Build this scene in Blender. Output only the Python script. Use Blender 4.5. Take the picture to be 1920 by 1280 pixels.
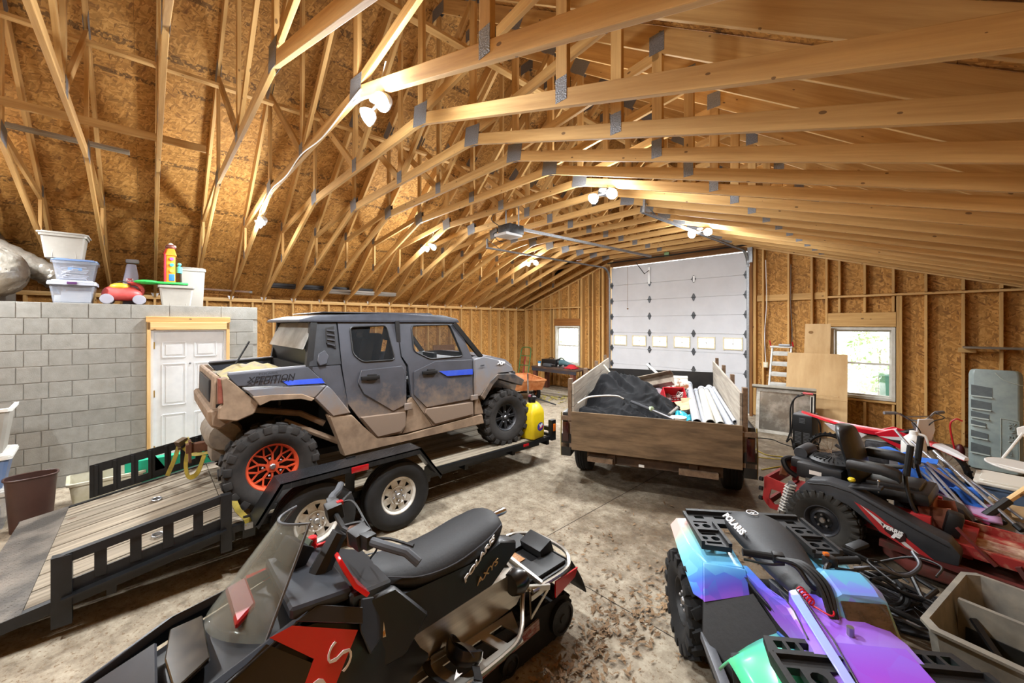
import bpy, bmesh, math, random
from mathutils import Vector as V, Matrix, Euler
random.seed(7)
SC = bpy.context.scene
for o in list(bpy.data.objects): bpy.data.objects.remove(o)
COL = SC.collection
PI = math.pi
R = math.radians
# ---------------------------------------------------------------- camera
cd = bpy.data.cameras.new('camera'); cam = bpy.data.objects.new('camera', cd); COL.objects.link(cam)
cd.sensor_width = 36; cd.lens = 36*739/1920; cd.shift_y = -31.6/1920; cd.clip_start = .05
cam.location = (0, 0, 2.10); cam.rotation_euler = (R(90), 0, R(47.41)); SC.camera = cam
# ---------------------------------------------------------------- world / exposure
SC.view_settings.view_transform = 'Standard'; SC.view_settings.look = 'None'
SC.view_settings.gamma = 1; SC.view_settings.use_curve_mapping = False
SC.view_settings.exposure = 0.18
w = bpy.data.worlds.new('overcast_sky'); SC.world = w; w.use_nodes = True
bg = w.node_tree.nodes['Background']; bg.inputs[0].default_value = (.93, .97, 1, 1); bg.inputs[1].default_value = 4.5
sd = bpy.data.lights.new('sun', 'SUN'); so = bpy.data.objects.new('sun', sd); COL.objects.link(so)
sd.energy = 4; sd.angle = R(8); sd.color = (1, .96, .9); so.rotation_euler = (R(42), R(8), R(20)); so.location = (0, 20, 20)
LAMP_C = (.92, .965, 1); LAMP_W = 150            # watts of each work-light head
# ---------------------------------------------------------------- node materials
def _n(nt, t, **k):
    n = nt.nodes.new(t)
    for a, b in k.items():
        if a in n.inputs.keys() if isinstance(a, str) else False: n.inputs[a].default_value = b
        else: setattr(n, a, b)
    return n
def hx(h):
    h = h.lstrip('#'); f = lambda c: ((c/255+.055)/1.055)**2.4 if c/255 > .04045 else c/255/12.92
    return tuple(f(int(h[i:i+2], 16)) for i in (0, 2, 4))+(1,)
MATS = {}
def M(name, col, rough=.5, metal=0, col2=None, scale=8, stretch=(1, 1, 1), bump=0, rnd=0, detail=5, lo=.35, hi=.65, trans=0, alpha=1, emit=0, coat=0, spec=.5, bscale=None, dust=None, dustz=(0, 1), dlo=.42, dhi=.6, dscale=3):
    """principled material: two colours mixed by stretched object-space noise, optional per-object value shift, bump and a dirt layer that thickens towards the bottom of the thing"""
    if name in MATS: return MATS[name]
    m = bpy.data.materials.new(name); m.use_nodes = True; MATS[name] = m
    nt = m.node_tree; b = nt.nodes['Principled BSDF']; L = nt.links.new
    col = hx(col) if isinstance(col, str) else col
    b.inputs['Base Color'].default_value = col; b.inputs['Roughness'].default_value = rough; b.inputs['Metallic'].default_value = metal
    b.inputs['Specular IOR Level'].default_value = spec
    if coat: b.inputs['Coat Weight'].default_value = coat; b.inputs['Coat Roughness'].default_value = .08
    if trans: b.inputs['Transmission Weight'].default_value = trans
    if alpha < 1: b.inputs['Alpha'].default_value = alpha
    if emit: b.inputs['Emission Color'].default_value = col; b.inputs['Emission Strength'].default_value = emit
    out = None
    if col2 or bump or dust:
        tc = _n(nt, 'ShaderNodeTexCoord'); mp = _n(nt, 'ShaderNodeMapping'); mp.inputs['Scale'].default_value = stretch
        L(tc.outputs['Object'], mp.inputs[0])
        vec = mp.outputs[0]
        if rnd:
            oi = _n(nt, 'ShaderNodeObjectInfo'); ad = _n(nt, 'ShaderNodeVectorMath', operation='ADD'); ml = _n(nt, 'ShaderNodeMath', operation='MULTIPLY'); ml.inputs[1].default_value = 37
            L(oi.outputs['Random'], ml.inputs[0]); L(vec, ad.inputs[0]); L(ml.outputs[0], ad.inputs[1]); vec = ad.outputs[0]
        nz = _n(nt, 'ShaderNodeTexNoise'); nz.inputs['Scale'].default_value = scale; nz.inputs['Detail'].default_value = detail; nz.inputs['Roughness'].default_value = .62
        L(vec, nz.inputs['Vector'])
        if col2:
            cr = _n(nt, 'ShaderNodeValToRGB'); cr.color_ramp.elements[0].position = lo; cr.color_ramp.elements[1].position = hi
            cr.color_ramp.elements[0].color = col; cr.color_ramp.elements[1].color = hx(col2) if isinstance(col2, str) else col2
            L(nz.outputs['Fac'], cr.inputs[0]); out = cr.outputs[0]
            if rnd:
                hs = _n(nt, 'ShaderNodeHueSaturation'); mr = _n(nt, 'ShaderNodeMapRange'); mr.inputs['To Min'].default_value = 1-rnd; mr.inputs['To Max'].default_value = 1+rnd
                L(oi.outputs['Random'], mr.inputs[0]); L(mr.outputs[0], hs.inputs['Value']); L(out, hs.inputs['Color']); out = hs.outputs[0]
        if dust:
            z = _n(nt, 'ShaderNodeSeparateXYZ'); L(tc.outputs['Object'], z.inputs[0])
            r1 = _n(nt, 'ShaderNodeMapRange'); r1.inputs['From Min'].default_value = dustz[0]; r1.inputs['From Max'].default_value = dustz[1]; r1.inputs['To Min'].default_value = .75; r1.inputs['To Max'].default_value = -.12
            L(z.outputs['Z'], r1.inputs[0])
            n2 = _n(nt, 'ShaderNodeTexNoise'); n2.inputs['Scale'].default_value = dscale; n2.inputs['Detail'].default_value = 9; n2.inputs['Roughness'].default_value = .7; L(tc.outputs['Object'], n2.inputs['Vector'])
            ad2 = _n(nt, 'ShaderNodeMath', operation='ADD'); L(n2.outputs['Fac'], ad2.inputs[0]); L(r1.outputs[0], ad2.inputs[1])
            r2 = _n(nt, 'ShaderNodeMapRange'); r2.inputs['From Min'].default_value = dlo; r2.inputs['From Max'].default_value = dhi; r2.inputs['To Max'].default_value = .85; L(ad2.outputs[0], r2.inputs[0])
            mx = _n(nt, 'ShaderNodeMix', data_type='RGBA'); L(r2.outputs[0], mx.inputs[0])
            if out: L(out, mx.inputs[6])
            else: mx.inputs[6].default_value = col
            mx.inputs[7].default_value = hx(dust); out = mx.outputs[2]
            mr3 = _n(nt, 'ShaderNodeMapRange'); mr3.inputs['To Min'].default_value = rough; mr3.inputs['To Max'].default_value = .9; L(r2.outputs[0], mr3.inputs[0]); L(mr3.outputs[0], b.inputs['Roughness'])
        if out: L(out, b.inputs['Base Color'])
        if bump:
            bp = _n(nt, 'ShaderNodeBump'); bp.inputs['Strength'].default_value = bump; bp.inputs['Distance'].default_value = .01
            if bscale:
                n3 = _n(nt, 'ShaderNodeTexNoise'); n3.inputs['Scale'].default_value = bscale; n3.inputs['Detail'].default_value = 3; L(mp.outputs[0], n3.inputs['Vector']); L(n3.outputs['Fac'], bp.inputs['Height'])
            else: L(nz.outputs['Fac'], bp.inputs['Height'])
            L(bp.outputs[0], b.inputs['Normal'])
    return m
# ---------------------------------------------------------------- mesh builder
def rotm(rx=0, ry=0, rz=0): return Euler((R(rx), R(ry), R(rz))).to_matrix()
def frame(d, up=V((0, 0, 1))):
    d = V(d).normalized(); up = V(up)
    if abs(d.dot(up)) > .98: up = V((1, 0, 0)) if abs(d.x) < .9 else V((0, 1, 0))
    s = d.cross(up).normalized(); u = s.cross(d).normalized(); return d, s, u
class B:
    def __init__(s): s.m = bmesh.new(); s.x = Matrix.Identity(4)
    def _v(s, p): return s.m.verts.new(s.x @ V(p))
    def face(s, vs):
        try: return s.m.faces.new(vs)
        except ValueError: return None
    def box(s, c, d, rot=None, bev=0, taper=1):
        """box centred at c with sizes d; taper scales the top"""
        c = V(c); h = V(d)/2; q = rot or Matrix.Identity(3); vs = []
        for z in (-1, 1):
            t = taper if z > 0 else 1
            for x, y in ((-1, -1), (1, -1), (1, 1), (-1, 1)): vs.append(s._v(c+q @ V((x*h.x*t, y*h.y*t, z*h.z))))
        f = [(3, 2, 1, 0), (4, 5, 6, 7), (0, 1, 5, 4), (1, 2, 6, 5), (2, 3, 7, 6), (3, 0, 4, 7)]
        fs = [s.face([vs[i] for i in a]) for a in f]
        if bev: bmesh.ops.bevel(s.m, geom=list({e for fc in fs for e in fc.edges}), offset=bev, segments=2, affect='EDGES', profile=.6, clamp_overlap=True)
        return s
    def bar(s, a, b, w, h, up=(0, 0, 1), bev=0):
        """rectangular bar from a to b, w wide sideways, h tall along up"""
        a, b = V(a), V(b); d, sd, u = frame(b-a, up); q = Matrix((d, sd, u)).transposed()
        return s.box((a+b)/2, ((b-a).length, w, h), q, bev)
    def tube(s, pts, r, n=8, closed=False, cap=True):
        pts = [V(p) for p in pts]; k = len(pts); rr = r if isinstance(r, (list, tuple)) else [r]*k; rings = []; u = None
        for i, p in enumerate(pts):
            a = pts[(i-1) % k] if (closed or i) else p; c = pts[(i+1) % k] if (closed or i < k-1) else p
            d = (c-a).normalized() if (c-a).length > 1e-9 else V((0, 0, 1))
            if u is None: _, sd, u = frame(d)
            u = (u-d*u.dot(d))
            if u.length < 1e-6: _, sd, u = frame(d)
            u.normalize(); sd = d.cross(u)
            rings.append([s._v(p+(u*math.cos(2*PI*j/n)+sd*math.sin(2*PI*j/n))*rr[i]) for j in range(n)])
        for i in range(k if closed else k-1):
            A, C = rings[i], rings[(i+1) % k]
            for j in range(n): s.face([A[j], A[(j+1) % n], C[(j+1) % n], C[j]])
        if cap and not closed: s.face(rings[0][::-1]); s.face(rings[-1])
        return s
    def lathe(s, prof, n=24, c=(0, 0, 0), axis='z', closed=False, a0=0, a1=2*PI):
        """prof: (radius, height) pairs turned about an axis through c"""
        q = {'z': Matrix.Identity(3), 'x': Matrix(((0, 0, 1), (1, 0, 0), (0, 1, 0))), 'y': Matrix(((1, 0, 0), (0, 0, 1), (0, -1, 0)))}[axis]
        c = V(c); rings = []; full = abs(a1-a0-2*PI) < 1e-6; k = n if full else n+1
        for r, h in prof:
            if r < 1e-6 and full: rings.append([s._v(c+q @ V((0, 0, h)))])
            else: rings.append([s._v(c+q @ V((r*math.cos(a0+(a1-a0)*j/n), r*math.sin(a0+(a1-a0)*j/n), h))) for j in range(k)])
        P = list(zip(rings, rings[1:]))+([(rings[-1], rings[0])] if closed else [])
        for A, C in P:
            for j in range(n):
                j2 = (j+1) % k
                if len(A) == 1 and len(C) == 1: continue
                if len(A) == 1: s.face([A[0], C[j2], C[j]])
                elif len(C) == 1: s.face([A[j], A[j2], C[0]])
                else: s.face([A[j], A[j2], C[j2], C[j]])
        return s
    def prism(s, pts, t, bev=0, seg=1):
        """polygon pts extruded by vector t"""
        t = V(t); pts = [V(p) for p in pts]
        a = [s._v(p) for p in pts]; b = [s._v(p+t) for p in pts]
        n = V((0, 0, 0))
        for i in range(len(pts)): n += pts[i].cross(pts[(i+1) % len(pts)])
        fl = n.dot(t) > 0; fs = []
        fs.append(s.face(a[::-1] if fl else a)); fs.append(s.face(b if fl else b[::-1]))
        for i in range(len(pts)):
            j = (i+1) % len(pts); q = [a[i], a[j], b[j], b[i]]; fs.append(s.face(q if fl else q[::-1]))
        if bev: bmesh.ops.bevel(s.m, geom=list({e for fc in fs if fc for e in fc.edges}), offset=bev, segments=seg, affect='EDGES', profile=.6, clamp_overlap=True)
        return s
    def loft(s, rings, cap=True, closed=True):
        rs = [[s._v(p) for p in r] for r in rings]; n = len(rs[0])
        for A, C in zip(rs, rs[1:]):
            for j in range(n if closed else n-1): s.face([A[j], A[(j+1) % n], C[(j+1) % n], C[j]])
        if cap and closed: s.face(rs[0][::-1]); s.face(rs[-1])
        return s
    def grid(s, fn, nu, nv):
        vs = [[s._v(fn(i/nu, j/nv)) for j in range(nv+1)] for i in range(nu+1)]
        for i in range(nu):
            for j in range(nv): s.face([vs[i][j], vs[i+1][j], vs[i+1][j+1], vs[i][j+1]])
        return s
    def ball(s, c, r, seg=12, ring=8):
        r = V((r, r, r)) if not isinstance(r, (tuple, list)) else V(r); c = V(c); pr = []
        top = s._v(c+V((0, 0, r.z))); bot = s._v(c-V((0, 0, r.z)))
        for i in range(1, ring):
            t = PI*i/ring; pr.append([s._v(c+V((r.x*math.sin(t)*math.cos(2*PI*j/seg), r.y*math.sin(t)*math.sin(2*PI*j/seg), r.z*math.cos(t)))) for j in range(seg)])
        for j in range(seg):
            k = (j+1) % seg; s.face([top, pr[0][j], pr[0][k]]); s.face([bot, pr[-1][k], pr[-1][j]])
            for A, C in zip(pr, pr[1:]): s.face([A[j], C[j], C[k], A[k]])
        return s
    def mesh(s, name, mat=None, ang=35, solid=0):
        bmesh.ops.recalc_face_normals(s.m, faces=s.m.faces)
        me = bpy.data.meshes.new(name); s.m.to_mesh(me); s.m.free()
        if mat: me.materials.append(mat)
        if ang: me.shade_smooth(); me.set_sharp_from_angle(angle=R(ang))
        return me
    def done(s, name, mat, parent=None, ang=35, sub=0, solid=0, loc=None, rot=None, bevel=0, noise=None):
        return put(name, s.mesh(name, mat, ang), parent, sub, solid, loc, rot, bevel)
def put(name, me, parent=None, sub=0, solid=0, loc=None, rot=None, bevel=0):
    o = bpy.data.objects.new(name, me); COL.objects.link(o); o.parent = parent
    if loc is not None: o.location = loc
    if rot is not None: o.rotation_euler = rot
    if solid: md = o.modifiers.new('thick', 'SOLIDIFY'); md.thickness = solid; md.offset = 0
    if bevel: md = o.modifiers.new('bevel', 'BEVEL'); md.width = bevel; md.segments = 2; md.limit_method = 'ANGLE'; md.angle_limit = R(40)
    if sub: md = o.modifiers.new('sub', 'SUBSURF'); md.levels = sub; md.render_levels = sub
    return o
def empty(name, loc=(0, 0, 0), rz=0, parent=None):
    o = bpy.data.objects.new(name, None); COL.objects.link(o); o.location = loc; o.rotation_euler = (0, 0, rz); o.empty_display_size = .1; o.parent = parent; return o
def tag(o, label, cat, group=None, kind=None):
    o['label'] = label; o['category'] = cat
    if group: o['group'] = group
    if kind: o['kind'] = kind
    return o
def thing(name, label, cat, loc=(0, 0, 0), rz=0, group=None): return tag(empty(name, loc, rz), label, cat, group)
def struct(o): o['kind'] = 'structure'; return o
def copy_tree(o, parent=None):
    c = o.copy(); COL.objects.link(c); c.parent = parent
    for ch in list(o.children): copy_tree(ch, c)
    return c
def text(name, s, size, mat, parent, loc, rot, depth=.002, shear=0, sx=1, align='CENTER', bold=.0):
    """lettering turned into a thin mesh part"""
    cu = bpy.data.curves.new(name, 'FONT'); cu.body = s; cu.size = size; cu.extrude = depth; cu.align_x = align; cu.align_y = 'CENTER'; cu.shear = shear; cu.offset = bold; cu.resolution_u = 3
    t = bpy.data.objects.new('tmp', cu); COL.objects.link(t); dg = bpy.context.evaluated_depsgraph_get(); me = bpy.data.meshes.new_from_object(t.evaluated_get(dg)); bpy.data.objects.remove(t); bpy.data.curves.remove(cu)
    me.name = name; me.materials.clear(); me.materials.append(mat)
    if sx != 1: me.transform(Matrix.Diagonal((sx, 1, 1, 1)))
    o = bpy.data.objects.new(name, me); COL.objects.link(o); o.parent = parent; o.location = loc
    o.rotation_euler = rot if not isinstance(rot, Matrix) else rot.to_euler(); return o
def basis(xd, yd):
    """rotation whose local x runs along xd and local y roughly along yd"""
    x = V(xd).normalized(); z = x.cross(V(yd)).normalized(); y = z.cross(x); return Matrix((x, y, z)).transposed()
# ---------------------------------------------------------------- shared materials
def knotty(m, scale=9):
    nt = m.node_tree; L = nt.links.new; b = nt.nodes['Principled BSDF']; src = b.inputs['Base Color'].links[0].from_socket
    tc = _n(nt, 'ShaderNodeTexCoord'); oi = _n(nt, 'ShaderNodeObjectInfo'); ad = _n(nt, 'ShaderNodeVectorMath', operation='ADD'); ml = _n(nt, 'ShaderNodeMath', operation='MULTIPLY'); ml.inputs[1].default_value = 53; L(oi.outputs['Random'], ml.inputs[0])
    mp = _n(nt, 'ShaderNodeMapping'); mp.inputs['Scale'].default_value = (.75, 1.5, 1.5); L(tc.outputs['Object'], mp.inputs[0]); L(mp.outputs[0], ad.inputs[0]); L(ml.outputs[0], ad.inputs[1])
    vo = _n(nt, 'ShaderNodeTexVoronoi'); vo.inputs['Scale'].default_value = scale; L(ad.outputs[0], vo.inputs['Vector'])
    sp = _n(nt, 'ShaderNodeSeparateColor'); L(vo.outputs['Color'], sp.inputs[0]); th = _n(nt, 'ShaderNodeMapRange'); th.inputs[1].default_value = .45; th.inputs[2].default_value = 1; th.inputs[3].default_value = 0; th.inputs[4].default_value = .16; L(sp.outputs[0], th.inputs[0])
    ls = _n(nt, 'ShaderNodeMath', operation='LESS_THAN'); L(vo.outputs['Distance'], ls.inputs[0]); L(th.outputs[0], ls.inputs[1]); k = _n(nt, 'ShaderNodeMath', operation='MULTIPLY'); k.inputs[1].default_value = .75; L(ls.outputs[0], k.inputs[0])
    mx = _n(nt, 'ShaderNodeMix', data_type='RGBA'); L(k.outputs[0], mx.inputs[0]); L(src, mx.inputs[6]); mx.inputs[7].default_value = hx('#4a2c12'); L(mx.outputs[2], b.inputs['Base Color']); return m
LUM = knotty(M('pine_lumber', '#b0864c', .72, col2='#d3ab6d', scale=3.2, stretch=(.35, 7, 7), bump=.12, rnd=.12, lo=.3, hi=.7, detail=6))
LUMP = knotty(M('pale_lumber', '#bd9358', .7, col2='#deba82', scale=3.2, stretch=(.35, 7, 7), bump=.1, rnd=.08, lo=.3, hi=.7))
GREYWOOD = M('weathered_board', '#6a5f52', .85, col2='#9a8f7e', scale=3, stretch=(.4, 9, 9), bump=.25, rnd=.1)
GALV = M('galvanised_steel', '#8d9196', .45, .85, col2='#a9adb1', scale=40, rnd=.1)
PLATE = M('truss_plate', '#74767a', .55, .6, col2='#909296', scale=90, stretch=(1, 1, 1), bump=.6, bscale=120)
BLACK = M('black_plastic', '#0a0a0b', .5, col2='#101012', scale=30)
BLACKP = M('black_paint', '#0c0d0e', .42, .1, col2='#17181a', scale=14, bump=.05)
RUB = M('rubber', '#0d0d0e', .85, col2='#161617', scale=25, bump=.1)
WHITEP = M('white_plastic', '#d9d8d2', .45, col2='#e4e3de', scale=6)
STEEL = M('bare_steel', '#8f9094', .35, .9, col2='#a7a8aa', scale=20)
CHROME = M('polished_metal', '#c9cbd0', .18, 1)
RED = M('red_paint', '#b3161c', .35)
def osb_mat(name, stamp, c0='#966a32', c1='#cc9a55', sc=1.5, turn=0):
    m = bpy.data.materials.new(name); m.use_nodes = True; nt = m.node_tree; b = nt.nodes['Principled BSDF']; L = nt.links.new
    b.inputs['Roughness'].default_value = .78
    tc = _n(nt, 'ShaderNodeTexCoord'); oi = _n(nt, 'ShaderNodeObjectInfo'); off = _n(nt, 'ShaderNodeVectorMath', operation='SCALE'); off.inputs[0].default_value = (31, 17, 0); L(oi.outputs['Random'], off.inputs['Scale'])
    ad = _n(nt, 'ShaderNodeVectorMath', operation='ADD'); L(tc.outputs['Object'], ad.inputs[0]); L(off.outputs[0], ad.inputs[1])
    wn = _n(nt, 'ShaderNodeTexNoise'); wn.inputs['Scale'].default_value = 6; L(ad.outputs[0], wn.inputs['Vector'])
    ws = _n(nt, 'ShaderNodeVectorMath', operation='SCALE'); ws.inputs['Scale'].default_value = .05; L(wn.outputs['Color'], ws.inputs[0])
    ad2 = _n(nt, 'ShaderNodeVectorMath', operation='ADD'); L(ad.outputs[0], ad2.inputs[0]); L(ws.outputs[0], ad2.inputs[1])
    cols = []
    for k, (ang, st) in enumerate(((12, (9, 38, 1)), (-38, (9, 34, 1)), (70, (10, 36, 1)))):
        mp = _n(nt, 'ShaderNodeMapping'); mp.vector_type = 'TEXTURE'; mp.inputs['Rotation'].default_value = (0, 0, R(ang+turn)); mp.inputs['Scale'].default_value = (1/st[0]/sc, 1/st[1]/sc, 1); L(ad2.outputs[0], mp.inputs[0])
        vo = _n(nt, 'ShaderNodeTexVoronoi'); vo.inputs['Scale'].default_value = 1; L(mp.outputs[0], vo.inputs['Vector'])
        sp = _n(nt, 'ShaderNodeSeparateColor'); L(vo.outputs['Color'], sp.inputs[0]); cols.append(sp)
    mxm = _n(nt, 'ShaderNodeMath', operation='GREATER_THAN'); mxm.inputs[1].default_value = .5; L(cols[0].outputs[1], mxm.inputs[0])
    m1 = _n(nt, 'ShaderNodeMix', data_type='FLOAT'); L(mxm.outputs[0], m1.inputs[0]); L(cols[0].outputs[0], m1.inputs[2]); L(cols[1].outputs[0], m1.inputs[3])
    m2 = _n(nt, 'ShaderNodeMix', data_type='FLOAT'); g = _n(nt, 'ShaderNodeMath', operation='GREATER_THAN'); g.inputs[1].default_value = .66; L(cols[2].outputs[1], g.inputs[0]); L(g.outputs[0], m2.inputs[0]); L(m1.outputs[0], m2.inputs[2]); L(cols[2].outputs[0], m2.inputs[3])
    cr = _n(nt, 'ShaderNodeValToRGB'); e = cr.color_ramp.elements; e[0].position = .0; e[0].color = hx('#83592a'); e[1].position = 1; e[1].color = hx(c1)
    for p, c in ((.1, c0), (.5, '#b07e3c'), (.8, '#bf8d49')):
        x = e.new(p); x.color = hx(c)
    L(m2.outputs[0], cr.inputs[0])
    bn = _n(nt, 'ShaderNodeTexNoise'); bn.inputs['Scale'].default_value = 1.3; bn.inputs['Detail'].default_value = 4; L(ad.outputs[0], bn.inputs['Vector'])
    hs = _n(nt, 'ShaderNodeHueSaturation'); mr = _n(nt, 'ShaderNodeMapRange'); mr.inputs['To Min'].default_value = .72; mr.inputs['To Max'].default_value = 1.25; L(bn.outputs['Fac'], mr.inputs[0]); L(mr.outputs[0], hs.inputs['Value']); L(cr.outputs[0], hs.inputs['Color'])
    out = hs.outputs[0]
    if stamp:                    # smudged mill stamps printed in rows on the sheets
        s2 = _n(nt, 'ShaderNodeSeparateXYZ'); L(tc.outputs['Object'], s2.inputs[0])
        def band(src, c, h):
            a = _n(nt, 'ShaderNodeMath', operation='SUBTRACT'); a.inputs[1].default_value = c; L(src, a.inputs[0]); ab = _n(nt, 'ShaderNodeMath', operation='ABSOLUTE'); L(a.outputs[0], ab.inputs[0])
            l = _n(nt, 'ShaderNodeMath', operation='LESS_THAN'); l.inputs[1].default_value = h; L(ab.outputs[0], l.inputs[0]); return l.outputs[0]
        b1 = band(s2.outputs[1], -.42, .045); b2 = band(s2.outputs[1], .38, .03)
        mxx = _n(nt, 'ShaderNodeMath', operation='MAXIMUM'); L(b1, mxx.inputs[0]); L(b2, mxx.inputs[1])
        mp = _n(nt, 'ShaderNodeMapping'); mp.inputs['Scale'].default_value = (34, 30, 1); L(tc.outputs['Object'], mp.inputs[0])
        vo = _n(nt, 'ShaderNodeTexVoronoi'); vo.distance = 'CHEBYCHEV'; vo.inputs['Scale'].default_value = 1; L(mp.outputs[0], vo.inputs['Vector'])
        sp = _n(nt, 'ShaderNodeSeparateColor'); L(vo.outputs['Color'], sp.inputs[0]); g1 = _n(nt, 'ShaderNodeMath', operation='GREATER_THAN'); g1.inputs[1].default_value = .42; L(sp.outputs[0], g1.inputs[0])
        mp2 = _n(nt, 'ShaderNodeMapping'); mp2.inputs['Scale'].default_value = (1.6, 2, 1); L(ad.outputs[0], mp2.inputs[0]); n2 = _n(nt, 'ShaderNodeTexNoise'); n2.inputs['Scale'].default_value = 1.3; L(mp2.outputs[0], n2.inputs['Vector'])
        g2 = _n(nt, 'ShaderNodeMath', operation='GREATER_THAN'); g2.inputs[1].default_value = .46; L(n2.outputs['Fac'], g2.inputs[0])
        p1 = _n(nt, 'ShaderNodeMath', operation='MULTIPLY'); L(mxx.outputs[0], p1.inputs[0]); L(g1.outputs[0], p1.inputs[1]); p2 = _n(nt, 'ShaderNodeMath', operation='MULTIPLY'); L(p1.outputs[0], p2.inputs[0]); L(g2.outputs[0], p2.inputs[1])
        p3 = _n(nt, 'ShaderNodeMath', operation='MULTIPLY'); p3.inputs[1].default_value = .62; L(p2.outputs[0], p3.inputs[0])
        mx = _n(nt, 'ShaderNodeMix', data_type='RGBA'); L(p3.outputs[0], mx.inputs[0]); L(out, mx.inputs[6]); mx.inputs[7].default_value = hx('#2a1a0c'); out = mx.outputs[2]
    L(out, b.inputs['Base Color'])
    bp = _n(nt, 'ShaderNodeBump'); bp.inputs['Strength'].default_value = .18; bp.inputs['Distance'].default_value = .004; L(m2.outputs[0], bp.inputs['Height']); L(bp.outputs[0], b.inputs['Normal'])
    return m
OSBW = osb_mat('osb_wall', False, sc=1.15, turn=80); OSBR = osb_mat('osb_roof', True)
BLOCKM = M('concrete_block', '#84827b', .92, col2='#96948d', scale=9, bump=.25, rnd=.06, bscale=90, lo=.3, hi=.7)
def floor_mat():
    m = bpy.data.materials.new('dirty_concrete'); m.use_nodes = True; nt = m.node_tree; b = nt.nodes['Principled BSDF']; L = nt.links.new
    tc = _n(nt, 'ShaderNodeTexCoord'); P = tc.outputs['Object']
    def noise(s, d=6, st=(1, 1, 1), off=(0, 0, 0)):
        mp = _n(nt, 'ShaderNodeMapping'); mp.inputs['Scale'].default_value = st; mp.inputs['Location'].default_value = off; L(P, mp.inputs[0]); n = _n(nt, 'ShaderNodeTexNoise'); n.inputs['Scale'].default_value = s; n.inputs['Detail'].default_value = d; n.inputs['Roughness'].default_value = .72; L(mp.outputs[0], n.inputs['Vector']); return n.outputs['Fac']
    def ramp(f, ps):
        c = _n(nt, 'ShaderNodeValToRGB'); e = c.color_ramp.elements
        while len(e) < len(ps): e.new(.5)
        for x, (p, k) in zip(e, ps): x.position = p; x.color = hx(k) if isinstance(k, str) else (k, k, k, 1)
        L(f, c.inputs[0]); return c.outputs[0]
    base = ramp(noise(7, 15), [(.32, '#665b4c'), (.48, '#938774'), (.6, '#a79c88'), (.75, '#bdb3a0')])
    # damp mud tracked in along the drive lane down to the overhead door
    sp = _n(nt, 'ShaderNodeSeparateXYZ'); L(P, sp.inputs[0])
    def lin(src, a, bb, t0, t1):
        r = _n(nt, 'ShaderNodeMapRange'); r.interpolation_type = 'SMOOTHSTEP'; r.inputs[1].default_value = a; r.inputs[2].default_value = bb; r.inputs[3].default_value = t0; r.inputs[4].default_value = t1; L(src, r.inputs[0]); return r.outputs[0]
    def op(o, a, c):
        n = _n(nt, 'ShaderNodeMath', operation=o)
        for i, v in enumerate((a, c)):
            if isinstance(v, (int, float)): n.inputs[i].default_value = v
            else: L(v, n.inputs[i])
        return n.outputs[0]
    lane = op('MULTIPLY', lin(sp.outputs[0], -3.4, -1.8, 0, 1), lin(sp.outputs[1], 2.2, 4.0, .0, 1))
    mud = ramp(op('ADD', op('MULTIPLY', noise(2.6, 10, off=(3, 1, 0)), .9), op('MULTIPLY', lane, .22)), [(.5, 0.0), (.68, 1.0)])
    mx = _n(nt, 'ShaderNodeMix', data_type='RGBA'); L(op('MULTIPLY', mud, .8), mx.inputs[0]); L(base, mx.inputs[6]); L(ramp(noise(9, 8), [(.3, '#3f3325'), (.7, '#6e5b45')]), mx.inputs[7])
    fl = ramp(noise(34, 6, off=(5, 2, 0)), [(.38, 1.0), (.45, 0.0)])
    m2 = _n(nt, 'ShaderNodeMix', data_type='RGBA'); L(op('MULTIPLY', fl, .8), m2.inputs[0]); L(mx.outputs[2], m2.inputs[6]); m2.inputs[7].default_value = hx('#6b5236')
    fp = ramp(noise(60, 4, off=(1, 8, 0)), [(.62, 0.0), (.7, 1.0)])
    m3 = _n(nt, 'ShaderNodeMix', data_type='RGBA'); L(op('MULTIPLY', fp, .35), m3.inputs[0]); L(m2.outputs[2], m3.inputs[6]); m3.inputs[7].default_value = hx('#ded3bd')
    L(m3.outputs[2], b.inputs['Base Color']); b.inputs['Roughness'].default_value = .88
    bp = _n(nt, 'ShaderNodeBump'); bp.inputs['Strength'].default_value = .5; bp.inputs['Distance'].default_value = .01; L(noise(22, 8), bp.inputs['Height']); L(bp.outputs[0], b.inputs['Normal'])
    return m
FLOORM = floor_mat()
# ================================================================ building shell
XL, XR, YG, YB = -10.42, .95, 10.2, -3.6       # inner stud faces of the walls
PH = 2.68; A_X, B_X, CZ = -6.63, -3.34, 4.0; RX, RZ = -4.98, 6.9
Y0, SP = .686, .6096
SL = (RZ-2.86)/(RX-XL)                           # roof slope
def roofz(x): return 2.86+(SL*(x-XL) if x < RX else (RZ-2.86)*(XR-x)/(XR-RX))
def lum_mesh(L_, w, h, mat=LUM, bev=.004):
    return B().box((0, 0, 0), (L_, w, h), None, bev).mesh('lumber', mat, 0)
_lm = {}
def lumber(name, a, b, w, h, parent, up=(0, 0, 1), mat=LUM):
    """a board whose mesh runs along its own x axis so that its grain does too"""
    a, b = V(a), V(b); d, s, u = frame(b-a, up); k = (round((b-a).length, 3), w, h, mat.name)
    if k not in _lm: _lm[k] = lum_mesh(*k[:3], mat)
    o = put(name, _lm[k], parent); o.matrix_local = Matrix.Translation((a+b)/2) @ Matrix((d, s, u)).transposed().to_4x4(); return o
floor = struct(B().box((-4.8, 3.3, -.1), (11.9, 14.2, .2)).done('floor', FLOORM, ang=0))
ceiling = struct(empty('ceiling'))
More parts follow.
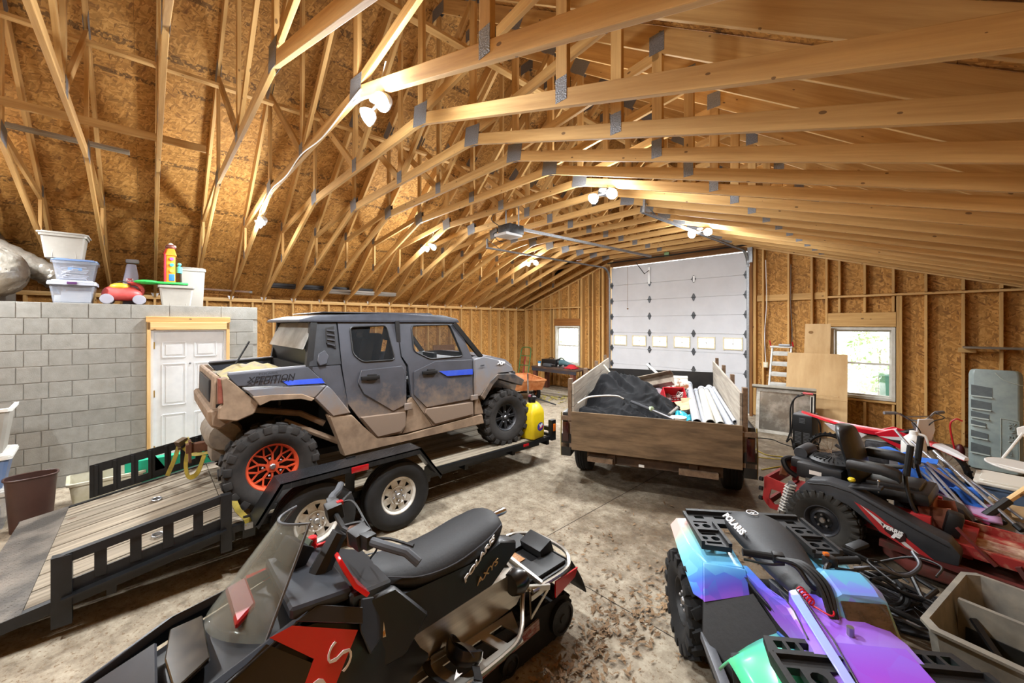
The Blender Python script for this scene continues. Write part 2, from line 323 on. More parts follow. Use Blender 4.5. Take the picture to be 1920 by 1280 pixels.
# ---- roof trusses (vaulted scissor-tray shape): chords, webs and toothed plates
def truss_parts(root):
    w = .038
    def ch(n, p, q, h, up=(0, 0, 1)): lumber(n, (p[0], 0, p[1]), (q[0], 0, q[1]), w, h, root)
    b = .053
    ch('bottom_chord', (XL+.02, PH+b), (A_X, CZ+b), .106); ch('bottom_chord', (A_X, CZ+b), (B_X, CZ+b), .106); ch('bottom_chord', (B_X, CZ+b), (XR-.02, PH+b), .106)
    t = .12
    ch('top_chord', (XL-.35, roofz(XL-.35)-t), (RX, RZ-t), .184); ch('top_chord', (RX, RZ-t), (XR+.35, roofz(XR+.35)-t), .184)
    lb = lambda x: PH+(CZ-PH)*(x-XL)/(A_X-XL) if x < A_X else (CZ if x < B_X else CZ+(PH-CZ)*(x-B_X)/(XR-B_X))
    def web(p, q): lumber('web', (p[0], 0, p[1]), (q[0], 0, q[1]), w-.002, .089, root, up=(1, 0, 0) if abs(p[0]-q[0]) < .01 else (0, 0, 1))
    v1, v2, vr = XL+1.75, XR-1.75, -1.6
    for s, vx, ax in ((-1, v1, A_X), (1, vr, B_X)):
        web((vx, lb(vx)+.1), (vx, roofz(vx)-.2)); web((vx+.02*s, roofz(vx)-.25), (ax, CZ+.12)); web((ax, CZ+.1), (ax, roofz(ax)-.2)); web((ax-.02*s, roofz(ax)-.26), (RX+.06*s, CZ+.12))
    web((RX, CZ+.12), (RX, RZ-.3))
    def plate(x, z, sx, sz, ry=0):
        for s in (-1, 1):
            o = put('gusset_plate', PM[(sx, sz)], root, loc=(x, s*(w/2+.0015), z)); o.rotation_euler = (0, R(ry), 0)
    PM = {k: B().box((0, 0, 0), (k[0], .002, k[1])).mesh('plate', PLATE, 0) for k in ((.24, .2), (.13, .16), (.09, .15), (.3, .18))}
    sa = math.degrees(math.atan((CZ-PH)/(A_X-XL)))
    plate(A_X, CZ+.09, .24, .2, -sa/2); plate(B_X, CZ+.09, .24, .2, 9); plate(RX, CZ+.1, .13, .16)
    for vx in (v1, vr): plate(vx, lb(vx)+.1, .09, .15); plate(vx, roofz(vx)-.16, .13, .16)
    for ax in (A_X, B_X): plate(ax, roofz(ax)-.16, .3, .18, -37 if ax == A_X else 37)
    plate(RX, RZ-.22, .3, .18)
tr0 = empty('roof_truss', (0, Y0, 0), parent=ceiling); truss_parts(tr0)
for k in list(range(-6, 0))+list(range(1, 16)):
    c = copy_tree(tr0, ceiling); c.location = (0, Y0+SP*k, 0)
# ---- roof sheathing, sheet by sheet
def sheet(u, v, mat): return B().box((0, 0, 0), (u-.002, v-.003, .011)).mesh('sheet', mat, 0)
sm = {}
for side in (-1, 1):
    SS = SL if side < 0 else (RZ-2.86)/(XR-RX); xw = (RX-XL if side < 0 else XR-RX)+.3; x_len = math.hypot(xw, xw*SS)
    d = V((side, 0, -SS)).normalized()                 # down the slope
    ridge = V((RX, 0, RZ)); row = 0; s0 = 0.0
    while s0 < x_len:
        v = min(1.22, x_len-s0); y = -3.8-(1.22 if row % 2 else 0)
        while y < 10.4:
            y0, y1 = max(y, -3.8), min(y+2.44, 10.42); y += 2.44
            if y1-y0 < .05: continue
            k = (round(y1-y0, 2), round(v, 2))
            if k not in sm: sm[k] = sheet(*k, OSBR)
            c = ridge+d*(s0+v/2); c.y = (y0+y1)/2
            o = put('roof_panel', sm[k], ceiling); z = V((-d.z*side, 0, abs(d.x)))*1
            X = V((0, 1, 0)); Yv = -d; Z = X.cross(Yv); o.matrix_local = Matrix.Translation(c+V((0, 0, .012))) @ Matrix((X, Yv, Z)).transposed().to_4x4()
        s0 += 1.22; row += 1
for sd_, xe in ((-1, XL-.4), (1, XR+.4)):
    B().prism([(RX, -4, RZ+.04), (RX, 10.6, RZ+.04), (xe, 10.6, roofz(xe)+.04), (xe, -4, roofz(xe)+.04)], (0, 0, .03)).done('roof_shingles', M('roof_felt', '#2a2320', .9), ceiling, ang=0)
# long braces nailed across the webs
lumber('brace', (A_X-.02+.06, -3.4, 4.42), (A_X+.04, .55, 4.42), .038, .089, ceiling)
lumber('brace', (-6.35, -3.4, 5.2), (-6.35, 9.7, 5.2), .089, .038, ceiling)
lumber('brace', (-3.62, -3.4, 5.2), (-3.62, 9.7, 5.2), .089, .038, ceiling)
# ---- stud walls
def stud_wall(name, pts_fn): pass
wl = struct(empty('wall_left'))
W2 = .14
def stud(x, y, z0, z1, wall, along): # along: 'x' wall runs in x (gable) or 'y'
    return lumber('stud', (x, y, z0), (x, y, z1), .038, W2, wall, up=(0, 1, 0) if along == 'x' else (1, 0, 0))
for y in [YB+.02+.406*i for i in range(35)]:
    if y < YG: stud(XL-.07, y, .04, PH-.08, wl, 'y')
lumber('top_plate', (XL-.07, YB, PH-.02), (XL-.07, YG, PH-.02), W2, .038, wl, mat=LUMP); lumber('top_plate', (XL-.07, YB, PH-.058), (XL-.07, YG, PH-.058), W2, .038, wl)
lumber('sole_plate', (XL-.07, YB, .02), (XL-.07, YG, .02), W2, .038, wl)
y = YB
pm = {}
def wsheet(w, h):
    k = (round(w, 2), round(h, 2))
    if k not in pm: pm[k] = B().box((0, 0, 0), (w-.004, h-.004, .011)).mesh('sheet', OSBW, 0)
    return pm[k]
while y < YG+.1:
    for z0, z1 in ((0, 2.44), (2.44, 2.9)):
        w_ = min(1.22, YG+.15-y); o = put('osb_panel', wsheet(w_, z1-z0), wl); o.matrix_local = Matrix.Translation((XL-.146, y+w_/2, (z0+z1)/2)) @ basis((0, 1, 0), (0, 0, 1)).to_4x4()
    y += 1.22
# white hurricane clips on the plate at each truss heel
clip = B().prism([(0, -.06, .05), (0, .06, .05), (0, .035, -.01), (0, .0, -.045), (0, -.035, -.01)], (.003, 0, 0)).mesh('clip', M('white_clip', '#d8dadc', .4, .3), 0)
for k in range(-6, 16): put('truss_clip', clip, wl, loc=(XL+.004, Y0+SP*k, PH-.01))
# ---- gable wall with the overhead door
wg = struct(empty('wall_back'))
def gz(x): # underside of the vaulted chord on the gable
    return (PH+(CZ-PH)*(x-XL)/(A_X-XL) if x < A_X else CZ if x < B_X else CZ+(PH-CZ)*(x-B_X)/(XR-B_X))
GYc = YG+.07
DX0, DX1, DZ = -6.69, -3.04, 3.79
for x in [XL+.05+.406*i for i in range(9)]:
    if -8.98 < x < -7.82: stud(x, GYc, .04, .62, wg, 'x'); stud(x, GYc, 2.30, 2.64, wg, 'x'); stud(x, GYc, 2.68, gz(x), wg, 'x')
    else:
        stud(x, GYc, .04, 2.64, wg, 'x'); stud(x, GYc, 2.68, gz(x), wg, 'x')
for x in (-8.99, -7.83, -7.79): stud(x, GYc, .04, gz(x) if x > -8 else 2.64, wg, 'x')
for x in (-7.37, -7.02, -6.98, -6.83, -6.79, -6.75): stud(x, GYc, .04, gz(x), wg, 'x')
lumber('wall_plate', (XL, GYc-.001, 2.66), (-7.81, GYc-.001, 2.66), W2, .038, wg)
lumber('window_header', (-8.97, GYc-.02, 2.18), (-7.85, GYc-.02, 2.18), .1, .24, wg, mat=M('dark_header', '#7a4c1e', .7, col2='#925f2a', scale=3, stretch=(.4, 6, 6)))
lumber('rough_sill', (-8.97, GYc, .75), (-7.85, GYc, .75), W2, .038, wg)
# right of the door
for x in (-2.92, -2.88, -2.72, -2.24, -1.83): stud(x, GYc, .04, gz(x)-.01, wg, 'x')
stud(-1.585, GYc, .04, gz(-1.585)-.01, wg, 'x'); stud(-1.545, GYc, .04, 2.08, wg, 'x')
for x in (-1.38, -1.0, -.6):
    stud(x, GYc, .04, .6, wg, 'x'); stud(x, GYc, 2.34, 2.63, wg, 'x'); stud(x, GYc, 2.69, gz(x)-.01, wg, 'x')
for x in (-.54, -.50): stud(x, GYc, .04, 2.63, wg, 'x')
for x in (-.18, .26, .67):
    stud(x, GYc, .04, 2.63, wg, 'x')
    if gz(x) > 2.75: stud(x, GYc, 2.69, gz(x)-.01, wg, 'x')
lumber('wall_plate', (-1.565, GYc-.001, 2.66), (XR+.1, GYc-.001, 2.66), W2, .038, wg, mat=LUMP)
for a, b in ((-2.86, -2.74), (-2.70, -2.26), (-2.22, -1.85), (-1.81, -1.60)): lumber('blocking', (a, GYc+.03, 2.70), (b, GYc+.03, 2.70), .038, .14, wg)
lumber('window_header', (-1.56, GYc-.03, 2.21), (-.56, GYc-.03, 2.21), .1, .24, wg)
lumber('window_header', (-1.56, GYc-.02, 2.075), (-.56, GYc-.02, 2.075), .12, .03, wg)
lumber('rough_sill', (-1.56, GYc, .63), (-.56, GYc, .63), W2, .038, wg)
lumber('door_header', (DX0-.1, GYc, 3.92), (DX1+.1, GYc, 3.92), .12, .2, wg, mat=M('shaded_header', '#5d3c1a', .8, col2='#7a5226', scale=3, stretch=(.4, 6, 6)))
for a, b in (((XL, gz(XL)-.02), (A_X, CZ-.02)), ((A_X, CZ+.02), (B_X, CZ+.02)), ((B_X, CZ-.02), (XR, gz(XR)-.02))): lumber('gable_chord', (a[0], GYc, a[1]+.03), (b[0], GYc, b[1]+.03), W2, .05, wg, mat=LUMP)
def gsheet(x0, x1, z0, z1, zt=None):
    """OSB sheet on the gable; zt clips its top to the roof line"""
    pts = [(x0, z0), (x1, z0)]
    if zt: 
        pts += [(x1, min(z1, zt(x1)))]
        if x0 < RX < x1: pts += [(RX, min(z1, zt(RX)))]
        pts += [(x0, min(z1, zt(x0)))]
    else: pts += [(x1, z1), (x0, z1)]
    cx, cz = (x0+x1)/2, z0+.6
    o = B().prism([(p[0]-cx, p[1]-cz, 0) for p in pts], (0, 0, .011)).done('osb_panel', OSBW, wg, ang=0); o.matrix_local = Matrix.Translation((cx, YG+.152, cz)) @ basis((1, 0, 0), (0, 0, 1)).to_4x4()
wins = ((-8.93, -7.90, .77, 2.06), (-1.52, -.57, .66, 2.05))
def gfill(x0, x1):
    x = x0
    while x < x1-.01:
        xe = min(x+1.22, x1)
        segs = [(0, 2.70), (2.704, 4.2)]
        for z0, z1 in segs:
            cut = [wn for wn in wins if wn[0] < xe and wn[1] > x and z0 == 0]
            if cut:
                a, b, c, d = cut[0]; a = max(a, x); b = min(b, xe)
                if a-x > .02: gsheet(x, a, z0, z1)
                if xe-b > .02: gsheet(b, xe, z0, z1)
                gsheet(a, b, z0, c); gsheet(a, b, d, z1)
            else: gsheet(x, xe, z0, z1, roofz)
        x = xe
gfill(XL-.15, DX0-.05); gfill(DX1+.05, XR+.15)
x = XL-.15
while x < XR+.1:
    xe = min(x+1.22, XR+.15)
    if roofz(max(min(x, RX), x) if x > RX else min(xe, RX)) > 4.25: gsheet(x, xe, 4.204, 9, roofz)
    x = xe
gsheet(DX0-.05, DX1+.05, 3.86, 4.2)
# right wall and rear wall close the room behind the camera
for nm, x in (('wall_right', XR),):
    wr = struct(empty(nm))
    for y in [YB+.02+.61*i for i in range(23)]: stud(x+.07, y, .04, PH-.08, wr, 'y')
    lumber('top_plate', (x+.07, YB, PH-.03), (x+.07, YG, PH-.03), W2, .06, wr)
    y = YB
    while y < YG+.1:
        w_ = min(1.22, YG+.15-y); o = put('osb_panel', wsheet(w_, 2.9), wr); o.matrix_local = Matrix.Translation((x+.146, y+w_/2, 1.45)) @ basis((0, 1, 0), (0, 0, 1)).to_4x4(); y += 1.22
wf = struct(empty('wall_front'))
x = XL-.15
while x < XR+.1:
    xe = min(x+1.22, XR+.15); cx = (x+xe)/2
    pts = [(x, 0), (xe, 0), (xe, roofz(xe))]+([(RX, RZ)] if x < RX < xe else [])+[(x, roofz(x))]
    o = B().prism([(p[0]-cx, p[1]-1, 0) for p in pts], (0, 0, .011)).done('osb_panel', OSBW, wf, ang=0); o.matrix_local = Matrix.Translation((cx, YB-.1, 1)) @ basis((1, 0, 0), (0, 0, 1)).to_4x4(); x = xe
for x in [XL+.1+.61*i for i in range(18)]: stud(x, YB-.03, 0, min(4, roofz(x)-.2), wf, 'x')
SID = M('siding', '#4a3420', .9)
B().box((XL-.17, 3.3, 1.5), (.02, 14.2, 3.1)).done('siding', SID, wl, ang=0)
for a, b_, c, d in ((XL-.2, wins[0][0], 0, 4.2), (wins[0][1], DX0-.05, 0, 4.2), (wins[0][0], wins[0][1], 0, wins[0][2]), (wins[0][0], wins[0][1], wins[0][3], 4.2), (DX1+.05, wins[1][0], 0, 4.2), (wins[1][1], XR+.2, 0, 4.2), (wins[1][0], wins[1][1], 0, wins[1][2]), (wins[1][0], wins[1][1], wins[1][3], 4.2), (DX0-.05, DX1+.05, 3.86, 4.2)): B().box(((a+b_)/2, YG+.178, (c+d)/2), (b_-a, .02, d-c)).done('siding', SID, wg, ang=0)
# ---- block room wall with its steel door
BX, BY0, BY1, BH = -7.66, YB, 1.316, 2.385
wb = struct(empty('wall_block'))
MORT = M('mortar', '#a5a29a', .95, col2='#94918a', scale=30, bump=.2)
mo = B(); D0, D1, DT = -.03, .93, 2.175
mo.box((BX-.075, (BY0+D0)/2, BH/2), (.13, D0-BY0, BH-.004)); mo.box((BX-.075, (D1+BY1)/2, BH/2), (.13, BY1-D1-.006, BH-.004)); mo.box((BX-.075, (D0+D1)/2, (BH+DT)/2+.01), (.13, D1-D0, BH-DT-.024))
mo.done('mortar', MORT, wb, ang=0)
bm_ = {}
def block(y0, y1, z0, z1, dx=0):
    k = (round(y1-y0, 3), round(z1-z0, 3))
    if k not in bm_: bm_[k] = B().box((0, 0, 0), (.14, k[0]-.009, k[1]-.009), None, .003).mesh('block', BLOCKM, 0)
    put('block', bm_[k], wb, loc=(BX-.07+dx, (y0+y1)/2, (z0+z1)/2))
ch_ = .2032; J0 = -1.208+.203                      # a full-block joint read off the top course
for i in range(12):
    z1 = BH-ch_*i; z0 = max(z1-ch_, .003)
    if i == 0: js = [J0-.406*k for k in range(8, 0, -1)]+[J0-.203]+[J0+.406*k for k in range(0, 4)]+[J0+1.83]+[BY1]
    else:
        st = J0+(.061 if i % 2 else 0); js = [st-.203-.406*k for k in range(7, -1, -1)]+[st]+[st+.2+.4*k for k in range(0, 12)] if i % 2 else [J0-.203-.406*k for k in range(7, -1, -1)]+[J0+.406*k for k in range(0, 12)]
    js = sorted({round(max(BY0, min(BY1, j)), 3) for j in js})
    js = [j for n, j in enumerate(js) if n == 0 or j-js[n-1] > .07]
    for a, b in zip(js, js[1:]):
        if z0 < DT-.05 and i > 0:
            if a >= D1-.01 or b <= D0+.01: block(a, b, z0, z1, random.uniform(-.002, .002))
            else:
                if a < D0-.05: block(a, D0, z0, z1)
                if b > D1+.05: block(D1, b, z0, z1)
        else: block(a, b, z0, z1, random.uniform(-.002, .002))
wbs = B().box((BX-1.45, BY1-.1, BH/2), (2.62, .18, BH-.01)).done('wall_block_return', BLOCKM, None, ang=0); struct(wbs)
# flat deck on top of the block room that carries the stored things
B().box((BX-1.42, (BY0+BY1)/2-.05, BH-.03), (2.6, BY1-BY0-.14, .05)).done('storage_deck', M('deck_ply', '#5b4a34', .9, col2='#7b6648', scale=5), wbs)
# framed steel door
dr = struct(empty('door_1', (BX, 0, 0)))
lumber('door_frame', (.0, D0+.02, 0), (.0, D0+.02, DT-.04), .04, .12, dr, up=(1, 0, 0), mat=LUMP); lumber('door_frame', (0, D1-.02, 0), (0, D1-.02, DT-.04), .04, .12, dr, up=(1, 0, 0), mat=LUMP)
lumber('door_frame', (0, D0, DT-.095), (0, D1, DT-.095), .12, .11, dr, mat=LUMP); lumber('door_lintel', (.005, D0-.01, DT+.0), (.005, D1+.01, DT+.0), .1, .08, dr, mat=LUM)
WD = M('white_door', '#dfe0e0', .45, col2='#d2d3d4', scale=4)
jb = B()
for y in (D0+.055, D1-.055): jb.box((-.02, y, 1.0), (.07, .03, 2.0))
jb.box((-.02, (D0+D1)/2, 2.015), (.07, D1-D0-.08, .03)); jb.done('jamb', WD, dr, ang=0)
leaf = B().box((-.03, (D0+D1)/2, 1.0), (.03, D1-D0-.14, 1.99)).done('door_leaf', WD, dr, ang=0)
for yc in (-1, 1):
    for z0, z1 in ((1.62, 1.84), (.92, 1.52), (.16, .78)):
        yy = (D0+D1)/2+yc*.185; b = B(); h, wd = z1-z0, .26
        for s in (-1, 1): b.box((-.012, yy+s*(wd/2), (z0+z1)/2), (.012, .018, h), None, .004); b.box((-.012, yy, (z0+z1)/2+s*h/2), (.012, wd, .018), None, .004)
        b.box((-.013, yy, (z0+z1)/2), (.009, wd-.07, h-.07), None, .004)
        b.done('raised_panel', WD, leaf, ang=0)
for z in (1.8, 1.1, .3): B().lathe([(.009, -.05), (.009, .05)], 8, (-.008, D0+.075, z)).box((-.012, D0+.06, z), (.004, .05, .1)).done('hinge', M('brass', '#b08a3c', .35, .8), dr)
B().lathe([(0, .012), (.012, .01), (.014, 0)], 10, (-.014, (D0+D1)/2, 1.52), 'x').done('peephole', GALV, leaf)
B().lathe([(.028, -.012), (.028, 0), (.012, .01), (.012, .03), (.026, .045), (.022, .065), (0, .07)], 14, (-.012, D1-.13, .95), 'x').done('knob', STEEL, leaf)
# ---- windows
GLASS = M('window_glass', (.95, .98, 1, 1), .02, trans=1, alpha=.25)
VINYL = M('white_vinyl', '#cfcdc4', .5, col2='#bdb9ac', scale=7)
def window(n, x0, x1, z0, z1):
    wn = struct(empty(f'window_{n}', (0, YG+.1, 0))); fr = B(); t = .055
    for x in (x0+t/2, x1-t/2): fr.box((x, 0, (z0+z1)/2), (t, .17, z1-z0), None, .004)
    for z in (z0+t/2, z1-t/2): fr.box(((x0+x1)/2, 0, z), (x1-x0-2*t, .17, t), None, .004)
    fr.done('window_frame', VINYL, wn, ang=0); zm = z0+(z1-z0)*.49
    for nm, a, b, y in (('upper_sash', zm-.02, z1-t, .025), ('lower_sash', z0+t, zm+.02, -.015)):
        s = B(); q = .035
        for x in (x0+t+q/2, x1-t-q/2): s.box((x, y, (a+b)/2), (q, .03, b-a))
        for z in (a+q/2, b-q/2): s.box(((x0+x1)/2, y, z), (x1-x0-2*t-2*q, .03, q))
        so_ = s.done(nm, VINYL, wn, ang=0); B().box(((x0+x1)/2, y, (a+b)/2), (x1-x0-2*t-2*q, .005, b-a-2*q)).done('pane', GLASS, so_, ang=0)
window(1, *wins[0]); window(2, *wins[1])
# ---- overhead door
od = struct(empty('door_2', (0, YG-.0, 0)))
DOORM = M('door_panel', '#c9cbd0', .45, col2='#c2c4c9', scale=2.5); TRIM = M('cream_trim', '#d9cfae', .5)
secs = [3.79, 3.26]
while secs[-1] > .2: secs.append(secs[-1]-.462)
secs[-1] = .02
for i, (z1, z0) in enumerate(zip(secs, secs[1:])):
    b = B(); wd = DX1-DX0
    if i != 4: b.box(((DX0+DX1)/2, .03, (z0+z1)/2), (wd, .045, z1-z0-.003), None, .004)
    else:
        n = 6; pw = wd/n; ww, wh = .40, .25; zc = (z0+z1)/2-.0
        b.box(((DX0+DX1)/2, .03, (zc+wh/2+z1)/2-.0015), (wd, .045, z1-.003-zc-wh/2)); b.box(((DX0+DX1)/2, .03, (zc-wh/2+z0)/2+.0015), (wd, .045, zc-wh/2-z0-.003))
        xs = [DX0]+[v for j in range(n) for v in (DX0+pw*(j+.5)-ww/2, DX0+pw*(j+.5)+ww/2)]+[DX1]
        for a, c in zip(xs[::2], xs[1::2]): b.box(((a+c)/2, .03, zc), (c-a, .045, wh))
    sec = b.done('door_section', DOORM, od, ang=0)
    if i == 4:
        for j in range(n):
            xc = DX0+pw*(j+.5); f = B()
            for s in (-1, 1): f.box((xc+s*(ww/2), .0, zc), (.03, .03, wh+.06), None, .004); f.box((xc, .0, zc+s*(wh/2+.005)), (ww, .03, .03), None, .004)
            f.done('window_frame', TRIM, sec, ang=0)
            f = B(); f.box((xc, .012, zc), (.02, .02, wh)); f.box((xc, .012, zc), (ww, .02, .016)); f.done('muntin', WHITEP, sec, ang=0)
            B().box((xc, .035, zc), (ww, .006, wh)).done('pane', GLASS, sec, ang=0)
for i, z in enumerate(secs[1:-1]): B().box(((DX0+DX1)/2, .056, z), (DX1-DX0, .006, .06)).done('joint_seal', DOORM, od, ang=0)
hm = B(); hm.prism([(-.05, 0, .0), (-.012, 0, .095), (.012, 0, .095), (.05, 0, 0), (.012, 0, -.095), (-.012, 0, -.095)], (0, -.012, 0)); hm.tube([(-.06, -.014, 0), (.06, -.014, 0)], .011, 8); hme = hm.mesh('hinge', M('dark_hinge', '#55585c', .45, .7), 30)
hw = M('white_hinge', '#e4e6e8', .35)
for i, z in enumerate(secs[1:-1]):
    for j in range(4):
        x = DX0+.02+(DX1-DX0-.04)*j/3; o = put('hinge', hme, od, loc=(x, .006, z))
B().box((DX0+1.22, -.01, 3.46), (.07, .02, .46), None, .004).done('operator_bracket', hw, od, ang=0)
for z in (secs[1],): B().box((DX0+2.44, -.012, z), (.05, .014, .16), None, .004).done('hinge_cover', hw, od, ang=0)
B().tube([(DX0+1.22, -.02, 3.6), (DX0+1.16, -.16, 3.5), (DX0+1.05, -.42, 3.80)], .011, 6).done('door_arm', BLACKP, od)
tk = B(); 
for x, s in ((DX0-.03, -1), (DX1+.03, 1)):
    pts = [(x, -.04, .05), (x, -.04, 3.42)]+[(x, -.04-.36*(1-math.cos(t*PI/16)), 3.42+.36*math.sin(t*PI/16)) for t in range(1, 9)]+[(x, -4.78, 3.78)]
    b = B()
    for p, q in zip(pts, pts[1:]):
        b.bar(p, q, .05, .006, up=(0, -1, 0) if p[2] < 3.4 else (0, 0, 1)); 
        for e in (-.025, .025): b.bar((p[0]+e, p[1], p[2]), (q[0]+e, q[1], q[2]), .004, .03, up=(0, -1, 0) if p[2] < 3.4 else (0, 0, 1))
    b.done('door_track', GALV, od, ang=0)
    h = B(); h.bar((x, -4.75, 3.78), (x+.02*s, -4.75, 4.06 if s > 0 else 3.98), .035, .035, up=(0, 1, 0)); h.bar((x, -4.4, 3.80), (x, -4.75, 3.95), .03, .004); h.done('track_hanger', GALV, od, ang=0)
B().box((DX0-.09, -.02, 1.9), (.06, .05, 3.9)).box((DX1+.09, -.02, 1.9), (.06, .05, 3.9)).done('track_bracket', M('jamb_wood', '#6d4620', .8, col2='#8a5c2c', scale=3, stretch=(6, 6, .4)), od, ang=0)
B().box((DX1+.08, -.06, 3.7), (.1, .04, .34)).done('spring_bracket', GALV, od, ang=0)
B().tube([(DX0-.1, -.06, 3.94), (DX1+.12, -.06, 3.94)], .018, 8).done('torsion_shaft', BLACKP, od)
B().tube([(-5.6, -.9, 3.7), (-5.6, -.9, 2.55)], .004, 6).ball((-5.6, -.9, 2.52), .022).done('pull_cord', M('cord', '#7d5a3a', .8), od)
# ---- outside
gr = struct(B().box((-4, 40, -.35), (90, 59, .3)).done('ground', M('pale_gravel', '#cfcac0', .95, col2='#e2ded6', scale=2), ang=0))
# ================================================================ twin-head work lights on the trusses
LENS = M('lit_lens', (1, .97, .93, 1), .3, emit=90)
HEADM = M('lamp_housing', '#c8c9cb', .4, .3)
lampgrp = 'twin head work lights on the roof trusses'
def work_light(x, y, z, label, tilt=0):
    t = thing('work_light', label, 'lamp', (x, y, z), 0, lampgrp)
    B().lathe([(0, .0), (.05, 0), (.055, -.02), (.03, -.035), (0, -.035)], 16).done('mount', HEADM, t)
    B().tube([(-.0, 0, -.03), (0, .0, -.06), (-.11, 0, -.06)], .01, 6).tube([(0, 0, -.06), (.11, 0, -.06)], .01, 6).done('arm', HEADM, t)
    for s in (-1, 1):
        hd = B().lathe([(.02, .05), (.045, .035), (.07, -.01), (.072, -.035), (.066, -.035), (.064, -.02), (0, -.02)], 20).done('lamp_head', HEADM, t, loc=(s*.14, 0, -.08), rot=(R(-52), R(-s*16), 0))
        B().lathe([(0, -.026), (.05, -.027), (.063, -.022)], 20).done('lens', LENS, hd)
        for kind_, k_ in (('POINT', .38), ('SPOT', 1.15)):
          l = bpy.data.lights.new('lamp', kind_); l.energy = LAMP_W*k_; l.shadow_soft_size = .06; l.color = LAMP_C
          if kind_ == 'SPOT': l.spot_size = R(165); l.spot_blend = .7
          lo = bpy.data.objects.new('lamp', l); COL.objects.link(lo); lo.parent = t; lo.location = (s*.18, -.10, -.15)
    B().tube([(.0, .02, 0), (.05, .05, .06), (.02, .03, .16), (.12, .02, .24)], .005, 6).done('cord', WHITEP, t)
for y, ll, rl in ((-1.75, 'unseen twin fill light added on the left truss slope nearest the front wall', 'unseen twin fill light added on the right truss slope nearest the front wall'),  # unseen pair behind the camera, added as fill to even out the brightness
                  (1.30, 'twin work light above the stored toys on the block wall', 'largest and nearest twin work light at top centre'),
                  (4.34, 'small twin work light above the cab of the off-road vehicle', 'twin work light left of the upper end of the bright door track'),
                  (7.39, 'small twin work light just below the left garage door track', 'twin work light beside the right garage door track')):
    work_light(-7.25, y, 3.80, ll); work_light(-2.97, y, 3.86, rl)

# ================================================================ shared part makers
def wb(t):
    b = B(); b.x = (Matrix.Translation(t.location) @ Euler(t.rotation_euler).to_matrix().to_4x4()).inverted(); return b
def plate_holes(b, outer, holes, fn, t):
    """flat or gently folded plate with real openings: outer and holes are 2-D loops, fn lifts them to 3-D, t is the thickness vector"""
    t = V(t); es = []; loops = []
    for lp in [outer]+holes:
        vs = [b._v(fn(*p)) for p in lp]; loops.append(vs)
        for i in range(len(vs)): es.append(b.m.edges.new((vs[i], vs[(i+1) % len(vs)])))
    r = bmesh.ops.triangle_fill(b.m, edges=es, use_beauty=True, use_dissolve=False)
    fs = [g for g in r['geom'] if isinstance(g, bmesh.types.BMFace)]
    mp = {}
    tt = b.x.to_3x3() @ t
    for lp in loops:
        for v in lp: mp[v] = b.m.verts.new(v.co+tt)
    for f in fs: b.face([mp[v] for v in f.verts][::-1])
    for lp in loops:
        for i in range(len(lp)):
            a, c = lp[i], lp[(i+1) % len(lp)]; b.face([a, c, mp[c], mp[a]])
    return b
def tire_mesh(name, Rr, W, rim, lugs=0, mat=RUB, lug_h=.014, lug_w=.3, groove=False):
    h = W/2; sw = Rr-(Rr-rim)*.28
    prof = [(rim, -h*.72), (rim+.02, -h*.86), ((rim+Rr)/2, -h), (sw, -h*.98), (Rr-.008, -h*.82), (Rr, -h*.62)]
    if groove:
        for gx in (-.42, -.1, .22): prof += [(Rr, h*gx-.006), (Rr-.008, h*gx-.004), (Rr-.008, h*gx+.006), (Rr, h*gx+.008)]
    prof += [(Rr, h*.62), (Rr-.008, h*.82), (sw, h*.98), ((rim+Rr)/2, h), (rim+.02, h*.86), (rim, h*.72)]
    b = B().lathe(prof, 48, axis='x', closed=True)
    for i in range(lugs):
        for s in (-1, 1):
            a = 2*PI*(i+(.5 if s > 0 else 0))/lugs; q = Matrix.Rotation(a, 3, 'X')
            for (x0, wx, dr, da, tw) in ((s*h*.52, h*.62, 0, 0, 24*s), (s*h*.9, h*.26, -.03, .0, 0)):
                c = q @ V((x0, 0, Rr+lug_h*.35+dr)); b.box(c, (wx, Rr*2*PI/lugs*lug_w*1.7, lug_h*2 if dr == 0 else .06), q @ rotm(0, 0, tw), .003)
    return b.mesh(name, mat, 40)
def rnd(pts, r, n=4):
    out = []; P = [V((a, b, 0)) for a, b in pts]
    for i, p in enumerate(P):
        a, c = P[i-1], P[(i+1) % len(P)]; d1 = min(r, (a-p).length*.45); p1 = p+(a-p).normalized()*d1; p2 = p+(c-p).normalized()*min(r, (c-p).length*.45)
        for k in range(n+1): t = k/n; q = p1*(1-t)**2+p*2*t*(1-t)+p2*t*t; out.append((q.x, q.y))
    return out
def D(a): return math.cos(a), math.sin(a)
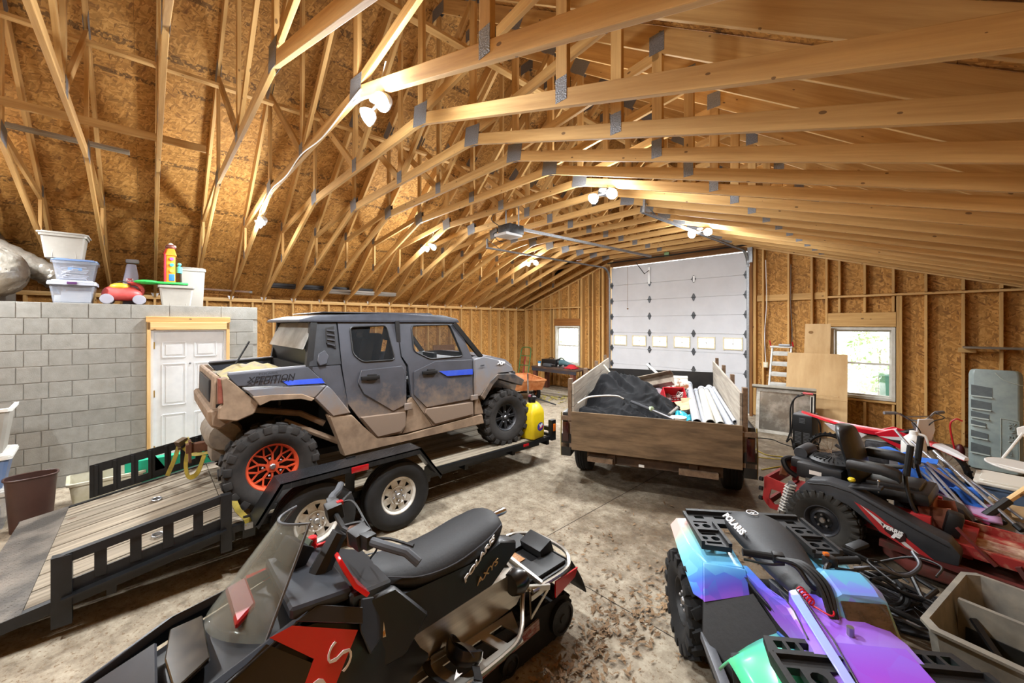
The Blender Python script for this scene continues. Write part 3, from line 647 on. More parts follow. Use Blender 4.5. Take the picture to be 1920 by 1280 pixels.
def spoke_rim(kind, rim, W, side):
    """side +1: the outer face points to +x"""
    b = B(); h = W/2*.72; s = side
    b.lathe([(rim+.006, -h), (rim+.012, -h*.95), (rim-.012, -h*.8), (rim-.03, 0), (rim-.012, h*.8), (rim+.012, h*.95), (rim+.006, h), (rim-.008, h), (rim-.022, h*.8), (rim-.038, 0), (rim-.022, -h*.8), (rim-.008, -h)], 36, axis='x', closed=True)
    xf = s*h*.55
    if kind == 'mesh':       # branching Y spokes
        b.lathe([(.0, xf-.01), (.055, xf-.01), (.055, xf+.012), (0, xf+.012)], 16, axis='x')
        n = 10
        for i in range(n):
            a = 2*PI*i/n; c, d = D(a); r1 = rim*.55
            b.bar((xf, c*.045, d*.045), (xf, c*r1, d*r1), .017, .018, up=(1, 0, 0))
            for e in (-.24, .24):
                c2, d2 = D(a+e); b.bar((xf, c*r1, d*r1), (xf+s*.008, c2*(rim-.012), d2*(rim-.012)), .014, .016, up=(1, 0, 0))
            c2, d2 = D(a+.31); b.bar((xf-.004*s, c*r1*.98, d*r1*.98), (xf-.004*s, math.cos(a+2*PI/n)*r1*.98, math.sin(a+2*PI/n)*r1*.98), .010, .012, up=(1, 0, 0)) if i % 2 == 0 else None
        b.lathe([(rim-.03, xf-.004*s), (rim-.004, xf+.004*s), (rim+.004, xf+.012*s), (rim-.018, xf+.014*s)], 36, axis='x', closed=True)
    elif kind == 'eight':
        b.lathe([(.0, xf-.012), (.06, xf-.012), (.062, xf+.012), (0, xf+.012)], 16, axis='x')
        for i in range(8):
            a = 2*PI*i/8; 
            for e in (-.085, .085):
                c, d = D(a+e*2.2); c2, d2 = D(a+e); b.bar((xf, c*.045, d*.045), (xf+s*.012, c2*(rim-.01), d2*(rim-.01)), .016, .02, up=(1, 0, 0))
    elif kind == 'wagon':    # stamped steel with triangular vents
        n = 8; ro, ri = rim-.02, .075
        b.lathe([(0, xf+.004*s), (ri, xf+.004*s), (ri+.015, xf+.018*s), (ri+.015, xf+.012*s), (ri, xf-.004*s), (0, xf-.004*s)], 24, axis='x')
        for i in range(n):
            a = 2*PI*i/n; g = PI/n
            p = lambda r, t, x=0: (xf+x*s, r*math.cos(a+t), r*math.sin(a+t))
            b.prism([p(ri, -g), p(ri, g), p(ro-.02, g*.28), p(ro, g), p(ro, -g), p(ro-.02, -g*.28)], (.006*s, 0, 0)) if False else b.prism([p(ri, -g), p(ri, g), p(ri+.022, g), p(ro-.01, g*.5), p(ro, g), p(ro, -g), p(ro-.01, -g*.5), p(ri+.022, -g)], (.006*s, 0, 0))
        b.lathe([(ro-.022, xf), (ro+.012, xf), (ro+.012, xf+.008*s), (ro-.022, xf+.008*s)], 36, axis='x', closed=True)
    elif kind == 'disc':
        b.lathe([(0, xf-.03*s), (.06, xf-.03*s), (.07, xf), (rim*.6, xf-.012*s), (rim-.01, xf-.02*s), (rim-.01, xf-.03*s), (0, xf-.04*s)], 28, axis='x')
    return b
def lug_mesh(side, r, n, xf, mat, size=.011):
    b = B()
    for i in range(n):
        c, d = D(2*PI*i/n+.3); b.lathe([(size, 0), (size, side*.016), (size*.6, side*.022), (0, side*.022)], 8, (xf, c*r, d*r), 'x')
    b.lathe([(.026, 0), (.026, side*.012), (.018, side*.022), (0, side*.022)], 16, (xf, 0, 0), 'x'); return b
_wc = {}
def wheel(parent, loc, Rr, W, rim, kind, rmat, side, lugs=0, tmat=RUB, spin=0, steer=0, groove=False, nuts=5, lug_h=.014):
    k = (Rr, W, rim, kind, rmat.name, side, lugs, tmat.name, groove)
    if k not in _wc:
        _wc[k] = (spoke_rim(kind, rim, W, side).mesh('wheel', rmat, 40), tire_mesh('tire', Rr, W, rim, lugs, tmat, lug_h, groove=groove), lug_mesh(side, rim*.38 if kind != 'wagon' else .055, nuts, side*W/2*.72*.55+side*.01, STEEL).mesh('nuts', STEEL, 30),
                  B().lathe([(rim-.035, -W*.2), (rim-.035, W*.1*side), (0, W*.1*side)], 24, axis='x').mesh('hub', BLACKP))
    a = _wc[k]; w_ = put('wheel', a[0], parent, loc=loc, rot=(spin, 0, steer)); put('tire', a[1], w_); put('lug_nuts', a[2], w_); put('brake_drum', a[3], w_); return w_
def leafstrip(b, pts, w, t=.002, side=(0, 0, 1)):
    """flat webbing along pts"""
    pts = [V(p) for p in pts]
    rings = []
    for i, p in enumerate(pts):
        d = (pts[min(i+1, len(pts)-1)]-pts[max(i-1, 0)]); f, s, u = frame(d, V(side) if not isinstance(side, list) else side[i])
        rings.append([p+s*w/2+u*t, p-s*w/2+u*t, p-s*w/2-u*t, p+s*w/2-u*t])
    return b.loft(rings)
def curve(pts, n=6):
    """Catmull-Rom through pts"""
    P = [V(p) for p in pts]; P = [P[0]*2-P[1]]+P+[P[-1]*2-P[-2]]; out = []
    for i in range(1, len(P)-2):
        for k in range(n):
            t = k/n; a, b, c, d = P[i-1], P[i], P[i+1], P[i+2]
            out.append(.5*((2*b)+(c-a)*t+(2*a-5*b+4*c-d)*t*t+(3*b-a-3*c+d)*t**3))
    return out+[P[-2]]
# ================================================================ flatbed utility trailer
TX0, TX1 = -6.0, -3.96; TC = (TX0+TX1)/2
def dz(y): return .435 if y > .5 else .435-.165*(.5-y)
T = thing('utility_trailer', 'black tandem axle flatbed trailer with wood deck carrying the muddy off-road vehicle', 'trailer', (TC, 1.8, 0))
DIA = M('diamond_plate', '#3b3c3f', .42, .55, col2='#55565a', scale=5, bump=.0)
def diamond(name, base, base2, rough=.4, metal=.5):
    m = bpy.data.materials.new(name); m.use_nodes = True; nt = m.node_tree; b = nt.nodes['Principled BSDF']; L = nt.links.new
    tc = _n(nt, 'ShaderNodeTexCoord'); hs = []
    for a in (45, -45):
        mp = _n(nt, 'ShaderNodeMapping'); mp.vector_type = 'TEXTURE'; mp.inputs['Rotation'].default_value = (0, 0, R(a)); mp.inputs['Scale'].default_value = (1/24, 1/58, 1); L(tc.outputs['Object'], mp.inputs[0])
        vo = _n(nt, 'ShaderNodeTexVoronoi'); vo.inputs['Scale'].default_value = 1; vo.inputs['Randomness'].default_value = 0; L(mp.outputs[0], vo.inputs['Vector'])
        lt = _n(nt, 'ShaderNodeMapRange'); lt.inputs[1].default_value = .18; lt.inputs[2].default_value = .36; lt.inputs[3].default_value = 1; lt.inputs[4].default_value = 0; L(vo.outputs['Distance'], lt.inputs[0]); hs.append(lt.outputs[0])
    ck = _n(nt, 'ShaderNodeTexChecker'); ck.inputs['Scale'].default_value = 26; L(tc.outputs['Object'], ck.inputs[0])
    mx = _n(nt, 'ShaderNodeMix', data_type='FLOAT'); L(ck.outputs['Fac'], mx.inputs[0]); L(hs[0], mx.inputs[2]); L(hs[1], mx.inputs[3])
    bp = _n(nt, 'ShaderNodeBump'); bp.inputs['Strength'].default_value = .9; bp.inputs['Distance'].default_value = .006; L(mx.outputs[0], bp.inputs['Height']); L(bp.outputs[0], b.inputs['Normal'])
    nz = _n(nt, 'ShaderNodeTexNoise'); nz.inputs['Scale'].default_value = 3; nz.inputs['Detail'].default_value = 7; L(tc.outputs['Object'], nz.inputs['Vector']); cr = _n(nt, 'ShaderNodeValToRGB'); cr.color_ramp.elements[0].color = hx(base); cr.color_ramp.elements[1].color = hx(base2); cr.color_ramp.elements[0].position = .4; cr.color_ramp.elements[1].position = .62
    L(nz.outputs['Fac'], cr.inputs[0]); L(cr.outputs[0], b.inputs['Base Color']); b.inputs['Roughness'].default_value = rough; b.inputs['Metallic'].default_value = metal; return m
FENM = diamond('black_diamond_plate', '#191a1c', '#2c2d30', .32, .3); RAMPM = diamond('dusty_diamond_plate', '#4c4843', '#7d756b', .5, .5)
DECK = knotty(M('deck_board', '#645a4b', .88, col2='#9b907e', scale=2.6, stretch=(.45, 9, 9), bump=.3, rnd=.14, detail=8), 4)
# boards run the length of the deck; each bends at the dovetail as two lengths
nb = 8; bw = (TX1-TX0-.10)/nb
for i in range(nb):
    x = TX0+.05+bw*(i+.5)-TC
    lumber('deck_board', (x, .5-1.8, .415), (x, 4.40-1.8, .415), bw-.02, .038, T, mat=DECK)
    lumber('deck_board', (x, -.6-1.8, dz(-.6)-.02), (x, .497-1.8, .415), bw-.02, .038, T, mat=DECK)
fr = wb(T)
for x in (TX0+.02, TX1-.02):
    fr.bar((x, .5, .405), (x, 4.42, .405), .05, .055); fr.bar((x, -.92, dz(-.92)-.035), (x, .5, .40), .05, .075)
    s = 1 if x > TC else -1; fr.bar((x-s*.22, .9, .31), (x-s*.22, 4.4, .31), .06, .12)
for y in (-.88, -.2, .5, 1.3, 2.1, 2.9, 3.7, 4.4): fr.bar((TX0+.03, y, dz(y)-.09), (TX1-.03, y, dz(y)-.09), .05, .09)
for x in (TX0+.45, TX1-.45): fr.bar((x, .4, .27), (x, 4.4, .27), .05, .1)
fr.bar((TC, 4.4, .3), (TC, 5.3, .42), .08, .1); fr.bar((TX0+.4, 4.4, .3), (TC, 5.2, .4), .06, .1); fr.bar((TX1-.4, 4.4, .3), (TC, 5.2, .4), .06, .1)
fr.done('trailer_frame', BLACKP, T, ang=0)
o = wb(T).box((TC, -.76, dz(-.76)-.0), (TX1-TX0, .32, .008), rotm(9.4, 0, 0)).done('rear_plate', RAMPM, T, ang=0)
# front bulkhead with marker lamps and the coupler jack
fb = wb(T); fb.bar((TX0, 4.45, .53), (TX1, 4.45, .53), .05, .06); fb.box((TX1-.0, 4.46, .52), (.07, .09, .30)); fb.box((TX0, 4.46, .52), (.07, .09, .30)); fb.bar((TX0, 4.45, .42), (TX1, 4.45, .42), .05, .08); fb.done('front_rail', BLACKP, T, ang=0)
AMB = M('amber_lens', '#c8641a', .25, coat=.4); REDL = M('red_lens', '#a8141a', .25, coat=.4)
wb(T).box((TX1+.038, 4.47, .56), (.012, .05, .11), None, .004).done('marker_lamp', AMB, T); wb(T).box((TX1+.012, 3.9, .405), (.012, .10, .035), None, .004).done('marker_lamp', REDL, T)
# side stake racks
def rack(x, s, holes_plate):
    y0, y1 = (-.46 if holes_plate else -.43), .46; b0 = lambda y: dz(y)-.0; h = .36 if holes_plate else .285
    if not holes_plate:
        pr = wb(T); pr.bar((x, y0, b0(y0)+h-.03), (x, y1, b0(y1)+h-.03), .05, .06); pr.done('rack_top_rail', BLACKP, T, ang=0)
        pr = wb(T); pr.bar((x, y0, b0(y0)+.05), (x, y1, b0(y1)+.05), .012, .09); pr.bar((x+.035*s, y0, b0(y0)+.005), (x+.035*s, y1, b0(y1)+.005), .07, .012); pr.done('rack_bottom_rail', BLACKP, T, ang=0)
        for y, w_ in ((y0, .095), (y1, .075)): wb(T).box((x+.005*s, y, b0(y)+h/2-.09), (.06, w_, h+.18), None, .003).done('rack_post', BLACKP, T, ang=0)
        for i in range(4):
            y = y0+(y1-y0)*(i+1)/5; wb(T).box((x, y, b0(y)+.15), (.02, .062, .22), None, .003).done('rack_slat', BLACKP, T, ang=0)
    else:
        ol = [(y0, b0(y0)+.02), (y1, b0(y1)+.02), (y1, b0(y1)+h), (y0, b0(y0)+h)]
        hl = []
        for i in range(6):
            a = y0+.08+(y1-y0-.1)*i/6+.015; c = a+(y1-y0-.1)/6-.05; hl.append([(a, b0(a)+.10), (c, b0(c)+.10), (c, b0(c)+.27), (a, b0(a)+.27)])
        plate_holes(wb(T), ol, hl, lambda y, z: (x, y, z), (.012, 0, 0)).done('rack_panel', BLACKP, T, ang=0)
        for i in range(7):
            y = y0+.05+(y1-y0-.1)*i/6; wb(T).box((x+.02, y, b0(y)+.19), (.03, .025, .32)).done('rack_slat', BLACKP, T, ang=0)
rack(TX1-.01, 1, False); rack(TX0+.02, -1, True)
# tandem fenders with slanted ends
FP = [(.62, .49), (.80, .775), (2.11, .80), (2.37, .445)]
for x0, x1 in ((TX1+.0, TX1+.25), (TX0-.25, TX0)):
    b = wb(T); t = .012
    inn = [(y+(.02 if i < 2 else -.02)*(1 if i in (1, 2) else 1), z-t if i in (1, 2) else z) for i, (y, z) in enumerate(FP)]
    b.prism([(x0, y, z) for y, z in FP]+[(x0, y, z) for y, z in inn[::-1]], (x1-x0, 0, 0)); 
    xs = x1-.006 if x1 > TC else x0
    lip = [(.645, .475), (.815, .74), (2.095, .76), (2.35, .43)]
    b.prism([(xs, y, z) for y, z in FP]+[(xs, y, z-.02) for y, z in lip[::-1]], (.006, 0, 0)); b.done('fender', FENM, T, ang=20)
b = wb(T); b.box((TX1+.26, 1.46, .745), (.012, .16, .055), None, .004); b.done('reflector', REDL, T)
for y in (1.46, 2.33, .62): wb(T).bar((TX1-.02, y, .3), (TX1+.02, y, .8 if y == 1.46 else .5), .09, .012, up=(1, 0, 0)).done('fender_bracket', BLACKP, T, ang=0)
WAG = M('white_wheel', '#dcdcd8', .4, col2='#b2aa9a', scale=11)
TRT = M('trailer_rubber', '#101011', .75, col2='#1a1a1b', scale=12, bump=.05)
for s in (-1, 1):
    for y in (1.10, 1.885):
        x = TX1+.125 if s > 0 else TX0-.125
        wheel(T, (x-TC, y-1.8, .345), .345, .205, .19, 'wagon', WAG, s, 0, TRT, spin=y, groove=True, nuts=5)
ax = wb(T)
for y in (1.10, 1.885): ax.tube([(TX0-.1, y, .34), (TX1+.1, y, .34)], .035, 8)
for x in (TX0+.06, TX1-.06): ax.tube(curve([(x, .8, .36), (x, 1.1, .3), (x, 1.49, .37), (x, 1.9, .3), (x, 2.2, .36)]), .022, 6)
ax.done('axle', BLACKP, T)
def ring(t, x, y):
    b = wb(t); z = dz(y)+.004; b.box((x, y, z), (.05, .08, .006)); b.tube([(x+.05+.05*math.cos(a), y+.035*math.sin(a), z+.012) for a in [2*PI*i/14 for i in range(14)]], .007, 6, True); b.done('tie_down_ring', STEEL, t)
ring(T, -5.3, .05); ring(T, -4.4, .05)
# ================================================================ four-door off-road vehicle, mud splashed
UX = -4.92
U = thing('side_by_side_vehicle', 'grey four-door off-road vehicle caked in tan mud on the flatbed trailer', 'vehicle', (UX, 2.25, .43))
MUD = '#7b6652'
GREY = M('grey_body', '#3a3c42', .38, col2='#44464d', scale=3, dust=MUD, dustz=(.35, 1.25), dlo=.66, dhi=1.0, dscale=5, coat=.15)
LGREY = M('light_grey_body', '#6c6d72', .4, dust=MUD, dustz=(.35, 1.35), dlo=.55, dhi=.95, dscale=6)
DGREY = M('dark_grey_body', '#222428', .5, col2='#2d2f34', scale=6, dust=MUD, dustz=(.2, 1.35), dlo=.62, dhi=.98, dscale=7)
MUDM = M('mudded_plastic', '#6f5b48', .8, col2='#8d7761', scale=6, bump=.1)
BLUE = M('blue_decal', '#2443b8', .4, col2='#3c56b4', scale=9)
DARK = M('dark_cavity', '#0e0e10', .8)
TINT = M('tinted_glass', (.03, .033, .036, 1), .03, alpha=.22, spec=.4)
def xs(z): return -4.12 if z < 1.53 else -4.12-(z-1.53)*.17
def mirx(x, s): return x if s > 0 else 2*UX-x
def side(name, pts, mat, dx=0, th=.035, holes=(), parent=None, bev=.006, both=True):
    r = None
    for s in ((1, -1) if both else (1,)):
        b = wb(U)
        if holes: plate_holes(b, pts, [list(h) for h in holes], lambda y, z: (mirx(xs(z)+dx, s), y, z), (-s*th, 0, 0)); o = b.done(name, mat, parent or U, ang=25)
        else: b.prism([(mirx(xs(z)+dx, s), y, z) for y, z in pts], (-s*th, 0, 0), bev); o = b.done(name, mat, parent or U, ang=25)
        r = r or o
        if s > 0: near = o
        else: far = o
    return (near, far) if both else near
def inset(pts, d):
    cy = sum(p[0] for p in pts)/len(pts); cz = sum(p[1] for p in pts)/len(pts)
    return [(y+(cy-y)*d/max(.2, math.hypot(cy-y, cz-z)), z+(cz-z)*d/max(.2, math.hypot(cy-y, cz-z))) for y, z in pts]
bed = [(.50, 1.645), (.49, 1.668), (1.127, 1.693), (1.287, 1.514), (1.197, 1.502), (.56, 1.565)]
bo = side('bed_side', bed, GREY, .0, .05)
side('decal_stripe', [(.90, 1.578), (1.245, 1.573), (1.272, 1.523), (.95, 1.535)], BLUE, .004, .006, parent=bo[0], both=False, bev=0)
tm = M('decal_black', '#15151a', .5)
text('lettering', 'XPEDITION', .072, tm, bo[0], V((-4.112, .815, 1.612))-U.location, basis((0, 1, .01), (0, -.17, 1)), .002, .25, 1.0, bold=.001)
text('lettering', 'POLARIS', .026, tm, bo[0], V((-4.118, .79, 1.658))-U.location, basis((0, 1, .01), (0, -.17, 1)), .002, 0, 1.5)
side('fender_flare', [(.60, 1.541), (.864, 1.526), (1.197, 1.505), (1.287, 1.504), (1.171, 1.388), (1.059, 1.445), (.802, 1.466), (.719, 1.405)], LGREY, .035, .16, bev=.012)
side('flare_lip', [(.66, 1.47), (.80, 1.468), (1.06, 1.447), (1.172, 1.388), (1.14, 1.365), (1.045, 1.41), (.80, 1.425), (.72, 1.38)], MUDM, .045, .14)
side('tail_corner', [(.485, 1.649), (.61, 1.51), (.719, 1.402), (.682, 1.312), (.554, 1.264), (.42, 1.30), (.43, 1.40), (.47, 1.42), (.44, 1.64)], MUDM, .015, .12, bev=.01)
side('tail_lamp', [(.425, 1.43), (.462, 1.43), (.475, 1.63), (.425, 1.645)], M('dusty_red_lens', '#6a2b22', .5, col2='#7d4a3a', scale=12), .006, .07)
side('cab_corner', [(1.135, 1.69), (1.44, 1.69), (1.495, 1.287), (1.524, 1.193), (1.287, 1.508)], GREY, -.008, .06)
side('arch_panel', [(1.287, 1.504), (1.33, 1.46), (1.524, 1.193), (1.342, 1.182), (1.171, 1.388)], LGREY, .03, .12, bev=.012)
side('rocker_panel', [(1.30, 1.2), (1.534, 1.172), (1.793, .866), (2.147, .845), (2.502, .87), (3.129, .905), (3.242, .915), (3.274, .787), (1.635, .775), (1.456, .757), (1.40, .947)], MUDM, .02, .12, bev=.012)
rw = rnd([(1.55, 2.075), (1.955, 2.09), (2.028, 1.704), (1.656, 1.706), (1.564, 1.793)], .045)
fw = rnd([(2.264, 2.085), (2.80, 2.10), (2.958, 1.695), (2.475, 1.688), (2.269, 1.791)], .045)
rdoor = [(1.43, 2.135), (2.07, 2.147), (2.10, 1.732), (2.16, 1.617), (2.15, .953), (2.095, .876), (1.793, .872), (1.5, 1.287), (1.45, 1.67)]
fdoor = [(2.09, 2.147), (2.838, 2.155), (2.943, 2.057), (3.108, 1.651), (3.108, .917), (2.502, .884), (2.22, 1.278), (2.185, 1.63), (2.115, 1.74)]
for nm, dr_, wn_ in (('rear_door', rdoor, rw), ('front_door', fdoor, fw)):
    pr_ = side(nm, dr_, GREY, .0, .04, holes=(wn_,))
    for pp, s in zip(pr_, (1, -1)):
        B_ = wb(U); B_.prism([(mirx(xs(z)-.012, s), y, z) for y, z in wn_], (-s*.004, 0, 0)); B_.done('door_glass', TINT, pp, ang=0)
        b = wb(U); b.tube([(mirx(xs(z)+.002, s), y, z) for y, z in wn_], .009, 6, True); b.done('window_seal', BLACK, pp)
        yh = 1.73 if nm == 'rear_door' else 2.45; b = wb(U); b.box((mirx(-4.105, s), yh, 1.535), (.03, .2, .04), None, .01); b.box((mirx(-4.112, s), yh+.02, 1.537), (.03, .1, .07), None, .01); b.done('door_handle', BLACK, pp)
    near = pr_[0]
    if nm == 'rear_door':
        side('door_skin', [(1.60, 1.50), (1.64, 1.62), (2.105, 1.635), (2.135, 1.59), (2.135, 1.19), (1.99, 1.14), (1.66, 1.37)], GREY, .01, .012, parent=near, both=False, bev=.005)
        side('door_skin', [(1.615, 1.135), (2.14, 1.115), (2.14, .955), (2.08, .895), (1.805, .885)], LGREY, .02, .024, parent=near, both=False, bev=.01)
    else:
        side('door_skin', [(2.25, 1.56), (2.55, 1.66), (3.095, 1.645), (3.095, 1.14), (2.41, 1.12), (2.245, 1.29)], GREY, .008, .012, parent=near, both=False, bev=.005)
        side('door_skin', [(2.40, 1.11), (3.09, 1.10), (3.09, .935), (2.515, .905), (2.38, 1.06)], LGREY, .022, .024, parent=near, both=False, bev=.01)
        side('decal_stripe', [(2.583, 1.535), (3.085, 1.525), (3.085, 1.455), (2.694, 1.468)], BLUE, .012, .006, parent=near, both=False, bev=0)
side('sill_panel', [(2.10, .86), (2.54, .88), (2.50, .92), (2.24, 1.27), (2.17, 1.22), (2.16, .95)], MUDM, -.01, .05)
side('door_hinge', [(2.12, 1.13), (2.21, 1.13), (2.21, 1.21), (2.12, 1.21)], LGREY, .035, .03, bev=.008); side('door_hinge', [(3.05, 1.12), (3.16, 1.12), (3.16, 1.19), (3.05, 1.19)], LGREY, .035, .03, bev=.008)
q = side('rear_quarter', [(1.16, 2.134), (1.42, 2.135), (1.445, 1.69), (1.135, 1.69), (1.16, 1.9)], DGREY, -.003, .05)
side('vent_grille', [(1.305, 2.067), (1.389, 2.086), (1.398, 1.85), (1.305, 1.912)], BLACK, .012, .014, parent=q[0], both=False)
side('hex_cap', [(1.224, 1.81), (1.287, 1.845), (1.32, 1.786), (1.296, 1.71), (1.233, 1.695), (1.21, 1.74)], GREY, .022, .024, parent=q[0], both=False)
b = wb(U)
for i in range(4): b.bar((xs(1.9+.05*i)+.016, 1.315, 1.91+.045*i), (xs(1.9)+.016, 1.385, 1.89+.05*i), .012, .012)
b.done('grille_bar', GREY, q[0])
# roof and glazing
b = wb(U); rp = [(1.06, 2.125), (1.07, 2.155), (1.25, 2.199), (2.044, 2.222), (2.69, 2.218), (2.909, 2.175), (2.95, 2.125)]
b.prism([(-4.2, y, z) for y, z in rp], (-1.44, 0, 0), .03, 2); ro = b.done('roof', M('roof_plastic', '#2f323a', .45, col2='#3a3d46', scale=7, dust='#a39b92', dustz=(-4, 0), dlo=.95, dhi=1.5), U, ang=40)
b = wb(U); b.prism([(-4.35, y, z) for y, z in [(1.3, 2.225), (1.32, 2.235), (2.6, 2.245), (2.65, 2.22)]], (-1.1, 0, 0), .008); b.done('roof_rib', GREY, ro)
b = wb(U); b.prism([(-4.24, 1.20, 2.12), (-5.60, 1.20, 2.12), (-5.62, 1.09, 1.86), (-4.20, 1.09, 1.86)], (0, .012, 0)); b.done('rear_glass', M('dusty_glass', '#b9b7b2', .3, col2='#8b8880', scale=4, alpha=.62), U, ang=0)
b = wb(U); b.prism([(-4.22, 1.12, 1.86), (-5.62, 1.12, 1.86), (-5.62, 1.18, 1.66), (-4.22, 1.18, 1.66)], (0, .03, 0)); b.done('rear_bulkhead', BLACK, U, ang=0)
b = wb(U); b.prism([(-4.26, 2.87, 2.13), (-5.58, 2.87, 2.13), (-5.62, 3.24, 1.68), (-4.22, 3.24, 1.68)], (0, .01, .008)); b.done('windshield', TINT, U, ang=0)
for s in (1, -1):
    for p_, q_, w_ in (((-4.22, 2.86, 2.12), (-4.15, 3.25, 1.67), .055), ((-4.22, 2.08, 2.14), (-4.16, 2.13, .95), .05), ((-4.24, 1.2, 2.12), (-4.17, 1.13, 1.6), .06)):
        b = wb(U); b.bar((mirx(p_[0], s), *p_[1:]), (mirx(q_[0], s), *q_[1:]), w_, w_); b.done('cab_pillar', BLACK, U, ang=0)
# front fenders, hood and nose
side('front_fender', [(3.113, 1.651), (3.274, 1.68), (3.60, 1.60), (3.78, 1.50), (3.80, 1.43), (3.50, 1.455), (3.35, 1.35), (3.20, 1.159), (3.118, 1.154)], LGREY, .03, .16, bev=.014)
side('fender_liner', [(3.20, 1.16), (3.34, 1.33), (3.49, 1.43), (3.79, 1.41), (4.0, 1.3), (3.95, 1.22), (3.5, 1.38), (3.4, 1.3), (3.26, 1.1)], DGREY, .04, .2, bev=.01)
side('lower_cowl', [(3.125, 1.154), (3.193, 1.159), (3.274, .916), (3.125, .92)], MUDM, .0, .08)
b = wb(U); hd = [(-4.25, -5.59, 3.24, 1.68), (-4.22, -5.62, 3.5, 1.66), (-4.26, -5.58, 3.78, 1.60), (-4.36, -5.48, 4.0, 1.50), (-4.42, -5.42, 4.06, 1.38)]
b.loft([[(a, y, z), ((a+c)/2+.25, y, z+.035), ((a+c)/2-.25, y, z+.035), (c, y, z), (c, y, z-.15), (a, y, z-.15)] for a, c, y, z in hd]); b.done('hood', LGREY, U, ang=30)
b = wb(U); b.prism([(-4.35, 3.9, 1.42), (-4.35, 4.08, 1.40), (-4.35, 4.12, 1.2), (-4.35, 4.0, .95), (-4.35, 3.3, .85), (-4.35, 3.3, 1.42)], (-1.14, 0, 0), .02); b.done('nose', DGREY, U)
text('lettering', 'XP', .07, M('decal_white', '#e6e6e6', .5), U, V((-4.085, 3.55, 1.575))-U.location, basis((0, 1, -.18), (0, .1, 1)), .002, .2, 1.4, bold=.003)
text('lettering', '1000', .03, tm, U, V((-4.085, 3.22, 1.56))-U.location, basis((0, 1, -.0), (0, .1, 1)), .002, .2, 1.2)
# cargo bed
b = wb(U); b.box((UX, .80, 1.40), (1.42, .76, .03)); b.box((UX, 1.14, 1.54), (1.42, .03, .3))
b.done('cargo_bed', DARK, U, ang=0)
side('bed_rail', [(.50, 1.66), (1.13, 1.688), (1.13, 1.705), (.50, 1.682)], LGREY, -.02, .07)
b = wb(U); b.prism([(-4.22, .41, 1.655), (-4.22, .45, 1.655), (-4.22, .45, 1.30), (-4.22, .40, 1.30)], (-1.4, 0, 0), .012); tg = b.done('tailgate', MUDM, U)
b = wb(U); b.box((UX, .40, 1.50), (.9, .02, .2), None, .008); b.done('tailgate_recess', DGREY, tg)
b = wb(U); b.prism([(-4.16, .36, 1.38), (-4.16, .48, 1.39), (-4.16, .56, 1.27), (-4.16, .44, 1.20), (-4.16, .37, 1.24)], (-1.52, 0, 0), .02); b.done('rear_bumper', MUDM, U)
# load in the bed: rolled straps
# running gear
b = wb(U); b.box((UX, 2.2, .80), (1.25, 2.5, .06)); b.box((UX, .95, 1.15), (.7, .8, .4)); b.box((UX, 3.55, 1.05), (.7, .8, .5)); b.done('chassis', DARK, U, ang=0)
b = wb(U); b.lathe([(0, -.3), (.12, -.28), (.145, -.2), (.145, .2), (.12, .28), (0, .3)], 16, (-4.62, .50, 1.10), 'x'); b.box((-4.55, .50, .98), (.3, .2, .22), None, .03); b.done('muffler', M('muddy_metal', '#6e655a', .7, .2, col2='#8b8172', scale=8), U)
b = wb(U); b.tube([(-4.5, .5, 1.08), (-4.4, .56, 1.0), (-4.38, .68, 1.06), (-4.5, .8, 1.1)], .035, 8); b.done('exhaust_pipe', M('rusty_pipe', '#6d4a34', .7, .3), U)
for s in (1, -1):
    b = wb(U); b.tube([(mirx(-4.28, s), .95, 1.17), (mirx(-4.20, s), 1.46, .88)], .03, 8); b.tube([(mirx(-4.42, s), .7, 1.3), (mirx(-4.3, s), 1.1, 1.22), (mirx(-4.22, s), 1.3, 1.1)], .03, 8); b.tube([(mirx(-4.3, s), .83, .77), (UX, .83, .9)], .025, 8); b.done('suspension_arm', MUDM, U); b = wb(U); b.tube([(mirx(-4.3, s), 3.68, .8), (UX, 3.68, .95)], .025, 8); b.done('suspension_arm', MUDM, U)
    b = wb(U); b.tube(curve([(mirx(-4.42, s)+.05*math.cos(k*1.26), .95+.05*math.sin(k*1.26), .85+k*.018) for k in range(26)], 2), .011, 5); b.tube([(mirx(-4.42, s), .95, .8), (mirx(-4.42, s), .95, 1.35)], .02, 6); b.done('coil_shock', BLACKP, U)
b = wb(U); b.box((UX+.1, .40, .93), (.08, .3, .08)); b.box((UX+.1, .28, .9), (.11, .02, .2)); b.done('hitch_receiver', M('rust', '#5b3826', .8, .2, col2='#6f4a33', scale=14), U, ang=0)
TUR = M('muddy_rubber', '#1d1b1a', .85, col2='#2e2a27', scale=9, bump=.15)
ORM = M('orange_wheel', '#d0522e', .45, col2='#c0472a', scale=7)
DKW = M('dark_wheel', '#303134', .4, .4, col2='#47474a', scale=8)
for s in (1, -1):
    wheel(U, (mirx(-4.215, s)-UX, .83-2.25, .375-.005), .375, .265, .213, 'mesh', ORM, s, 19, TUR, spin=.3)
    wheel(U, (mirx(-4.215, s)-UX, 3.69-2.25, .375-.005), .375, .265, .19, 'eight', DKW, s, 19, TUR, spin=.1, steer=R(-4))
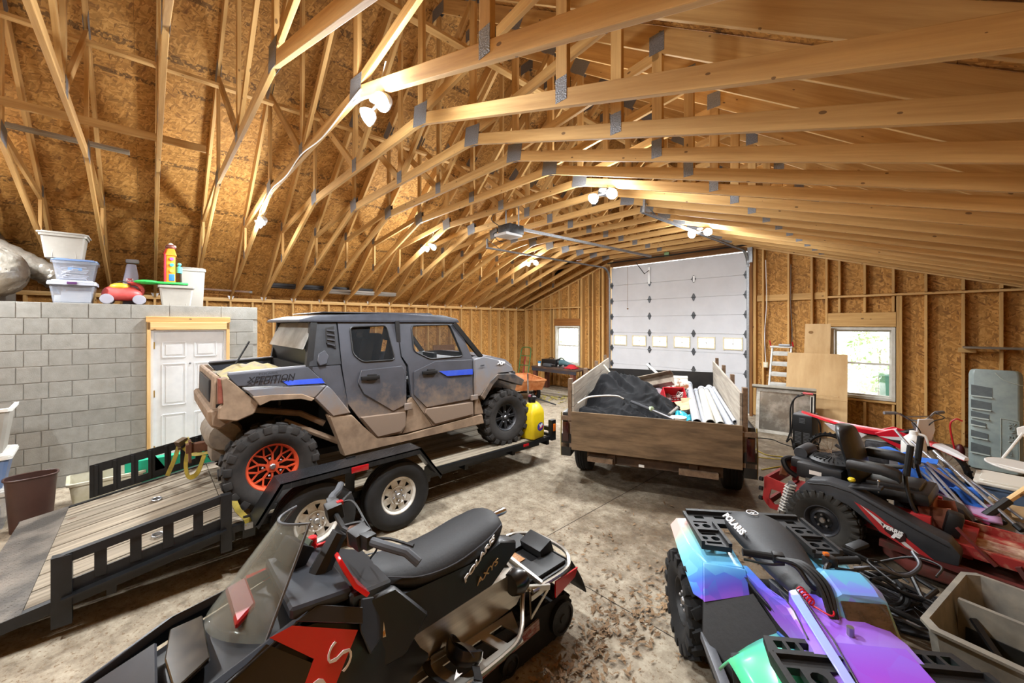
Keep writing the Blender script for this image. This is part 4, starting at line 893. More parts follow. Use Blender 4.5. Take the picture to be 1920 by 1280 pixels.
# cab interior
for y in (1.48, 2.3):
    for x in (-4.52, -5.32): b = wb(U); b.box((x, y+.2, 1.36), (.48, .5, .14), None, .04); b.box((x, y-.08, 1.68), (.46, .13, .62), rotm(-12, 0, 0), .05); b.box((x, y-.16, 2.0), (.24, .1, .18), rotm(-12, 0, 0), .04); b.done('seat', BLACK, U)
b = wb(U); b.prism([(-4.22, 3.2, 1.66), (-4.22, 2.98, 1.62), (-4.22, 2.92, 1.45), (-4.22, 3.2, 1.3)], (-1.4, 0, 0), .03); b.box((-5.0, 2.98, 1.63), (.3, .05, .14)); b.done('dashboard', BLACK, U)
b = wb(U); c = V((-5.28, 2.78, 1.66)); ax_ = rotm(-65, 0, 0); b.tube([c+ax_ @ V((.17*math.cos(a), .17*math.sin(a), 0)) for a in [2*PI*i/20 for i in range(20)]], .014, 6, True); b.tube([c+ax_ @ V((-.16, 0, 0)), c+ax_ @ V((.16, 0, 0))], .012, 6); b.tube([c, (-5.28, 3.0, 1.55)], .02, 6); b.done('steering_wheel', BLACK, U)
b = wb(U); b.box((UX, 2.4, .98), (1.4, 1.7, .26)); b.done('floor_pan', DARK, U, ang=0)
# ================================================================ snowmobile in the foreground (nose towards -y)
S = thing('snowmobile', 'black and red snowmobile with clear windshield parked in the foreground', 'snowmobile', (-1.92, .8, 0))
SP_ = M('satin_black_body', '#121316', .42, col2='#191a1d', scale=5, coat=.1); GL = M('gloss_black_body', '#0a0a0c', .3, coat=.25); SEAT = M('seat_vinyl', '#131417', .6, col2='#191a1d', scale=60, bump=.15)
SRED = M('gloss_red', '#c3161c', .22, coat=.5); ALU = M('brushed_aluminium', '#a9a49b', .32, .9, col2='#c3beb4', scale=4, stretch=(1, .3, 6)); SGREY = M('mid_grey_body', '#24262b', .35, col2='#2d2f35', scale=5)
XC = -1.92
def ring8(y, zc, sx, sz, wx, wz, bx, bz):
    """half profile centre-top, shoulder, widest, bottom mirrored into a ring"""
    h = [(0, zc), (sx, sz), (wx, wz), (bx, bz)]
    return [V((XC+x, y, z)) for x, z in h]+[V((XC-x, y, z)) for x, z in h[:0:-1]]
b = wb(S); b.loft([ring8(*r) for r in [(1.02, .70, .14, .69, .17, .55, .2, .45), (.86, .86, .15, .84, .22, .62, .26, .44), (.66, .93, .22, .88, .31, .70, .34, .42), (.42, .955, .22, .91, .34, .70, .36, .40), (.12, .87, .22, .82, .36, .62, .36, .34), (-.25, .70, .24, .67, .40, .48, .38, .28), (-.65, .50, .17, .47, .28, .36, .25, .22), (-.88, .38, .08, .36, .15, .30, .12, .22)]])
body = b.done('body_shell', SP_, S, ang=30)
# side body under the seat
b = wb(S); 
for s in (1, -1):
    pts = [(.80, .845), (.95, .80), (1.35, .785), (1.50, .845), (1.63, .80), (1.62, .74), (1.42, .628), (.85, .60), (.74, .62), (.72, .80)]
    b.prism([(XC+s*(.20+(.75-z)*.14), y, z) for y, z in pts], (-s*.10, 0, 0), .012)
b.done('side_cover', SP_, S)
for s in (1, -1):
    b = wb(S); b.prism([(XC+s*.20, .845, .88), (XC+s*.225, .70, .90), (XC+s*.25, .66, .78), (XC+s*.275, .70, .60), (XC+s*.268, .86, .585), (XC+s*.245, 1.0, .70)], (-s*.05, 0, -.01), .012); b.done('tank_side', SP_, S)
# saddle
rings = []
for y, w0, zt, zb, w1 in [(.80, .10, .90, .84, .12), (.90, .135, .90, .80, .17), (1.05, .145, .875, .735, .19), (1.25, .15, .885, .72, .2), (1.42, .155, .915, .765, .19), (1.54, .14, .935, .83, .165), (1.60, .09, .92, .88, .11)]:
    rings.append([V((XC+x, y, z)) for x, z in [(0, zt+.012), (w0*.6, zt+.008), (w0, zt-.02), (w1, zt-.07 if zt-zb > .1 else (zt+zb)/2), (w1*.95, zb), (-w1*.95, zb), (-w1, zt-.07 if zt-zb > .1 else (zt+zb)/2), (-w0, zt-.02), (-w0*.6, zt+.008)]])
b = wb(S); b.loft(rings); seat = b.done('saddle', SEAT, S, ang=60, sub=1)
b = wb(S)
for s in (1, -1): b.tube(curve([(XC+s*.125, .84, .89), (XC+s*.165, 1.0, .845), (XC+s*.178, 1.2, .835), (XC+s*.17, 1.42, .875), (XC+s*.13, 1.56, .9)], 4), .004, 5)
b.done('seat_piping', M('piping', '#3a3b40', .5), seat)
DW = M('print_white', '#d9d9d9', .5)
text('lettering', 'POLARIS', .062, DW, seat, V((XC+.200, 1.34, .81))-S.location, basis((-.02, .19, .118), (.3, -.15, .95)), .002, .15, 1.15, bold=.002)
text('lettering', 'AXYS', .055, M('print_tan', '#bba57c', .5), S, V((XC+.212, 1.385, .722))-S.location, basis((-.01, .19, .07), (.2, -.1, .95)), .002, .2, 1.25)
# tail light stalk behind the saddle
b = wb(S); b.lathe([(0, 0), (.02, 0), (.022, .10), (.018, .12), (0, .12)], 12, (XC-.02, 1.60, .88), 'y'); b.done('tail_knob', CHROME, S)
# front hood surfaces
def flat(name, pts, mat, th=(0, 0, -.012), bev=.004, parent=S):
    b = wb(S); b.prism(pts, th, bev); return b.done(name, mat, parent, ang=25)
flat('side_panel', [(-1.676, .326, .945), (-1.678, .401, .950), (-1.618, .629, .848), (-1.545, .50, .71), (-1.50, .40, .62), (-1.52, .33, .66), (-1.61, .459, .832)], SRED, (-.012, 0, -.008), 0)
flat('side_panel', [(XC-(-1.676-XC)*-1*-1, .326, .945), (XC-.242, .401, .950), (XC-.302, .629, .848), (XC-.375, .50, .71), (XC-.42, .40, .62), (XC-.40, .33, .66), (XC-.31, .459, .832)], SRED, (.012, 0, -.008), 0)
flat('vent_panel', [(-1.672, .315, .93), (-1.607, .452, .822), (-1.515, .325, .65), (-1.48, .10, .62), (-1.60, .05, .82)], GL, (-.01, 0, -.006), 0)
flat('side_panel', [(-1.60, .09, .835), (-1.585, .16, .82), (-1.52, -.02, .70), (-1.53, -.22, .62), (-1.63, -.2, .70)], SRED, (-.012, 0, -.012), 0)
flat('clear_cowl', [(-1.684, .414, .956), (-1.70, .50, .972), (-1.655, .665, .905), (-1.628, .655, .855)], M('smoke_plastic', '#1b1c1e', .35, coat=.1), (-.01, 0, -.008), .002)
m_ = basis((.17, .17, -.33), (1, -.35, .5)); m_ = basis((.035, .11, .03), (-.5, -.05, .8))
text('lettering', 'S', .15, DW, S, V((-1.588, .548, .795))-S.location, basis((-.043, .086, .09), (-.047, -.114, .086)), .003, .1, 1.3, bold=-.003)
text('lettering', 'P', .16, DW, S, V((-1.545, .462, .705))-S.location, basis((-.043, .086, .09), (-.047, -.114, .086)), .003, .1, 1.3, bold=.002)
flat('hood_ridge', [(-1.72, .52, .985), (-1.70, .49, .97), (-1.60, .05, .845), (-1.62, -.25, .71), (-1.66, -.24, .73), (-1.65, .07, .875)], SGREY, (-.01, 0, -.03), .004)
flat('hood_ridge', [(-2.12, .52, .985), (-2.14, .49, .97), (-2.24, .05, .845), (-2.22, -.25, .71), (-2.18, -.24, .73), (-2.19, .07, .875)], SGREY, (.01, 0, -.03), .004)
flat('hood_nose', [(-1.78, .02, .875), (-2.06, .02, .875), (-2.12, -.2, .765), (-2.03, -.55, .585), (-1.81, -.55, .585), (-1.72, -.2, .765)], SGREY, (0, 0, -.03), .008)
flat('headlamp', [(-1.78, .16, .905), (-2.06, .16, .905), (-2.10, .06, .875), (-1.92, .04, .88), (-1.74, .06, .875)], M('headlamp_glass', '#3a352c', .22, .3, col2='#0c0b0a', scale=16, coat=.2), (0, 0, -.02), .004)
flat('number_pod', [(-1.84, .31, 1.00), (-2.06, .31, 1.00), (-2.09, .24, .965), (-1.81, .24, .965)], M('deep_red', '#8a0f14', .35), (0, 0, -.03), .008)
flat('intake_scoop', [(-1.70, -.02, .835), (-1.78, -.02, .865), (-1.80, -.1, .835), (-1.71, -.12, .79)], GL, (0, 0, -.01), 0)
# windshield: curved clear sheet with a dark rim
def ws(u, v):
    w_ = .11+.15*(1-v); x = XC-.06+(u-.5)*2*w_; y = .16+.26*v+.16*(abs(u-.5)*2)**2*(1-.4*v); return (x, y, .90+.33*v)
b = wb(S); b.grid(ws, 12, 8); b.done('windshield', M('windshield_film', (.22, .22, .18, 1), .04, alpha=.32, spec=.4), S, ang=60, solid=.004)
b = wb(S); b.tube([ws(0, v/8) for v in range(9)]+[ws(u/12, 1) for u in range(1, 13)]+[ws(1, 1-v/8) for v in range(1, 9)], .006, 6); b.done('windshield_rim', M('rim_grey', '#55585c', .3), S)
# console, gauge, steering post and bars
flat('console', [(-1.70, .64, .975), (-2.14, .64, .975), (-2.15, .40, 1.0), (-1.70, .40, 1.0)], SGREY, (0, 0, -.05), .01)
flat('tank_top', [(-1.75, .84, .90), (-2.09, .84, .90), (-2.17, .62, .965), (-1.67, .62, .965)], SP_, (0, 0, -.06), .01)
flat('knee_panel', [(-1.68, .66, .93), (-1.73, .80, .86), (-1.69, .78, .72), (-1.61, .68, .72), (-1.62, .64, .84)], SGREY, (-.02, 0, -.01), .006)
b = wb(S); b.box((-2.06, .50, 1.03), (.15, .085, .10), rotm(-35, 0, 12), .01); g = b.done('gauge', BLACK, S); b = wb(S); b.box((-2.06, .538, 1.055), (.11, .012, .06), rotm(-35, 0, 12), .002); b.done('display', M('lcd', '#5a6358', .15), g)
b = wb(S); b.lathe([(.022, 0), (.022, .05), (.018, .055), (0, .055)], 12, (-2.13, .60, .985)); b.box((-2.10, .66, 1.0), (.02, .10, .014), None, .004); b.done('tether_switch', SRED, S)
b = wb(S); b.tube([(XC, .56, .95), (XC-.005, .66, 1.12)], [.05, .035], 8); b.done('steering_post', BLACK, S)
def bar_pt(s): return curve([(XC, .68, 1.13), (XC-s*.17, .69, 1.155), (XC-s*.30, .72, 1.165), (XC-s*.41, .79, 1.15)], 5)
for s in (1, -1):
    p = bar_pt(s); b = wb(S); b.tube(p[:9], .013, 8); hb = b.done('handlebar', BLACKP, S)
    b = wb(S); b.tube(p[8:]+[p[-1]+V((-s*.05, .035 if s > 0 else .03, -.005+(.02 if s > 0 else -.03)))], .019, 10); b.done('grip', M('grip_rubber', '#3b3d42', .7), hb)
    b = wb(S); b.box(p[7], (.07, .05, .06), rotm(0, 0, -s*12), .008); b.box(p[5]+V((0, 0, .0)), (.09, .075, .075), rotm(10, 0, -s*6), .01); b.done('control_block', BLACK, hb)
    b = wb(S); b.tube(curve([p[7]+V((0, .04, -.01)), p[9]+V((0, .07, -.01)), p[13]+V((0, .085, -.02))], 4), [.007]*8+[.01], 6); b.done('lever', BLACKP, hb)
b = wb(S); b.box((XC-.16, .715, 1.19), (.03, .03, .02), None, .004); b.done('kill_switch', SRED, S)
b = wb(S); b.lathe([(0, 0), (.032, 0), (.036, .06), (.03, .075), (0, .078)], 14, (XC+.11, .69, 1.10)); b.done('brake_reservoir', M('amber_fluid', '#6b4a36', .3, col2='#4a3226', scale=20), S)
b = wb(S); b.prism([(XC+.10, .60, 1.08), (XC+.155, .60, 1.07), (XC+.22, .64, .97), (XC+.27, .68, .94), (XC+.22, .69, .925), (XC+.17, .655, .95), (XC+.14, .63, 1.0)], (0, .015, .012), .003); b.done('hand_guard_strap', SRED, S)
b = wb(S); b.tube(curve([(XC-.2, .70, 1.16), (XC-.12, .76, 1.2), (XC+.05, .76, 1.16), (XC+.1, .8, 1.05), (XC+.02, .8, .95)], 6), .005, 5); b.tube(curve([(XC+.16, .7, 1.15), (XC+.06, .74, 1.18), (XC-.04, .72, 1.02)], 6), .005, 5); b.tube(curve([(XC+.05, .67, 1.17), (XC+.12, .72, 1.19), (XC+.2, .7, 1.17)], 5), .007, 5); b.done('control_cable', BLACK, S)
b = wb(S); b.prism([(-1.715, .735, .845), (-1.70, .765, .835), (-1.665, .77, .72), (-1.68, .745, .715)], (.004, 0, 0)); b.done('warning_sticker', M('sticker_orange', '#c9923f', .5, col2='#e8e4d8', scale=50, lo=.45, hi=.5), S)
# tunnel, running boards, rails
b = wb(S)
b.prism([(XC+.195, .70, .30), (XC+.195, .70, .62), (XC+.195, 1.62, .62), (XC+.195, 1.70, .50), (XC+.195, 1.62, .42), (XC+.195, 1.2, .38)], (-.39, 0, 0)); b.done('tunnel', ALU, S)
for s in (1, -1):
    x0, x1 = XC+s*.20, XC+s*.43; b = wb(S)
    ol = [(.45, 0), (1.46, 0), (1.60, .0), (1.46, 1), (.45, 1)]; holes = []
    for i in range(6):
        y = .62+i*.15; holes.append([(y, .2), (y+.09, .2), (y+.11, .75), (y+.02, .75)])
    plate_holes(b, [(.45, .0), (1.58, .0), (1.46, .96), (.45, .96)], holes, lambda y, v: (x0+(x1-x0)*v, y, .405+.02*v), (0, 0, -.008)); rb = b.done('running_board', ALU, S, ang=20)
    b = wb(S); b.tube(curve([(x1-s*.01, .35, .40), (x1, .8, .425), (x1, 1.30, .43), (x1-s*.03, 1.46, .45), (x1-s*.16, 1.60, .50), (x1-s*.19, 1.66, .60)], 5), .013, 8); b.done('side_rail', ALU, rb)
# rear rack, struts, snow flap
b = wb(S); b.tube(curve([(XC+.27, 1.68, .51), (XC+.28, 1.95, .515), (XC+.24, 2.06, .52), (XC+.12, 2.14, .525), (XC-.12, 2.14, .525), (XC-.24, 2.06, .52), (XC-.28, 1.95, .515), (XC-.27, 1.66, .51)], 4), .014, 8); b.done('rear_bumper', ALU, S)
b = wb(S); b.box((XC, 1.86, .50), (.50, .42, .025), None, .006); b.box((XC-.0, 2.0, .55), (.20, .12, .10), rotm(20, 0, 0), .01); b.box((XC+.16, 1.86, .525), (.14, .36, .025), None, .005); b.box((XC-.16, 1.86, .525), (.14, .36, .025), None, .005); dk = b.done('rear_deck', BLACK, S)
b = wb(S); b.box((XC-.03, 1.83, .517), (.10, .075, .004)); b.done('sticker', M('sticker_tan', '#b98452', .5, col2='#8f6238', scale=60), dk)
for s in (1, -1):
    b = wb(S); b.bar((XC+s*.06, 1.60, .66), (XC+s*.25, 1.66, .52), .022, .03); b.bar((XC+s*.03, 1.66, .64), (XC+s*.27, 1.76, .52), .022, .03)
    b.bar((XC+s*.24, 1.64, .53), (XC+s*.30, 1.80, .50), .02, .03); b.bar((XC+s*.27, 1.66, .52), (XC+s*.24, 1.70, .32), .008, .012); b.bar((XC+s*.30, 1.79, .49), (XC+s*.24, 1.70, .32), .008, .012); b.bar((XC+s*.28, 1.80, .49), (XC+s*.28, 1.66, .48), .01, .03); b.done('rear_strut', ALU, S, ang=20)
    b = wb(S); b.prism([(XC+s*.29, 1.86, .50), (XC+s*.29, 2.08, .50), (XC+s*.29, 2.05, .45), (XC+s*.29, 1.86, .40)], (s*.01, 0, 0)); b.done('side_reflector', M('reflector_red', '#b01518', .25, coat=.4), S)
b = wb(S); b.grid(lambda u, v: (XC+(u-.5)*(.46+.04*v), 2.10+.10*v+.04*math.sin(v*2), .50-.26*v), 6, 6); b.done('snow_flap', BLACK, S, solid=.008)
b = wb(S); b.lathe([(0, -.05), (.06, -.05), (.075, 0), (.06, .05), (0, .06)], 14, (XC+.22, 1.6, .58), 'y'); b.done('rear_shock_cover', GL, S)
# track with rubber lugs and bogie wheels
loop = [(2.02+.13*math.cos(a), .15+.13*math.sin(a)) for a in [PI*.5-PI*i/8 for i in range(9)]]; 
tp = loop+[(1.0, .02), (.45, .03), (.30, .10), (.27, .22), (.34, .32), (.6, .36), (1.2, .34), (1.7, .30)]
b = wb(S); b.prism([(XC-.19, y, z) for y, z in tp], (.38, 0, 0)); tr = b.done('track', RUB, S, ang=20)
b = wb(S)
P_ = [V((0, y, z)) for y, z in tp]; P_.append(P_[0])
acc = 0
for a, c in zip(P_, P_[1:]):
    L_ = (c-a).length; n = max(1, int(L_/.07))
    for i in range(n):
        p = a.lerp(c, (i+.5)/n); d = (c-a).normalized(); nn = V((0, -d.z, d.y))*-1
        b.bar((XC-.18, p.y-nn.y*0+nn.y*.0, p.z), (XC+.18, p.y, p.z), .02, .035, up=nn)
b.done('track_lugs', RUB, tr, ang=0)
for s in (1, -1):
    for y, z, r in ((2.02, .15, .105), (1.55, .11, .065), (.75, .11, .065)):
        b = wb(S); b.lathe([(r, -.015), (r, .015), (r*.82, .018), (r*.8, .008), (.03, .012), (.026, .02), (0, .02)], 20, (XC+s*.21, y, z), 'x')
        for k in range(12):
            c, d_ = D(2*PI*k/12); b.bar((XC+s*.216, y+c*.03, z+d_*.03), (XC+s*.216, y+c*r*.82, z+d_*r*.82), .008, .008, up=(1, 0, 0))
        b.done('bogie_wheel', BLACK, S)
    b = wb(S); b.bar((XC+s*.16, .6, .07), (XC+s*.16, 1.95, .09), .03, .05); b.bar((XC+s*.21, 1.0, .16), (XC+s*.21, 1.8, .22), .012, .07); b.done('slide_rail', M('rail_red', '#7a1416', .5, col2='#a39d96', scale=7, stretch=(1, 3, 8)), S, ang=0)
    # skis and spindles under the nose
    b = wb(S); b.loft([[V((XC+s*.5+x, y, z+zz)) for x, zz in ((-.07, .0), (.07, 0), (.07, .02), (.0, .035), (-.07, .02))] for y, z in ((.45, .01), (.0, .005), (-.5, .01), (-.8, .06), (-.98, .17))]); sk = b.done('ski', SRED, S)
    b = wb(S); b.tube([(XC+s*.5, -.15, .03), (XC+s*.48, -.1, .35)], .03, 8); b.tube([(XC+s*.48, -.1, .32), (XC+s*.2, .0, .42)], .018, 6); b.tube([(XC+s*.48, -.1, .16), (XC+s*.2, .05, .28)], .018, 6); b.done('spindle', BLACKP, S)
# riding goggles left on the running board
G = thing('goggles', 'black riding goggles with mirrored lens on the snowmobile running board', 'goggles', (-1.60, 1.12, .43), R(15))
b = B(); b.loft([[V((.10*math.cos(a)*k+0, .055*math.sin(a)*k*(1-.2*(a > PI)), z+.03*abs(math.cos(a))**2)) for a in [2*PI*i/20 for i in range(20)]] for k, z in ((.95, 0), (1.05, .03), (1.0, .06), (.86, .062))], cap=False); b.done('goggle_frame', GL, G, rot=(R(-35), 0, 0), solid=.006)
b = B(); b.grid(lambda u, v: (.09*(2*u-1), .045*(2*v-1), .062+.02*(1-(2*u-1)**2)), 8, 4); b.done('mirrored_lens', CHROME, G, rot=(R(-35), 0, 0))
b = B(); leafstrip(b, curve([(-.1, .0, .04), (-.16, -.06, .0), (-.06, -.13, .02), (.08, -.12, .02), (.14, -.04, .01), (.1, .0, .04)], 5), .045, .002, (0, .3, .6)); st = b.done('goggle_strap', BLACK, G)
b = B(); b.prism([(-.018, .02, 0), (-.012, .004, 0), (0, -.022, 0), (.012, .004, 0), (.018, .02, 0), (.006, .01, 0), (-.006, .01, 0)], (0, 0, .002)); b.done('emblem', DW, G, loc=(.07, -.10, .055), rot=(R(20), 0, 0))
# ================================================================ quad bike with a colour-shift wrap
A = thing('quad_bike', 'blue purple and teal wrapped quad bike in the right foreground', 'quad bike', (-.43, 2.464, 0), R(220))
def wrap_mat(st):
    m = bpy.data.materials.new('colour_shift_wrap'); m.use_nodes = True; nt = m.node_tree; b = nt.nodes['Principled BSDF']; L = nt.links.new
    tc = _n(nt, 'ShaderNodeTexCoord'); s = _n(nt, 'ShaderNodeSeparateXYZ'); L(tc.outputs['Object'], s.inputs[0])
    vo = _n(nt, 'ShaderNodeTexVoronoi'); vo.inputs['Scale'].default_value = 9; L(tc.outputs['Object'], vo.inputs['Vector']); sc = _n(nt, 'ShaderNodeSeparateColor'); L(vo.outputs['Color'], sc.inputs[0])
    def op(o, a, c):
        n = _n(nt, 'ShaderNodeMath', operation=o)
        for i, v in enumerate((a, c)):
            if isinstance(v, (int, float)): n.inputs[i].default_value = v
            else: L(v, n.inputs[i])
        return n.outputs[0]
    ax = op('ABSOLUTE', s.outputs[0], 0)
    f = op('ADD', op('MULTIPLY', s.outputs[1], .5), .5)                       # tail to nose
    f = op('ADD', f, op('MULTIPLY', op('SUBTRACT', .66, s.outputs[2]), .9))   # lower is further along
    f = op('ADD', f, op('MULTIPLY', op('SUBTRACT', sc.outputs[0], .5), .07))
    f = op('ADD', f, op('MULTIPLY', op('MAXIMUM', op('SUBTRACT', ax, .27), 0), op('MULTIPLY', s.outputs[1], 1.1)))
    cr = _n(nt, 'ShaderNodeValToRGB'); e = cr.color_ramp.elements; 
    while len(e) < len(st): e.new(.5)
    for x, (p, c) in zip(e, st): x.position = p; x.color = hx(c)
    L(f, cr.inputs[0]); L(cr.outputs[0], b.inputs['Base Color']); b.inputs['Roughness'].default_value = .28; b.inputs['Coat Weight'].default_value = .35; b.inputs['Coat Roughness'].default_value = .1
    return m
WRAP = wrap_mat([(.0, '#e3bcb4'), (.08, '#a9d6c6'), (.17, '#86cfe0'), (.30, '#62b0e0'), (.38, '#4a74d4'), (.45, '#6a58d2'), (.52, '#9a5fe0'), (.60, '#a884ec'), (.66, '#a58cf0'), (.74, '#a560d8'), (.85, '#8a46c0')])
WRAPT = wrap_mat([(.40, '#6ab4dc'), (.48, '#7f8cf0'), (.54, '#6fb6e0'), (.60, '#84b9c4'), (.64, '#a5a67c'), (.70, '#8a84ec'), (.80, '#6a6ae0')])
WRAPG = wrap_mat([(.5, '#8fd8e8'), (.62, '#5fc7b6'), (.74, '#4fcf92'), (.95, '#58d6a0')]); AB = M('quad_black_plastic', '#0f1011', .55, col2='#18181a', scale=40, bump=.1); EDGE = M('blue_edge', '#0f4f9e', .4); ARED = M('red_cord', '#c4142a', .4)
def ap(name, pts, t, mat=WRAP, bev=.008, par=None, both=True):
    o = None
    for s in ((1, -1) if both else (1,)):
        b = B(); b.prism([(p[0]*s, p[1], p[2]) for p in pts], (t[0]*s, t[1], t[2]), bev); q = b.done(name, mat, par or A, ang=30); o = o or q
    return o
# rear fenders: top, drop, mud guard
ap('rear_fender', [(.17, -.86, .695), (.43, -.86, .685), (.455, -.55, .675), (.40, -.34, .665), (.20, -.30, .675)], (0, 0, -.03))
ap('rear_fender_side', [(.43, -.86, .685), (.455, -.55, .675), (.415, -.36, .66), (.45, -.25, .50), (.49, -.30, .50), (.50, -.55, .60), (.47, -.88, .62)], (-.012, 0, -.006), bev=.003)
ap('fender_drop', [(.415, -.355, .665), (.20, -.30, .672), (.20, -.25, .56), (.45, -.245, .50)], (0, .015, 0), bev=.003)
ap('mud_guard', [(.45, -.25, .50), (.18, -.24, .57), (.14, -.02, .50), (.16, .1, .24), (.46, -.05, .22), (.47, -.2, .3)], (0, -.01, -.01), AB, .003)
# inner bodywork rising to the saddle and the cowl between the knees
ap('side_body', [(.21, -.36, .66), (.195, -.16, .65), (.15, .05, .70), (.19, .27, .72), (.21, .27, .56), (.13, .06, .52), (.16, -.2, .56)], (-.05, 0, 0))
ap('side_stripe', [(.205, -.30, .64), (.20, -.17, .635), (.135, .05, .60), (.15, .27, .55), (.12, .05, .55), (.17, -.2, .585)], (.012, 0, 0), AB, .002)
b = B(); b.loft([[V(p) for p in ((-w, y, z-.12), (-w, y, z-.02), (-w*.5, y, z), (w*.5, y, z), (w, y, z-.02), (w, y, z-.12))] for y, w, z in ((.0, .12, .77), (.14, .15, .775), (.28, .2, .755), (.42, .21, .72), (.60, .2, .69))]); cw = b.done('front_cowl', WRAP, A, ang=30)
MAG = wrap_mat([(.5, '#8a7cf0'), (.66, '#9a50d8'), (.78, '#b44ac8'), (.9, '#6a2a90')])
b = B(); b.prism([(-.15, .34, .752), (.12, .34, .752), (.15, .62, .697), (-.16, .62, .697)], (0, 0, .012), .004); b.done('snout_panel', MAG, cw)
PB = wrap_mat([(.5, '#9ab4ee'), (.7, '#9fa0f0'), (.9, '#86b8ea')])
b = B(); b.prism([(.125, .10, .793), (.165, .10, .785), (.185, .60, .698), (.15, .60, .704)], (0, 0, .008), .002); b.done('pale_panel', PB, cw)
for pts in ([(.12, .06, .80), (.125, .34, .772), (.155, .62, .712)], [(.155, -.02, .735), (.17, .14, .745), (.20, .30, .735)]): B().tube([V(q) for q in pts], .0035, 5).done('panel_seam', AB, cw)
b = B(); b.bar((-.2, .632, .69), (.2, .632, .69), .02, .02); b.done('snout_edge', EDGE, cw, ang=0)
# front fenders
def ff(u, v):
    a = -.15+1.0*u; x0 = .22; x = x0+.27*v; y = .10+.66*u; z = .565+.085*math.sin(min(1, u*1.7+.25)*PI*.5)-.10*v*v-.16*max(0, .16-u)*4*v; return x, y, z
for s in (1, -1):
    b = B(); b.grid(lambda u, v: (ff(u, v)[0]*s, ff(u, v)[1], ff(u, v)[2]), 12, 6); b.done('front_fender', WRAPG, A, ang=60, solid=.012)
    b = B(); b.tube([(ff(i/12, 0)[0]*s, ff(i/12, 0)[1], ff(i/12, 0)[2]+.006) for i in range(13)], .008, 6); b.done('fender_edge', EDGE, A)
    b = B(); b.grid(lambda u, v: ((.24+.22*v)*s, .16+.1*u, .56-.36*u-.03*v), 6, 4); b.done('front_splash_guard', AB, A, solid=.01)
# racks with real slots
def slot(x0, x1, y0, y1): return [(x0, y0), (x1, y0), (x1, y1), (x0, y1)]
def rr(cx, cy, r, n=10): return [(cx+r*math.cos(2*PI*i/n), cy+r*math.sin(2*PI*i/n)) for i in range(n)]
hol = [slot(-.33, -.27, -.80, -.76), slot(-.20, -.1, -.80, -.77), slot(-.05, .05, -.80, -.77), slot(.1, .2, -.80, -.77), slot(.27, .33, -.80, -.76)]
for s in (1, -1):
    for yy in (-.66, -.50): hol += [[(s*x, y) for x, y in rr(.29, yy, .026)], [(s*x, y) for x, y in rr(.355, yy, .02)], [(s*x, y) for x, y in slot(.27, .36, yy+.04, yy+.065)], [(s*x, y) for x, y in slot(.27, .36, yy-.06, yy-.04)]]
b = B(); plate_holes(b, [(-.38, -.85), (.38, -.85), (.40, -.42), (.23, -.40), (.21, -.70), (-.21, -.70), (-.23, -.40), (-.40, -.42)], hol, lambda x, y: (x, y, .735), (0, 0, -.03)); rk = b.done('rear_rack', AB, A, ang=20)
b = B()
for s in (1, -1): b.box((s*.31, -.58, .742), (.16, .012, .02)); b.box((s*.235, -.55, .745), (.02, .28, .02)); b.box((s*.39, -.62, .745), (.02, .40, .02))
b.box((0, -.84, .747), (.74, .03, .025)); b.done('rack_rib', AB, rk, ang=0)
hol = []
for s in (1, -1):
    hol += [[(s*x, y) for x, y in slot(.15+i*.052, .187+i*.052, .30, .345)] for i in range(4)]
    hol += [[(s*x, y) for x, y in slot(.025+i*.06, .06+i*.06, .44, .58)] for i in range(2)]
    hol += [[(s*x, y) for x, y in slot(.16, .2, .44, .58)], [(s*x, y) for x, y in rr(.26, .48, .03)], [(s*x, y) for x, y in rr(.25, .56, .022)], [(s*x, y) for x, y in slot(.31, .36, .44, .58)]]
    hol += [[(s*x, y) for x, y in slot(.03+i*.11, .11+i*.11, .66, .69)] for i in range(3)]
b = B(); plate_holes(b, [(-.37, .275), (-.13, .275), (-.11, .39), (.11, .39), (.13, .275), (.37, .275), (.40, .40), (.39, .74), (-.39, .74), (-.40, .40)], hol, lambda x, y: (x, y, .715), (0, 0, -.03)); rk = b.done('front_rack', AB, A, ang=20)
b = B()
for s in (1, -1): b.box((s*.25, .385, .722), (.26, .016, .022)); b.box((s*.39, .56, .724), (.022, .34, .024)); 
b.box((0, .73, .725), (.76, .025, .026)); b.box((0, .625, .72), (.76, .014, .016)); b.done('rack_rib', AB, rk, ang=0)
# saddle
rings = []
for y, w0, z, zb in [(-.78, .10, .79, .74), (-.72, .17, .83, .73), (-.55, .19, .84, .70), (-.35, .165, .825, .69), (-.18, .125, .80, .68), (-.02, .10, .79, .68), (.06, .075, .80, .72)]:
    rings.append([V(p) for p in ((0, y, z), (w0*.6, y, z-.004), (w0, y, z-.04), (w0*1.08, y, zb), (-w0*1.08, y, zb), (-w0, y, z-.04), (-w0*.6, y, z-.004))])
b = B(); b.loft(rings); st = b.done('saddle', M('quad_seat', '#1b1d21', .55, col2='#222529', scale=70, bump=.15), A, ang=60, sub=1)
ap('saddle_skirt', [(.135, -.18, .70), (.105, -.02, .70), (.08, .1, .69), (.10, .02, .55), (.15, -.1, .62)], (-.03, 0, 0), M('quad_seat', '#2c2f34'), .006)
text('lettering', 'POLARIS', .055, DW, A, (.172, -.52, .826), basis((-.015, .16, -.005), (-.8, -.05, .5)), .003, 0, 1.1, bold=.002)
b = B(); b.lathe([(.036, 0), (.036, .003), (.031, .003), (.031, 0)], 18, (0, -.66, .842), closed=True); b.box((0, -.66, .8425), (.03, .008, .003)); b.box((0, -.655, .8425), (.008, .03, .003)); b.done('seat_emblem', DW, A)
